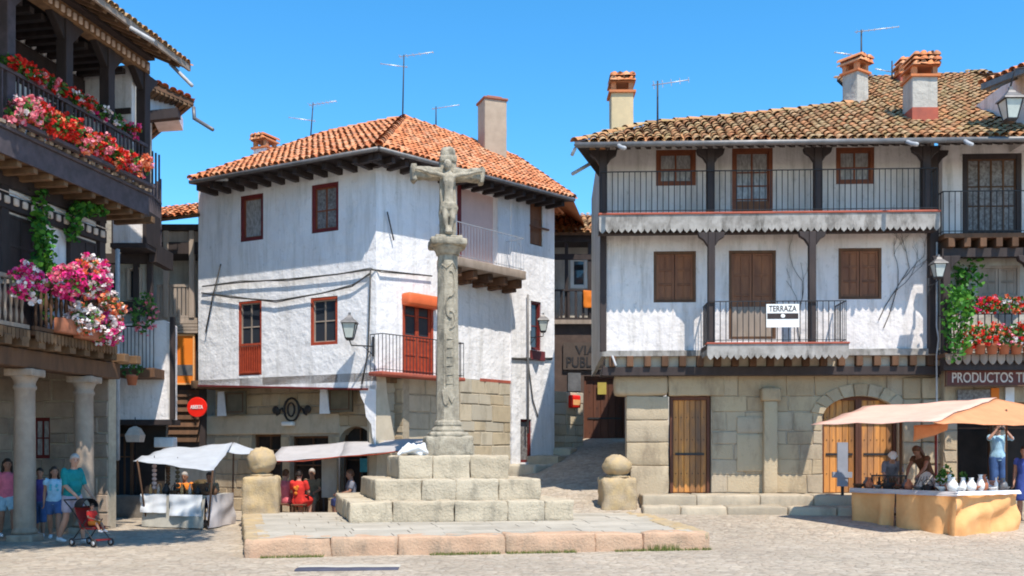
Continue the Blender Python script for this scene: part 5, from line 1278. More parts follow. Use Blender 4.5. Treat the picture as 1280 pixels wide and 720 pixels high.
masonry(gh, GF, GF.u(128, .1), GF.u(141, .1), 0, zp0 - .15, .1, (), (.4, .5), (.3, .5), 'stone', 'stone_jamb')

# ------------------------------------------------------------------ house with wooden balcony at the end of the gap
SFc = Face(P(186, 0, 30.4).x, 30.4, P(256, 0, 30.4).x, 30.4)
shh = thing('wooden_balcony_house', 'grey plaster house with pale wooden balcony and orange board beside the white house', 'house', (-10.2, 30.4, 0))
sL = SFc.L
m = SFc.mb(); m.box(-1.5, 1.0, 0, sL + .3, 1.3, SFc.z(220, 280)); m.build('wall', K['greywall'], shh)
zbf = SFc.z(225, 398, 0); ztt = SFc.z(225, 281, 0)
bb = SFc.mb(); bb.box(SFc.u(196), -.1, zbf - .18, sL, 1.0, zbf); bb = bb.build('balcony', K['palewood'], shh, bevel=.01)
m = SFc.mb(); zr3 = SFc.z(225, 356)
m.box(SFc.u(197), -.1, zr3 - .08, SFc.u(243), -.02, zr3); m.box(SFc.u(197), -.1, zbf + .001, SFc.u(243), -.02, zbf + .08)
for i in range(9):
    u = SFc.u(199) + (SFc.u(241) - SFc.u(199)) * i / 8; m.box(u - .045, -.08, zbf + .08, u + .045, -.03, zr3 - .08)
m.build('balustrade', K['palewood'], bb)
m = SFc.mb()
for px in (209, 241): u = SFc.u(px); m.box(u - .08, -.14, zbf, u + .08, -.0, ztt - .2)
m.build('timber_post', K['palewood'], bb, bevel=.01)
m = SFc.mb(); m.box(-1, -.12, ztt - .9, sL, 1.0, ztt - .55); m.box(-1, -.18, ztt - .2, sL, 1.0, ztt - .02); m.build('eaves_beam', K['dark'], shh)
m = SFc.mb(); m.box(-1, -.05, ztt - .54, sL, 0, ztt - .21); m.build('eaves_infill', K['palewood'], shh)
tiles(shh, SFc.p(-.6, -.45, ztt - .05) , (1, 0, .12), (0, 1, .42), [(0, 0), (sL + .6, 0), (sL + .6, 2), (0, 2)], 'tile', .21, .3, 'roof_tiles')
m = SFc.mb()
for i in range(4): m.box(SFc.u(206), -.22 + .03 * i, zbf - .45 + .1 * i - .02, sL, .2, zbf - .36 + .1 * i - .03)
m.build('moulded_beams', K['palewood'], shh)
m = SFc.mb(); zs0, zs1 = SFc.z(228, 552), SFc.z(228, 486)
m.box(SFc.u(209), .05, zs0 - .4, sL, .2, zbf - .5)
m.build('boarding', K['dark'], shh)
m = SFc.mb()
for i in range(7):
    z = zs0 + (zs1 - zs0) * i / 7; m.add([(SFc.u(211), -.04, z), (SFc.u(249), -.04, z), (SFc.u(249), .03, z + .2), (SFc.u(211), .03, z + .2)], [(0, 1, 2, 3)]); m.box(SFc.u(211), -.05, z - .015, SFc.u(249), .04, z + .0)
m.build('louvre_slats', K['brown'], shh)
ob = thing('orange_board', 'bright orange board with a grey strip fixed under the pale wooden balcony', 'sign', SFc.p(SFc.u(230, -.1), -.1, 5))
a, c, b, d = SFc.rect(217, 418, 244, 481, -.1); m = SFc.mb(); m.box(a, -.14, c, b, -.08, d); m.build('board', K['orangesign'], ob)
m = SFc.mb(); m.box(a + .05, -.15, c + .28, b - .02, -.141, c + .6); m.build('grey_strip', K['zinc'], ob)
m = SFc.mb(); frame_bars(m, (a, c, b, d), -.17, .05, .03); m.build('frame', K['orangec'], ob)
rs = thing('round_red_sign', 'round red enamel sign with white lettering hanging beside the louvred boards', 'sign', P(246.5, 509, 29.4))
q = P(246.5, 509, 29.4); r = 12.5 * 29.4 / FPX; m = MB(Matrix.Translation(q) @ Matrix.Rotation(R(90), 4, 'X')); m.lathe([(r * .96, -.04), (r, -.02), (r, .02), (r * .96, .04)], n=28, sm=False); m.build('disc', K['redsign'], rs)
sq = Face(q.x - 1, q.y - .05, q.x + 1, q.y - .05); text_part(rs, sq, 'ABIERTA', 1 - r * .62, q.z - r * .17, 1 + r * .62, q.z + r * .2, 0, 'whitepaint', 'sign_lettering', .01)
m = MB(); m.bar(q + Vector((.0, .03, r * .9)), q + Vector((-.1, .9, r * .9)), .04); m.build('bracket', K['iron'], rs)
p_ = P(208, 499, 28.6)
t = thing('white_box_lamp', 'small white box lamp hanging below the louvred boards', 'lamp', P(207, 553, 27.5)); q = P(207, 553, 27.5)
m = MB(Matrix.Translation(q)); m.rock(-.26, -.2, -.14, .26, .2, .14, .03, .002, .2); m.build('lamp_body', K['whitec'], t); m = MB(Matrix.Translation(q)); m.tube([(0, 0, .14), (0, 0, .7)], .015, 5); m.build('cord', K['iron'], t)
t = thing('lantern_sign', 'small pale box lantern hanging in front of the dark shop at the left', 'lamp', P(169, 545, 26.6)); q = P(169, 545, 26.6)
m = MB(Matrix.Translation(q)); m.rings([[Vector((x * s, y * s, z)) for x, y in ((-1, -1), (1, -1), (1, 1), (-1, 1))] for s, z in ((.17, -.16), (.2, .02), (.12, .2), (.03, .26))], True, False); m.build('lamp_body', K['f_notice2'] if 'f_notice2' in K else K['letter'], t)
m = MB(Matrix.Translation(q)); m.tube([(0, 0, .26), (0, 0, .5)], .012, 5); m.build('cord', K['iron'], t)

# ------------------------------------------------------------------ flowers
def leafquad(m, c, s, flat=.0):
    a = Vector((ru(-1, 1), ru(-1, 1), ru(-1, 1))).normalized(); b = a.orthogonal().normalized(); b = (b * math.cos(1) + a.cross(b) * math.sin(ru(0, 6))).normalized(); 
    n = a; x = n.orthogonal().normalized(); y = n.cross(x); t = ru(0, 6.28); x, y = x * math.cos(t) + y * math.sin(t), y * math.cos(t) - x * math.sin(t)
    m.add([c - x * s - y * s * .5, c + x * s * .2 - y * s * .8, c + x * s + y * s * .1, c + x * s * .1 + y * s * .8 , c - x * s * .8 + y * s * .5], [(0, 1, 2, 3, 4)])
def plant(loc, rx, ry, rz_, nleaf, ncl, cols, label, group=None, droop=.3, pot=None, name='geranium_plant', cs=.075, leaf='leaf', seed=None, parent_like=None):
    t = thing(name, label, 'flowers' if ncl else 'plant', loc, 0, group); T = Matrix.Translation(loc)
    def sp():
        a = ru(0, 6.283); e = ru(-1, 1); q = math.sqrt(1 - e * e); r = ru(.45, 1.0) ** .5; p = Vector((math.cos(a) * q * rx, math.sin(a) * q * ry, e * rz_)) * r
        p.z += .12 * rz_ * noise.noise(p * 4); p.z -= droop * abs(p.y) * .6; return p
    m = MB(T); c0 = Vector((0, 0, rz_ * .7))
    for i in range(nleaf): leafquad(m, c0 + sp(), ru(.03, .055))
    m.build('foliage', K[leaf], t)
    for cm_, fr in cols:
        m = MB(T)
        for i in range(int(ncl * fr)):
            p = c0 + sp() * 1.1; k = cs * ru(.6, 1.15)
            for j in range(11): leafquad(m, p + Vector((ru(-1, 1), ru(-1, 1), ru(-.8, .8))) * k * .6, k * .42)
        m.build('blossoms', K[cm_], t)
    if pot:
        m = MB(T); pr, ph = pot
        m.lathe([(pr * .7, -ph + .0), (pr * .95, 0 - .04), (pr * 1.08, -.04), (pr * 1.08, .02), (pr * .9, .02), (pr * .88, -.03)], n=12); m.build('pot', K['terracotta'], t)
    return t
random.seed(21)
# rail-top row and hanging row on the gallery
top_c = [[('f_red', 1)], [('f_red', 1)], [('f_red', .8), ('f_pink', .3)], [('f_pink', .5), ('f_red', .5)], [('f_red', .5), ('f_white', .3)], [('f_white', .6), ('f_red', .3)], [('f_red', .8), ('f_pink', .2)], [('f_white', .7), ('f_mag', .3)], [('f_white', .6), ('f_pink', .4)], [('f_mag', .5), ('f_red', .4)]]
xs = [20, 38, 52, 66, 78, 97, 113, 131, 150, 170]
cn = ['scarlet', 'scarlet', 'scarlet and pink', 'pink and red', 'red and white', 'mostly white', 'red', 'white with magenta', 'white with pink', 'magenta and red']
for i, (px, c_) in enumerate(zip(xs, top_c)):
    u = LH.u(px, gw - .1); p = LH.p(u, gw + .02, zr2 + .02)
    plant(p, .22, .22, .17, 95, 20, c_, cn[i] + ' geranium along the top rail of the left gallery, ' + ORD[i] + ' from the left', 'geraniums on the top rail of the gallery', .1, None, cs=.09)
low_c = [[('f_white', .15), ('f_pink', .8)], [('f_pink', .9), ('f_orange', .3)], [('f_pink', .5), ('f_red', .5)], [('f_red', .6), ('f_orange', .5)], [('f_red', 1.1)], [('f_red', .9), ('f_orange', .2)], [('f_pink', .7), ('f_orange', .4)], [('f_pink', .4), ('f_red', .5)], [('f_red', .6), ('f_pink', .4)], [('f_orange', .6), ('f_red', .5)], [('f_red', .5), ('f_pink', .5)], [('f_orange', .7), ('f_pink', .3)]]
cl_ = ['soft pink', 'pink', 'pink and red', 'orange red', 'deep red', 'red', 'coral pink', 'pink and red', 'red and pink', 'coral red', 'red and pink', 'coral']
xs = [27, 37, 50, 62, 75, 88, 102, 117, 131, 145, 160, 176]
for i, (px, c_) in enumerate(zip(xs, low_c)):
    u = LH.u(px, gw - .25); p = LH.p(u, gw - .22, 8.12 + .05 * (i % 3))
    plant(p, .27, .22, .27, 90, 36, c_, cl_[i] + ' geranium hanging outside the gallery rail, ' + ORD[i] + ' from the left', 'geraniums hanging outside the gallery rail', .5, None, cs=.10)
m = LH.mb(); u0_, u1_ = LH.u(16, gw), LH.u(181, gw); m.box(u0_, gw - .28, 8.0, u1_, gw - .14, 8.08); m.build('flower_trough', K['purple'], lh, bevel=.01)
# big first-floor displays
def at(px, py, Y): return P(px, py, Y)
def atL(px, py, w): return LH.p(LH.u(px, w), w, LH.z(px, py, w))
big = [(34, 352, 19.6, .30, .30, .36, [('f_mag', .8), ('f_white', .4)], 'magenta and white petunias bulging over the first floor balcony at the far left', 70),
       (84, 350, 21.3, .35, .30, .34, [('f_mag', .8), ('f_pink', .3)], 'magenta half of the great petunia ball on the first floor balcony', 80),
       (112, 345, 22.2, .42, .32, .42, [('f_mag', .6), ('f_white', .35), ('f_orange', .25)], 'great pink and white petunia ball on the first floor balcony', 110),
       (104, 396, 21.6, .34, .30, .32, [('f_white', .9), ('f_orange', .15)], 'white petunias trailing below the great pink ball', 70),
       (131, 412, 22.6, .36, .30, .34, [('f_mag', .7), ('f_white', .5)], 'magenta and white petunias at the lower right corner of the left balcony', 80),
       (140, 386, 22.9, .26, .25, .34, [('f_white', .5), ('f_orange', .6)], 'white and orange petunias beside the pale pole', 50)]
for (px, py, Y, rx, ry, rz_, c_, lab, n) in big:
    p = atL(px, py, -.75); p.z -= rz_ * .7; plant(p, rx, ry, rz_, 120, n, c_, lab, None, .2, None, 'petunia_plant', .10)
plant(at(180, 400, 25.9) - Vector((0, 0, .2)), .34, .25, .55, 220, 26, [('f_pink', 1)], 'pink flowers climbing the small balcony behind the pale pole', None, .2)
plant(at(165, 455, 25.9) - Vector((0, 0, .3)), .3, .22, .25, 120, 0, [], 'green pot plant on the floor of the small flower balcony', None, .2, (.15, .25), 'pot_plant')
def climber(pts, label, n, s=.07, spread=.25, name='climbing_plant'):
    t = thing(name, label, 'climbing plant', pts[0]); m = MB()
    for i in range(n):
        k = ru(0, len(pts) - 1.001); a = pts[int(k)].lerp(pts[int(k) + 1], k % 1); leafquad(m, a + Vector((ru(-1, 1), ru(-1, 1), ru(-1, 1))) * spread, ru(.6, 1.2) * s)
    m.build('foliage', K['ivy'], t); m = MB(); m.tube([p + Vector((0, .1, 0)) for p in pts], .02, 5); m.build('stem', K['brown'], t); return t
climber([atL(56, 335, -.3), atL(54, 312, -.3), atL(56, 296, -.25), atL(48, 270, 0), atL(52, 240, 0)], 'green climber rising from the balcony between two white panels', 330, .065, .19)
climber([atL(92, 300, .0), atL(93, 262, -.1), atL(110, 262, -.2), atL(133, 262, -.2)], 'green climber trailing under the gallery floor to the corner', 300, .06, .15)
climber([atL(60, 326, -.3), atL(58, 345, -.3), atL(62, 395, -.3)], 'dark green creeper hanging beside the magenta petunias', 160, .06, .13)
climber([at(1196, 442, 23.9), at(1194, 405, 23.9), at(1204, 378, 24.0), at(1192, 366, 24.3)], 'green climber on the left end of the shop house flower balcony', 480, .06, .27)
climber([at(1215, 332, 25.0), at(1205, 350, 25.0), at(1200, 372, 25.0)], 'dark green foliage in the shade over the shop house balcony', 260, .07, .3)
# shop-house balcony: two rows
c4 = [[('f_red', .7), ('f_mag', .4)], [('f_red', .8)], [('f_pink', .4), ('f_red', .5)], [('f_white', .3), ('f_orange', .6)], [('f_red', .9)], [('f_orange', .6), ('f_red', .4)], [('f_pink', .6), ('f_red', .3)], [('f_red', .6), ('f_white', .3)]]
n4 = ['red and magenta', 'bright red', 'pink and red', 'white and coral', 'deep red', 'coral red', 'pink', 'red and white']
for i, px in enumerate((1219, 1233, 1247, 1262, 1277, 1292)):
    u = rp(px, b4); p = RH.p(u, b4 + .02, RH.z(px, 388, b4)); plant(p, .27, .24, .2, 90, 24, c4[i], n4[i] + ' geranium on the railing of the shop house balcony, ' + ORD[i] + ' from the left', 'geraniums on the railing of the shop house', .2)
for i, px in enumerate((1207, 1222, 1237, 1252, 1267, 1282)):
    u = rp(px, b4); p = RH.p(u, b4 - .14, RH.z(px, 432, b4)); c_ = c4[(i + 3) % 8]; plant(p, .28, .26, .32, 110, 34, c_, n4[(i + 3) % 8] + ' geranium above the scalloped fringe of the shop house, ' + ORD[i] + ' from the left', 'geraniums above the scalloped fringe of the shop house', .4, (.14, .22))

# ------------------------------------------------------------------ tree added out of view to cast the shade on the arcade
tr = thing('added_shade_tree', 'added tree out of view at the near left, shading the arcade', 'tree', (-10.3, 11.4, 0))
m = MB(); tp_ = [Vector((-10.3, 11.4, -.1)), Vector((-10.25, 11.45, 2.5)), Vector((-10.0, 11.7, 5)), Vector((-9.2, 12.3, 7.6)), Vector((-7.9, 13.3, 9.4))]
m.tube(tp_, [.30, .25, .21, .17, .12], 10)
for a_2 in range(9):
    b_ = Vector((-6.4 + ru(-1.4, 1.4), 14.6 + ru(-1.5, 1.5), ru(10.2, 12.8))); m.tube([tp_[4], tp_[4].lerp(b_, .5) + Vector((0, 0, .3)), b_], [.09, .06, .025], 6)
m.build('trunk', K['brown'], tr)
m = MB(); cc_ = [(Vector((-6.0 + ru(-1.9, 1.7), 14.6 + ru(-1.6, 1.8), ru(10.6, 12.8))), ru(.7, 1.1)) for _ in range(46)]
for c_, r_ in cc_:
    for i in range(330):
        d_2 = Vector((ru(-1, 1), ru(-1, 1), ru(-1, 1)))
        if d_2.length < 1: leafquad(m, c_ + d_2.normalized() * r_ * ru(.5, 1), ru(.06, .12))
m.build('crown', K['ivy'], tr)
# ------------------------------------------------------------------ people
C = {}
for n_, c_ in dict(teal=(.01, .22, .22), lilac=(.42, .38, .46), denim=(.06, .12, .28), paleblue=(.35, .55, .68), purple=(.09, .06, .22), pink=(.75, .18, .26), red=(.72, .04, .03), coral=(.78, .17, .20), grey=(.22, .22, .26), brownc=(.14, .06, .03), white=(.72, .72, .74), navy=(.03, .04, .12), aqua=(.10, .45, .55), khaki=(.3, .25, .17), black=(.02, .02, .022), orange=(.75, .22, .03), blue=(.07, .12, .45), darkred=(.30, .025, .025)).items():
    C[n_] = cloth('cloth_' + n_, c_)
HAIR = {'dark': pm('dark_hair', (.02, .014, .01), (.035, .02, .014), 20, .5, .4, 60, .003, stretch=(1, 1, .2)), 'brown': pm('brown_hair', (.13, .055, .025), (.08, .035, .018), 20, .5, .4, 60, .003, stretch=(1, 1, .2)), 'grey': pm('grey_hair', (.42, .38, .35), (.3, .27, .25), 20, .6, .4, 60, .003), 'white': C['white']}
EYE = pm('dark_eye', (.02, .015, .012), None, 5, .3, 0)
def esec(c, d, x, rx, ry, n=14):
    d = d.normalized(); x = (x - d * x.dot(d)).normalized(); y = d.cross(x)
    return [c + x * rx * math.cos(2 * math.pi * k / n) + y * ry * math.sin(2 * math.pi * k / n) for k in range(n)]
BASE = dict(pelvis=(0, 0, .95), waist=(0, 0, 1.10), chest=(0, 0, 1.30), neck=(0, 0, 1.47), head=(0, -.02, 1.63), look=(0, -1, 0),
            shL=(.175, 0, 1.42), elL=(.21, .02, 1.14), wrL=(.22, -.06, .90), shR=(-.175, 0, 1.42), elR=(-.21, .02, 1.14), wrR=(-.22, -.06, .90),
            hiL=(.09, 0, .93), knL=(.10, -.02, .50), anL=(.10, .02, .08), hiR=(-.09, 0, .93), knR=(-.10, -.02, .50), anR=(-.10, .02, .08), toe=(0, -1, 0))
def person(label, loc, rz, h, pose=None, top=None, bottom=None, hair=('dark', 'short'), skin=None, sleeve=.45, leg=.45, extra=(), shoes='black', sex='m', hat=None, group=None):
    J = {k: Vector(v) for k, v in BASE.items()}
    for k, v in (pose or {}).items(): J[k] = Vector(v)
    s = h / 1.75; skin = skin or SKIN; W = 1.0 if sex == 'm' else .9
    t = thing('person', label, 'person', loc, rz, group)
    T = Matrix.Translation(loc) @ Matrix.Rotation(rz, 4, 'Z') @ Matrix.Scale(s, 4)
    X = (J['shL'] - J['shR']).normalized()
    def torso(m, g, lo=0, hi=9):
        P_ = [J['pelvis'] - (J['waist'] - J['pelvis']) * .7, J['pelvis'], J['waist'], J['chest'], J['chest'].lerp(J['neck'], .62), J['neck'], J['neck'].lerp(J['head'], .45)]
        r_ = [(.135, .10), (.17 * (1 if sex == 'm' else 1.03), .115), (.148 * W, .105), (.168 * W, .12), (.165 * W, .09), (.062, .062), (.054, .056)]
        rg = []
        for i in range(lo, min(hi, len(P_))):
            d = P_[min(i + 1, len(P_) - 1)] - P_[max(i - 1, 0)]; rg.append(esec(P_[i], d, X, r_[i][0] + g, r_[i][1] + g))
        m.rings(rg)
    def limb(m, a, b, c, r, g=0, f=1.0, tail=0):
        a, b, c = J[a], J[b], J[c]; pts = [a, a.lerp(b, .33), a.lerp(b, .7), b, b.lerp(c, .3), b.lerp(c, .7), c]; rr = [r[0], r[0] * .98, r[1] * 1.05, r[1], r[2] * 1.08, r[2] * .8, r[3]]
        if f < 1:
            n = 2 + int(f * 4.01); pts, rr = pts[:n], rr[:n]
        m.tube(pts, [x + g for x in rr], 12)
    def hand(m, el, wr, sgn):
        d = (J[wr] - J[el]).normalized(); sd = X.cross(d); sd = sd.normalized() if sd.length > .1 else Vector((0, -1, 0)); wd = d.cross(sd)
        p0 = J[wr]; m.rings([esec(p0 + d * q, d, sd, a, b, 10) for q, a, b in ((-.02, .026, .022), (.02, .034, .02), (.06, .042, .018), (.095, .04, .016))])
        for i, l in enumerate((.062, .072, .068, .052)):
            k = p0 + d * .085 + sd * (.030 - .020 * i); c_ = wd * sgn
            m.tube([k, k + d * l * .45, k + d * l * .75 + c_ * l * .35, k + d * l * .85 + c_ * l * .7], [.0105, .010, .009, .008], 6)
        k = p0 + d * .03 + sd * .03; m.tube([k, k + d * .03 + sd * .025, k + d * .06 + sd * .03 + wd * sgn * .015], [.013, .012, .009], 6)
    m = MB(T); torso(m, 0)
    for q in 'LR':
        limb(m, 'sh' + q, 'el' + q, 'wr' + q, (.052, .040, .038, .027)); limb(m, 'hi' + q, 'kn' + q, 'an' + q, (.088, .058, .058, .036)); hand(m, 'el' + q, 'wr' + q, 1 if q == 'L' else -1)
        m.ell(J['sh' + q], .06, .06, .06)
    L = J['look'].normalized(); hd = J['head']; up = (hd - J['neck']).normalized(); sx = up.cross(-L); sx = sx.normalized() if sx.length > .1 else X; fw = sx.cross(up); fw = fw if fw.dot(L) > 0 else -fw
    HM = Matrix(((sx.x, -fw.x, up.x, hd.x), (sx.y, -fw.y, up.y, hd.y), (sx.z, -fw.z, up.z, hd.z), (0, 0, 0, 1)))
    mh = MB(T @ HM)                               # head frame: -y is the face
    mh.rings([[Vector((rx * math.cos(2 * math.pi * k / 16), y + ry * math.sin(2 * math.pi * k / 16), z)) for k in range(16)] for z, rx, ry, y in
              ((-.125, .03, .032, -.035), (-.11, .046, .055, -.022), (-.08, .058, .075, -.012), (-.04, .068, .086, -.006), (0, .074, .093, 0), (.04, .076, .096, .004), (.075, .070, .088, .006), (.10, .052, .066, .008), (.115, .026, .034, .008))])
    mh.tube([(0, -.088, .012), (0, -.106, -.02), (0, -.112, -.035), (0, -.094, -.045)], [.008, .012, .015, .010], 8)
    mh.tube([(-.022, -.088, -.068), (0, -.095, -.066), (.022, -.088, -.068)], .007, 6)
    for e in (-1, 1): mh.ell((e * .078, .005, -.005), .012, .022, .032, 8, 6); mh.ell((e * .03, -.082, .006), .013, .010, .009, 8, 6)
    m.v += mh.v; n0 = len(m.v) - len(mh.v); m.f += [tuple(n0 + i for i in f) for f in mh.f]; m.sm += mh.sm
    m.build('body', skin, t, remesh=.0105 * max(s, .8))
    me_ = MB(T @ HM)
    for e in (-1, 1): me_.ell((e * .030, -.0905, .008), .008, .005, .0055, 8, 6); me_.tube([(e * .045, -.084, .026), (e * .03, -.094, .031), (e * .016, -.093, .028)], .004, 5)
    me_.build('eyes', EYE, t)
    # hair
    kind, st = hair
    if st != 'none':
        mh = MB(T @ HM); rg = []
        for z, rx, ry, y in ((-.06, .070, .055, .05), (-.02, .084, .075, .032), (.03, .088, .092, .018), (.07, .084, .096, .012), (.10, .068, .080, .010), (.125, .04, .048, .01), (.135, .012, .016, .01)):
            rg.append([Vector((rx * math.cos(2 * math.pi * k / 16), y + ry * math.sin(2 * math.pi * k / 16), z)) * ru(.985, 1.02) for k in range(16)])
        mh.rings(rg)
        if st == 'long':
            for i in range(9):
                a = R(200 - 220 * i / 8 + 100 - 90); x = .075 * math.cos(R(-10 + 200 * i / 8)); y = .03 + .065 * math.sin(R(-10 + 200 * i / 8))
                mh.tube([(x, y, .05), (x * 1.15, y + .01, -.06), (x * 1.2, y + .02, -.18), (x * 1.05, y + .01, -.30 + ru(-.03, .03))], [.03, .03, .028, .012], 7)
        mh.build('hair', HAIR[kind], t)
    if hat:
        mh = MB(T @ HM); mh.lathe([(.105, .045), (.12, .05), (.10, .07), (.092, .11), (.06, .145), (.01, .15)], n=16); mh.rings([[Vector((.07 * math.cos(R(a)), -.09 - q * .05 * math.sin(R(180 - a) if a <= 180 else 0), .05 + z)) for a in range(0, 181, 20)] for q, z in ((0, 0), (1.4, -.005), (1.4, .006), (0, .012))], False)
        mh.build('cap', C[hat], t)
    def fold(m, amp=.012):
        for i, p in enumerate(m.v): m.v[i] = p + noise.noise_vector(p * 9) * amp * s
    if top:
        m = MB(T); torso(m, .018, 0 if bottom not in ('dress',) else 1, 5)
        m.rings([esec(J['chest'].lerp(J['neck'], q), J['neck'] - J['chest'], X, a, b) for q, a, b in ((.55, .17 * W + .012, .105), (.82, .12 * W, .085), (.97, .075, .07))])
        for q in 'LR': m.ell(J['sh' + q], .066, .066, .064); limb(m, 'sh' + q, 'el' + q, 'wr' + q, (.056, .046, .042, .034), .014, sleeve)
        fold(m); m.build('shirt', C[top], t, remesh=.014)
    if bottom and bottom[0] in ('shorts', 'trousers'):
        m = MB(T); P0 = J['pelvis']; d = J['waist'] - P0
        m.rings([esec(P0 + d * q, d, X, a, b) for q, a, b in ((-.75, .15, .115), (-.3, .178, .13), (.2, .175, .126), (.65, .160, .118))])
        for q in 'LR': limb(m, 'hi' + q, 'kn' + q, 'an' + q, (.094, .070, .064, .052), .018, leg if bottom[0] == 'shorts' else .97)
        fold(m); m.build(bottom[0], C[bottom[1]], t, remesh=.015)
    if bottom and bottom[0] == 'skirt':
        m = MB(T); P0 = J['pelvis']; kc = (J['knL'] + J['knR']) / 2; d = P0 - kc
        m.rings([esec(P0.lerp(kc, q), d, X, a * 1.0, b) for q, a, b in ((1.05, .22, .17), (.8, .215, .165), (.4, .20, .155), (0, .185, .135), (-.25, .165, .12))], True)
        fold(m, .02); m.build('skirt', C[bottom[1]], t, remesh=.016)
    m = MB(T)
    for q in 'LR':
        a = J['an' + q]; f = J['toe'].normalized(); 
        m.rings([esec(a + Vector((0, 0, z)) + f * q_, f, Vector((1, 0, 0)) if abs(f.x) < .9 else Vector((0, 1, 0)), rx, rz2, 10) for q_, z, rx, rz2 in ((-.06, -.04, .02, .02), (-.05, -.03, .035, .045), (.02, -.028, .042, .05), (.10, -.045, .046, .034), (.16, -.052, .04, .026), (.19, -.055, .02, .016))])
    m.build('shoes', C[shoes], t)
    for k, (nm_, fn, mt) in enumerate(extra): m = MB(T); fn(m, J); m.build(nm_, mt, t)
    return t
walk = dict(hiL=(.09, 0, .93), knL=(.10, -.16, .52), anL=(.10, -.20, .10), knR=(-.10, .05, .50), anR=(-.10, .24, .12))
# group in the shade of the arcade
push = dict(walk); push.update(elL=(.22, -.08, 1.15), wrL=(.17, -.36, .93), elR=(-.22, -.08, 1.15), wrR=(-.17, -.36, .93), chest=(0, -.03, 1.3), neck=(0, -.05, 1.47), head=(0, -.08, 1.63), look=(-.5, -1, -.1))
def belly(m, J): m.ell(J['waist'] + Vector((0, -.05, .03)), .17, .13, .17)
pX = lambda px, Y: (px - CX) * Y / FPX
person('stout grey-haired man in a teal shirt and lilac shorts pushing a stroller', (pX(90, 19.6), 19.6, 0), R(62), 1.76, push, 'teal', ('shorts', 'lilac'), ('grey', 'short'), None, .5, .42, [('belly', belly, C['teal'])], 'white')
person('girl with long dark hair in a pale blue patterned top and denim shorts', (pX(68, 20.4), 20.4, 0), R(20), 1.50, dict(walk, look=(.3, -1, 0)), 'paleblue', ('shorts', 'denim'), ('dark', 'long'), SKIN2, .15, .3, [('print', lambda m, J: [m.ell(J['chest'] + Vector((ru(-.09, .09), -.135, ru(-.12, .06))), .03, .012, .03) for _ in range(7)], C['aqua'])], 'white', 'f')
person('child in a purple top and jeans half hidden behind the near stone column', (pX(50, 21.1), 21.1, 0), R(15), 1.46, walk, 'purple', ('trousers', 'denim'), ('dark', 'short'), SKIN2, .9, .4, (), 'white', 'f')
person('woman in a pink top and pale blue skirt at the left edge of the arcade', (pX(9, 20.7), 20.7, 0), R(35), 1.66, walk, 'pink', ('shorts', 'paleblue'), ('dark', 'long'), SKIN2, .35, .45, (), 'white', 'f')
# stroller
sx0, sy0 = pX(118, 19.3), 19.15
st = thing('stroller', 'dark folding stroller with red seat pushed by the man in teal', 'stroller', (sx0, sy0, 0), R(62))
T = Matrix.Translation((sx0, sy0, 0)) @ Matrix.Rotation(R(62), 4, 'Z') @ Matrix.Scale(.86, 4)
m = MB(T)
for s in (-1, 1): x = s * .22; m.tube([(x, .62, 1.02), (x, .40, .85), (x, .0, .45), (x, -.38, .12)], .013, 6); m.tube([(x, .34, .12), (x, .05, .42), (x, -.1, .60)], .013, 6); m.tube([(x, -.36, .42), (x, .0, .45)], .011, 6)
m.tube([(-.22, .62, 1.02), (.22, .62, 1.02)], .016, 6); m.tube([(-.22, .34, .14), (.22, .34, .14)], .011, 6); m.tube([(-.22, -.36, .16), (.22, -.36, .16)], .011, 6); m.build('frame', K['iron'], st)
m = MB(T); m.rock(-.19, -.25, .38, .19, .10, .44, .02, .004, .1); m.add([(-.19, .08, .42), (.19, .08, .42), (.19, .28, .88), (-.19, .28, .88), (-.19, .12, .40), (.19, .12, .40), (.19, .32, .87), (-.19, .32, .87)], [(0, 1, 2, 3), (7, 6, 5, 4), (0, 3, 7, 4), (1, 5, 6, 2), (3, 2, 6, 7)]); m.box(-.17, -.42, .14, .17, -.30, .17); m.build('seat', C['darkred'], st)
m = MB(T); m.rings([[Vector((.21 * math.cos(R(a)), y, .86 + .20 * math.sin(R(a)))) for a in range(0, 181, 20)] for y in (.02, .16, .30)], False); m.build('hood', C['black'], st)
for sx_ in (-.23, .23):
    for y in (-.36, .34):
        m = MB(T @ Matrix.Translation((sx_, y, .09)) @ Matrix.Rotation(R(90), 4, 'Y')); m.lathe([(.05, -.018), (.085, -.018), (.09, 0), (.085, .018), (.05, .018)], n=14); w_ = m.build('wheel', K['iron'], st)
        m = MB(T @ Matrix.Translation((sx_, y, .09)) @ Matrix.Rotation(R(90), 4, 'Y')); m.lathe([(.0, -.02), (.05, -.02), (.05, .02), (.0, .02)], n=10); m.build('hub', K['alu'], w_)
sit = dict(pelvis=(0, 0, .50), waist=(0, .02, .66), chest=(0, .03, .86), neck=(0, .02, 1.03), head=(0, -.01, 1.19), shL=(.175, .02, .98), shR=(-.175, .02, .98), elL=(.23, -.06, .74), elR=(-.23, -.06, .74), wrL=(.14, -.28, .68), wrR=(-.14, -.28, .68),
           hiL=(.09, 0, .50), hiR=(-.09, 0, .50), knL=(.12, -.42, .50), knR=(-.12, -.42, .50), anL=(.12, -.40, .08), anR=(-.12, -.40, .08))
person('small child in red and orange sitting in the stroller', (sx0 + .02, sy0 - .02, .215), R(62), .80, dict(sit, anL=(.12, -.62, .22), anR=(-.12, -.62, .22)), 'red', ('shorts', 'orange'), ('dark', 'short'), SKIN2, .4, .5, (), 'white')
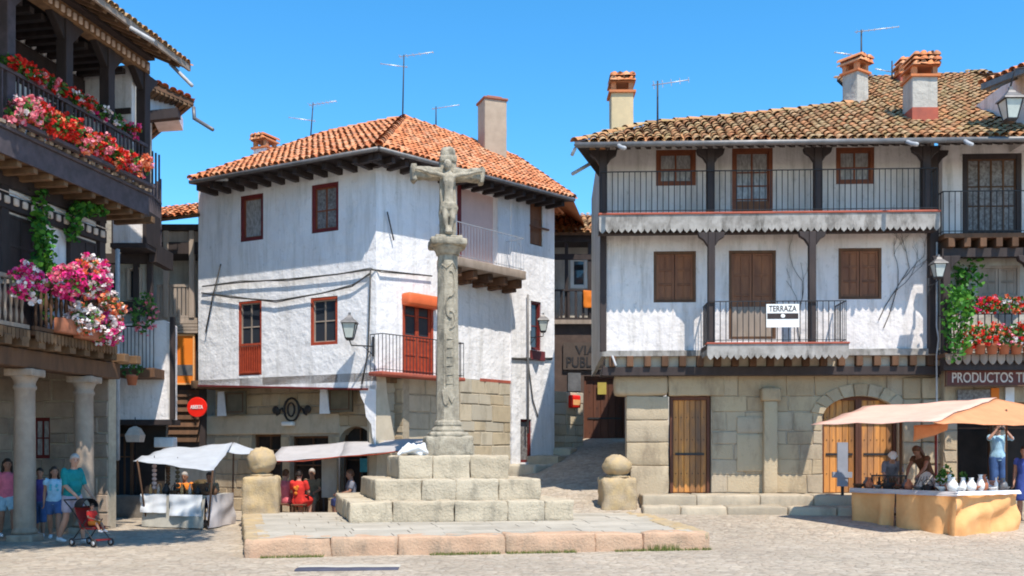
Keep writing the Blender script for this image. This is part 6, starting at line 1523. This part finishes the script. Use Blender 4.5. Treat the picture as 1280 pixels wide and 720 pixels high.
def stool(loc, label, hh=.44):
    t = thing('stool', label, 'stool', loc); T = Matrix.Translation(loc); m = MB(T); m.rock(-.19, -.17, hh - .04, .19, .17, hh, .015, .002, .1); m.build('seat', K['brown'], t)
    for x in (-.15, .15):
        for y in (-.13, .13): m = MB(T); m.bar((x * 1.1, y * 1.1, 0), (x, y, hh - .04), .035); m.build('leg', K['brown'], t)
for i, (px, py, Y, rz, top, bot, hr, lab, s2) in enumerate((
    (357, 0, 26.6, R(150), 'coral', 'coral', ('brown', 'short'), 'seated woman in a coral pink dress, left of the two under the grey awning', 'stool under the woman in coral pink'),
    (374, 0, 26.2, R(170), 'red', 'red', ('dark', 'short'), 'seated woman in a bright red dress with an orange print, under the grey awning', 'stool under the woman in bright red'),
    (390, 0, 27.9, R(0), 'khaki', 'khaki', ('grey', 'short'), 'grey-haired person in khaki seated behind the woman in bright red', 'stool under the person in khaki'),
    (438, 0, 26.6, R(-70), 'grey', 'navy', ('brown', 'short'), 'seated man in a grey shirt facing right near the steps', 'stool under the man in grey'))):
    z = gz(pX(px, Y), Y); ex = [('dress_print', lambda m, J: [m.ell(J['chest'] + Vector((ru(-.1, .1), .135, ru(-.2, .02))), .045, .015, .045) for _ in range(5)], C['orange'])] if top == 'red' else ()
    person(lab, (pX(px, Y), Y, z), rz, 1.78, sit, top, ('skirt' if i < 2 else 'trousers', bot), hr, SKIN2 if i == 3 else None, .4, .5, ex, 'black', 'f' if i < 2 else 'm'); stool((pX(px, Y), Y, z), s2)
# vendors at the left stall
for (px, Y, top, hr, lab, s2) in ((262, 25.9, 'khaki', ('dark', 'short'), 'dark-haired vendor in khaki seated behind the left stall counter', 'stool of the dark-haired vendor'), (231, 26.2, 'orange', ('grey', 'short'), 'grey-haired vendor in an orange shirt seated behind the left stall counter', 'stool of the grey-haired vendor')):
    person(lab, (pX(px, Y), Y, 0), R(0), 1.70, sit, top, ('trousers', 'navy'), hr, SKIN2); stool((pX(px, Y), Y, 0), s2)
# right stall
lean = dict(pelvis=(0, .05, .95), waist=(0, 0, 1.09), chest=(0, -.12, 1.26), neck=(0, -.26, 1.38), head=(0, -.36, 1.50), look=(0, -1, -.6), shL=(.175, -.2, 1.34), shR=(-.175, -.2, 1.34), elL=(.21, -.36, 1.12), wrL=(.14, -.52, .94), elR=(-.22, -.34, 1.10), wrR=(-.16, -.50, .92))
person('long-haired woman in a brown top leaning over the right stall', (pX(1157, 23.6), 23.6, gz(pX(1157, 23.6), 23.6)), R(-55), 1.78, lean, 'brownc', ('trousers', 'black'), ('brown', 'long'), SKIN2, .2, .5, (), 'black', 'f')
person('vendor in a white cap and grey shirt bending over the right stall', (pX(1114, 23.7), 23.7, gz(pX(1114, 23.7), 23.7)), R(-15), 1.62, lean, 'grey', ('trousers', 'khaki'), ('grey', 'short'), None, .6, .5, (), 'black', 'm', 'white')
photo = dict(elL=(.26, -.22, 1.38), wrL=(.09, -.24, 1.60), elR=(-.26, -.22, 1.38), wrR=(-.09, -.24, 1.60))
def camera_(m, J): m.box(-.06, -.34, 1.58, .06, -.28, 1.66); m.lathe([(.028, 0), (.028, .001)], (0, -.34, 1.62), 8)
person('tourist in a pale blue top and jeans holding a camera up behind the right stall', (pX(1247, 24.3), 24.3, .735), R(-8), 1.76, photo, 'paleblue', ('trousers', 'denim'), ('brown', 'short'), None, .5, .5, (), 'white', 'f')
tc = thing('camera', 'small dark camera held up by the tourist in pale blue', 'camera', (pX(1247, 24.3), 24.05, 2.36)); q = Vector((pX(1247, 24.3) - .03, 24.04, 2.37))
m = MB(Matrix.Translation(q)); m.rock(-.07, -.03, -.045, .07, .03, .045, .012, .001, .05); m.build('camera_body', K['iron'], tc); m = MB(Matrix.Translation(q) @ Matrix.Rotation(R(90), 4, 'X')); m.lathe([(.032, .02), (.032, .07), (.028, .075)], n=12); m.build('lens', K['iron'], tc)
person('person in a blue dress at the right edge beyond the stall counter', (pX(1281, 22.6), 22.6, gz(pX(1281, 22.6), 22.6)), R(-40), 1.70, None, 'blue', ('skirt', 'blue'), ('dark', 'short'), SKIN, .2, .5, (), 'black', 'f')

# ------------------------------------------------------------------ market stalls
def trans(name, c, tr=.35, c2=None):
    m, n, l, b = nt(name); v = coord(n, l); cc = ramp(n, l, nz(n, l, 3, 5, v), [(.35, c), (.65, c2 or tuple(x * .88 for x in c))]); l.new(cc, b.inputs['Base Color']); b.inputs['Roughness'].default_value = .9; b.inputs['Specular IOR Level'].default_value = .1
    l.new(bump(n, l, nz(n, l, 4, 4, v), .35, .03), b.inputs['Normal'])
    t = n.new('ShaderNodeBsdfTranslucent'); l.new(cc, t.inputs[0]); x = n.new('ShaderNodeMixShader'); x.inputs[0].default_value = tr
    l.new(b.outputs[0], x.inputs[1]); l.new(t.outputs[0], x.inputs[2]); l.new(x.outputs[0], n['Material Output'].inputs[0]); return m
K['aw_white'] = trans('white_awning', (.62, .64, .68)); K['aw_grey'] = trans('grey_awning', (.50, .47, .47), .15); K['aw_peach'] = trans('peach_awning', (.90, .58, .46), .25); K['aw_orange'] = trans('orange_awning', (.90, .46, .24), .4)
def sheet(name, mat, parent, A, B, C_, D, nu=16, nv=8, sag=.1, amp=.03, fq=2.0, thick=.008):
    m = MB(); vs = []
    for j in range(nv + 1):
        for i in range(nu + 1):
            u, v = i / nu, j / nv; p = A.lerp(B, u).lerp(D.lerp(C_, u), v); p = p - Vector((0, 0, sag * 4 * (u * (1 - u) + v * (1 - v)) * .5)); p += noise.noise_vector(p * fq) * amp; vs.append(p)
    m.add(vs, [(j * (nu + 1) + i, j * (nu + 1) + i + 1, (j + 1) * (nu + 1) + i + 1, (j + 1) * (nu + 1) + i) for j in range(nv) for i in range(nu)], True)
    o = m.build(name, K[mat], parent); s = o.modifiers.new('s', 'SOLIDIFY'); s.thickness = thick; return o
def skirt(name, mat, parent, F, u0, u1, z0, z1, w=0, amp=.03, freq=9, diag=0, n=None, flare=.04):
    n = n or int((u1 - u0) / .035); m = F.mb(); vs = []; nv = 12
    for j in range(nv + 1):
        t = j / nv
        for i in range(n + 1):
            u = u0 + (u1 - u0) * i / n; f = math.sin(u * freq + 2.2 * noise.noise(Vector((u * 2, t * .7, w)))) * amp * (.25 + t) + .03 * noise.noise(Vector((u * 3, t * 2.5, 7)))
            if diag: f += diag * math.sin((u - u0) * 5 + t * 7 + 2 * noise.noise(Vector((u, t * 2, 0)))) * (1 - abs(2 * t - 1)) * .8
            vs.append((u, w - flare * t - f - .02, z1 + (z0 - z1) * t + .01 * noise.noise(Vector((u * 4, 0, 5))) * t))
    m.add(vs, [((j + 1) * (n + 1) + i, (j + 1) * (n + 1) + i + 1, j * (n + 1) + i + 1, j * (n + 1) + i) for j in range(nv) for i in range(n)], True)
    return m.build(name, K[mat], parent)
def pole(parent, a, b, r=.022, mat='brown'): m = MB(); m.tube([a, b], r, 7); return m.build('pole', K[mat], parent)
# right stall
rs_ = thing('market_stall', 'market stall with orange skirts and peach canopies at the right of the square', 'market stall', (9.2, 22, .1))
q1_, q2_, q3_ = Vector((7.8, 22.9)), Vector((9.22, 20.8)), Vector((10.92, 21.62)); FA = Face(q1_.x, q1_.y, q2_.x, q2_.y); FB = Face(q2_.x, q2_.y, q3_.x, q3_.y)
tz = .97
m = MB(); n1 = FA.n * .75; n2 = FB.n * .8; c_in = isect(FA, .75, FB, .8)
top = [q1_, q2_, q3_, q3_ + n2, c_in, q1_ + n1]
for z0_, z1_ in ((tz - .04, tz),): m.add([(p.x, p.y, z0_) for p in top] + [(p.x, p.y, z1_) for p in top], [tuple(range(5, -1, -1)), tuple(range(6, 12))] + [(i, (i + 1) % 6, (i + 1) % 6 + 6, i + 6) for i in range(6)])
m.build('table_top', K['greyc'], rs_)
skirt('skirt', 'orangec', rs_, FA, 0, FA.L * .44, .06, tz + .005, 0, .06, 11); skirt('skirt', 'orangec', rs_, FA, FA.L * .45, FA.L + .06, .0, tz + .005, 0, .055, 10)
skirt('skirt', 'orangec', rs_, FB, -.05, FB.L, .02, tz + .005, 0, .045, 9, .12)
skirt('top_cloth', 'greyc', rs_, FA, -.02, FA.L + .10, tz - .09, tz + .012, -.05, .015, 9); skirt('top_cloth', 'whitec', rs_, FB, -.08, FB.L, tz - .07, tz + .012, -.05, .015, 9)
m = MB()
for F_, u in ((FA, .1), (FA, FA.L - .1), (FB, FB.L - .1), (FA, FA.L * .5)): p = F_.p(u, .12, 0); m.bar((p.x, p.y, -.02), (p.x, p.y, tz - .04), .04)
m.build('trestle_legs', K['brown'], rs_)
A_, B_, C__, D_ = P(1015, 531, 22.2), P(1078, 508, 23.9), P(1246, 497, 22.6), P(1166, 526, 19.9)
sheet('canopy', 'aw_peach', rs_, A_, B_, C__, D_, 20, 10, .05, .05)
A2_, B2__, C2_, D2_ = P(1143, 548, 21.9), P(1246, 497, 22.6), P(1320, 512, 22.8), P(1290, 532, 20.9)
sheet('canopy', 'aw_orange', rs_, D_ - Vector((0, 0, .03)), C__ - Vector((0, 0, .03)), C2_, D2_, 20, 10, .03, .04)
sheet('canopy_valance', 'aw_orange', rs_, P(1142, 532, 21.9), P(1186, 528, 21.3), P(1184, 538, 21.3), P(1143, 553, 21.9), 14, 4, .01, .03, 4)
pole(rs_, Vector((pX(1170, 22.0), 22.0, .1)), P(1170, 516, 22.0), .03, 'darkred'); pole(rs_, Vector((pX(1258, 21.9), 21.9, .1)), P(1258, 512, 21.9)); pole(rs_, Vector((pX(1126, 23.2), 23.2, .2)), P(1126, 514, 23.2), .035); pole(rs_, Vector((pX(1284, 22.3), 22.3, .1)), P(1284, 520, 22.3))
# left stall
ls = thing('market_stall', 'market stall with white awning and grey cloth skirts beside the left pillar', 'market stall', (-7.9, 24.2, 0))
l1, l2, l3 = Vector((-8.85, 24.0)), Vector((-7.14, 23.3)), Vector((-6.98, 25.0)); FC = Face(l1.x, l1.y, l2.x, l2.y); FD = Face(l2.x, l2.y, l3.x, l3.y); lz = .78
m = MB(); nn = Vector((.35, 1.15)); tp = [l1, l2, l3, l1 + nn * 1.1]; m.add([(p.x, p.y, lz - .04) for p in tp] + [(p.x, p.y, lz) for p in tp], [(3, 2, 1, 0), (4, 5, 6, 7)] + [(i, (i + 1) % 4, (i + 1) % 4 + 4, i + 4) for i in range(4)]); m.build('table_top', K['stallc'], ls)
skirt('skirt', 'stallc', ls, FC, 0, FC.L, .02, lz + .004, 0, .015, 5, 0); skirt('skirt', 'greyc', ls, FD, .0, FD.L, .02, lz + .004, 0, .02, 5, .04)
skirt('cloth_cover', 'whitec', ls, FC, .0, FC.L * .42, .36, lz + .02, -.07, .02, 8, .02, flare=.02); skirt('cloth_cover', 'whitec', ls, FC, FC.L * .47, FC.L - .02, .30, lz + .02, -.07, .025, 7, .03, flare=.02)
A_, B_, C__, D_ = P(166, 575, 23.6), P(205, 560, 25.4), P(292, 553, 25.6), P(266, 588, 22.9)
E_ = P(322, 563, 25.2)
sheet('awning', 'aw_white', ls, A_, B_, C__, D_, 18, 10, .04, .06, 2.2)
sheet('awning_flap', 'aw_white', ls, C__, E_, E_ - Vector((.1, .2, .1)), C__ - Vector((.15, .5, .22)), 8, 3, .05, .03)
pole(ls, Vector((-8.75, 24.0, 0)), A_.lerp(D_, .06)); pole(ls, Vector((-7.1, 23.35, 0)), D_); pole(ls, Vector((-8.6, 25.3, 0)), B_); pole(ls, Vector((C__.x, 25.5, 0)), C__)
# grey awning stall behind the platform
gs = thing('awning_stall', 'long grey awning with a red hem shading the people behind the platform', 'awning', (-4.6, 27, 0))
A_, B_, C__, D_ = P(334, 577, 25.9), P(352, 559, 27.3), P(432, 552, 27.5), P(424, 571, 26.1); E_, F__ = P(535, 548, 27.0), P(522, 560, 25.9)
sheet('awning', 'aw_grey', gs, A_, B_, C__, D_, 14, 8, .03, .03); sheet('awning', 'aw_grey', gs, D_, C__, E_, F__, 14, 8, .03, .03)
m = MB(); m.tube([A_, A_.lerp(D_, .5) - Vector((0, 0, .05)), D_], .016, 5); m.tube([D_, D_.lerp(F__, .5) - Vector((0, 0, .05)), F__], .016, 5); m.build('red_hem', K['redpaint'], gs)
for p in (A_, B_, D_, C__, F__): pole(gs, Vector((p.x, p.y, gz(p.x, p.y) - .02)), p, .02, 'iron')
# signboards and wares in the shade under it
for (x0, y0, x1, y1, Y, mt, nm, lab) in ((402, 572, 421, 622, 27.6, 'greywall', 'notice_board', 'tall grey notice board standing under the grey awning'), (466, 577, 476, 593, 28.2, 'whitec', 'poster', 'small white poster near the arch under the grey awning'), (450, 573, 462, 590, 28.3, 'aw_sea', 'poster', 'blue poster near the arch under the grey awning')):
    K.setdefault('aw_sea', C['aqua']); a, b = P(x0, y1, Y), P(x1, y0, Y); t = thing(nm, lab, nm.replace('_', ' '), (a.x, Y, 0)); z0_ = a.z
    m = MB(); m.box(a.x, Y, a.z, b.x, Y + .05, b.z); m.build('panel', K[mt], t); m = MB(); m.bar((a.x + .05, Y + .04, gz(a.x, Y) - .02), (a.x + .05, Y + .04, b.z), .04); m.bar((b.x - .05, Y + .04, gz(a.x, Y) - .02), (b.x - .05, Y + .04, b.z), .04); m.build('leg', K['iron'], t)
bt = thing('cloth_bundle', 'crumpled pale cloth bundle lying on the top step left of the pedestal', 'cloth', P(516, 560, 22.9))
q = P(516, 561, 22.75); m = MB(Matrix.Translation((q.x, q.y, 1.70)))
for i in range(9): m.tube([(ru(-.35, .35), ru(-.15, .15), ru(.02, .1)), (ru(-.3, .3), ru(-.15, .15), ru(.1, .26)), (ru(-.35, .35), ru(-.15, .15), ru(.02, .16))], [.05, .08, .04], 7)
m.build('cloth_folds', K['whitec'], bt, remesh=.02)
# ------------------------------------------------------------------ wares
JUGS = {'jug': [(.05, 0), (.085, .03), (.10, .09), (.085, .15), (.045, .20), (.04, .24), (.055, .26)], 'bowl': [(.04, 0), (.05, .015), (.10, .06), (.125, .09), (.115, .09), (.05, .03)], 'vase': [(.04, 0), (.07, .05), (.075, .12), (.035, .22), (.03, .27), (.05, .29)], 'bottle': [(.04, 0), (.042, .16), (.02, .21), (.016, .27), (.018, .28)], 'basket': [(.09, 0), (.11, .05), (.13, .11), (.135, .12), (.12, .12), (.10, .03)]}
def ware(kind, mat, loc, s, label, group=None, handle=True):
    t = thing(kind, label, kind, loc, ru(0, 6), group); T = Matrix.Translation(loc) @ Matrix.Rotation(t.rotation_euler.z, 4, 'Z') @ Matrix.Scale(s, 4); m = MB(T); m.lathe(JUGS[kind], n=14); m.build('vessel', mat, t)
    if kind in ('jug', 'basket') and handle:
        m = MB(T)
        if kind == 'jug': m.tube([(.045, 0, .22), (.11, 0, .21), (.13, 0, .15), (.09, 0, .08)], .011, 6)
        else: m.tube([(.12 * math.cos(R(a)), 0, .11 + .16 * math.sin(R(a))) for a in range(0, 181, 30)], .010, 6)
        m.build('handle', mat, t)
    return t
random.seed(5)
wp = [('white', K['whitepaint']), ('terracotta', K['terracotta']), ('grey', K['zinc']), ('cream', K['letter'])]
kinds = ['jug', 'vase', 'bowl', 'jug', 'bottle', 'bowl', 'vase', 'jug', 'bowl', 'jug', 'vase', 'bowl']
for i in range(22):                                 # along the sunlit end of the counter
    u = .1 + (FB.L - .25) * (i % 11) / 10 + ru(-.03, .03); row_ = i // 11; k = kinds[(i * 5 + row_) % 12]; cn_, mt = wp[0] if rnd() < .38 else random.choice(wp); p = FB.p(u, .14 + .28 * row_ + ru(-.03, .03), tz)
    ware(k, mt, p, ru(.85, 1.25), cn_ + ' ' + k + ' on the right stall, ' + ORD[i % 11] + ' from its corner, ' + ('front' if row_ == 0 else 'back') + ' row', 'pottery on the sunlit end of the right stall')
for i in range(20):                                 # dark wares on the long side
    u = .08 + (FA.L - .3) * (i % 10) / 9 + ru(-.03, .03); row_ = i // 10; k = ['bowl', 'basket', 'bowl', 'jug'][(i * 3 + row_) % 4]; mt = [K['brown'], K['iron'], K['zinc'], K['terracotta']][(i * 7) % 4]; nm_ = ['brown', 'black', 'grey', 'terracotta'][(i * 7) % 4]
    ware(k, mt, FA.p(u, .14 + .28 * row_ + ru(-.03, .03), tz), ru(.8, 1.15), nm_ + ' ' + k + ' on the shaded right stall counter, ' + ORD[i % 10] + ' from left, ' + ('front' if row_ == 0 else 'back') + ' row', 'wares on the shaded side of the right stall')
plant(FB.p(.25, .5, tz + .12), .16, .14, .22, 90, 10, [('f_orange', .6), ('f_white', .6)], 'bunch of dry flowers standing in the corner of the right stall', None, 0, (.09, .14), 'flower_bunch', .05)
plant(FB.p(.95, .6, tz + .10), .09, .09, .18, 80, 0, [], 'slim green plant among the white pottery of the right stall', None, 0, (.08, .12), 'pot_plant')
plant(FA.p(FA.L * .8, .5, tz + .14), .13, .13, .26, 60, 6, [('f_white', 1)], 'pale flower bunch behind the grey stand of the right stall', None, 0, (.08, .16), 'flower_bunch', .05)
t = thing('display_stand', 'grey draped stand with pendants on the long side of the right stall', 'display stand', FA.p(FA.L * .62, .45, tz)); p = FA.p(FA.L * .62, .45, tz)
m = MB(Matrix.Translation(p)); m.lathe([(.30, 0), (.26, .08), (.18, .20), (.12, .32), (.06, .40), (.02, .42)], n=16, ex=.7); m.build('drape', K['stallc'], t, jit=.03)
m = MB(Matrix.Translation(p))
for i in range(14): a = 2 * math.pi * i / 14; m.tube([(.13 * math.cos(a), .09 * math.sin(a), .30), (.235 * math.cos(a), .165 * math.sin(a), .12)], .006, 4)
m.build('pendants', K['iron'], t)
for (u, lab) in ((.35, 'dark rack of necklaces at the left end of the right stall'), (.62, 'smaller dark rack of necklaces near the seam of the orange skirt')):
    p = FA.p(FA.L * u * .6, .3, tz); t = thing('necklace_rack', lab, 'display rack', p); m = MB(Matrix.Translation(p)); m.bar((-.22, 0, .3), (.22, 0, .3), .03); m.bar((-.2, 0, 0), (-.2, 0, .3), .03); m.bar((.2, 0, 0), (.2, 0, .3), .03); m.build('rack', K['iron'], t)
    m = MB(Matrix.Translation(p))
    for i in range(10): x = -.18 + i * .04; m.tube([(x - .012, 0, .29), (x, -.01, .12 + ru(-.03, .03)), (x + .012, 0, .29)], .006, 4)
    m.build('necklaces', K['brown'], t)
for i in range(16):                                 # left stall
    u = .08 + (FC.L - .2) * (i % 8) / 7; row_ = i // 8; k = ['bottle', 'basket', 'jug', 'bottle'][(i * 3 + row_) % 4]; cm2 = [K['brown'], K['orangec'], K['letter'], K['iron']][(i * 5 + 1) % 4]; nm_ = ['brown', 'orange', 'cream', 'black'][(i * 5 + 1) % 4]
    p = FC.p(u, .16 + .3 * row_, lz); ware(k, cm2, p, ru(.8, 1.1), nm_ + ' ' + k + ' on the left stall, ' + ORD[i % 8] + ' from left, ' + ('front' if row_ == 0 else 'back') + ' row', 'goods on the left stall')
t = thing('wicker_basket', 'large brown basket full of loaves on the left stall counter', 'basket', FC.p(FC.L * .72, .45, lz)); p = FC.p(FC.L * .72, .45, lz); m = MB(Matrix.Translation(p)); m.lathe([(.14, 0), (.17, .1), (.2, .24), (.2, .27), (.17, .27), (.15, .08)], n=16); m.build('basket_body', K['brown'], t)
m = MB(Matrix.Translation(p)); [m.ell((ru(-.1, .1), ru(-.1, .1), .27 + ru(0, .06)), .08, .05, .045, 8, 6) for _ in range(7)]; m.build('loaves', K['orangec'], t)
for i, (px, py0, py1, mt, lab) in enumerate(((193, 580, 612, 'f_recess', 'pink and white string of goods hanging from the left end of the white awning'), (210, 583, 606, 'brown', 'brown bundle hanging second under the white awning'), (222, 582, 615, 'olive', 'olive bundle hanging third under the white awning'))):
    a, b = P(px, py0, 24.1), P(px, py1, 24.1); t = thing('hanging_goods', lab, 'hanging goods', a); m = MB(); m.tube([a + Vector((0, 0, .2)), b], .01, 4); m.build('string', K['cord'], t); m = MB()
    for k in range(6): c = a.lerp(b, (k + .5) / 6); m.ell(c, .06, .05, .05, 8, 6)
    m.build('bunches', K[mt], t)
# dark shop fronts between the left houses
m = GF.mb(); a = GF.u(146, .2); m.box(a, .16, .2, GF.u(168, .2), .27, 2.3); m.build('shop_window', K['glass'], gh)
q_ = GF.mb(); frame_bars(q_, (a, .2, GF.u(168, .2), 2.3), .10, .08, .1, (.5,), (.7,)); q_.build('shop_window_frame', K['brown'], gh)
m = GF.mb(); m.rock(GF.u(142, .1), -.12, -.02, GF.u(188, .1), .2, .62, .03, .02, .2); m.build('stone_plinth', K['greystone'] if 'greystone' in K else K['ashlar'], gh)

random.seed(11)
def linen(p, w, d, h, mt, label, group):
    t = thing('folded_linen', label, 'linen', p, 0, group); m = MB(Matrix.Translation(p) @ Matrix.Rotation(ru(-.5, .5), 4, 'Z')); k = max(2, int(h / .03))
    for i in range(k): m.rock(-w / 2 + ru(-.01, .01), -d / 2 + ru(-.01, .01), h * i / k, w / 2 + ru(-.01, .01), d / 2, h * (i + 1) / k - .003, .01, .004, .08)
    m.build('fold_stack', mt, t)
for i, (u, w_, mt, nm_) in enumerate(((.35, .30, 'whitec', 'white'), (.75, .3, 'whitec', 'white'), (1.2, .3, 'f_recess', 'pinkish'), (1.55, .32, 'whitec', 'white'), (1.9, .3, 'peach', 'peach'))):
    linen(FB.p(u, .58 + ru(-.05, .05), tz), w_, .24, ru(.10, .22), K[mt], nm_ + ' folded linen stack behind the pottery, ' + ORD[i] + ' from the counter corner', 'linen stacks on the right stall')
for i in range(9):
    p = FA.p(.2 + (FA.L - .5) * i / 8 + ru(-.04, .04), .62 + ru(-.04, .04), tz); t = thing('figurine', ['dark', 'grey', 'brown'][i % 3] + ' carved figurine at the back of the shaded counter, ' + ORD[i] + ' from left', 'figurine', p, 0, 'figurines on the right stall')
    m = MB(Matrix.Translation(p)); h = ru(.18, .3); m.lathe([(.05, 0), (.055, .02), (.03, .05), (.045, h * .35), (.035, h * .6), (.018, h * .72), (.03, h * .82), (.028, h * .93), (.008, h)], n=10); m.tube([(-.04, 0, h * .55), (-.07, -.01, h * .4), (-.03, -.03, h * .35)], .01, 5); m.tube([(.04, 0, h * .55), (.075, -.01, h * .62), (.06, -.03, h * .78)], .01, 5); m.build('figure', [K['iron'], K['zinc'], K['brown']][i % 3], t)
# narrow grey sign standing before the arched door
t = thing('standing_sign', 'narrow grey standing sign in front of the arched wooden door', 'sign', (pX(1054, 24.6), 24.6, .5)); a, b = P(1047, 608, 24.7), P(1060, 553, 24.7)
m = MB(); m.box(a.x, 24.7, a.z, b.x, 24.76, b.z); m.box(a.x - .12, 24.68, P(0, 597, 24.7).z, b.x + .1, 24.78, P(0, 590, 24.7).z); m.build('panel', K['signgrey'], t)
m = MB(); m.bar((pX(1053, 24.73), 24.73, .5), (pX(1053, 24.73), 24.73, a.z), .06); m.box(pX(1045, 24.7), 24.55, .5, pX(1062, 24.7), 24.9, .54); m.build('foot', K['iron'], t)
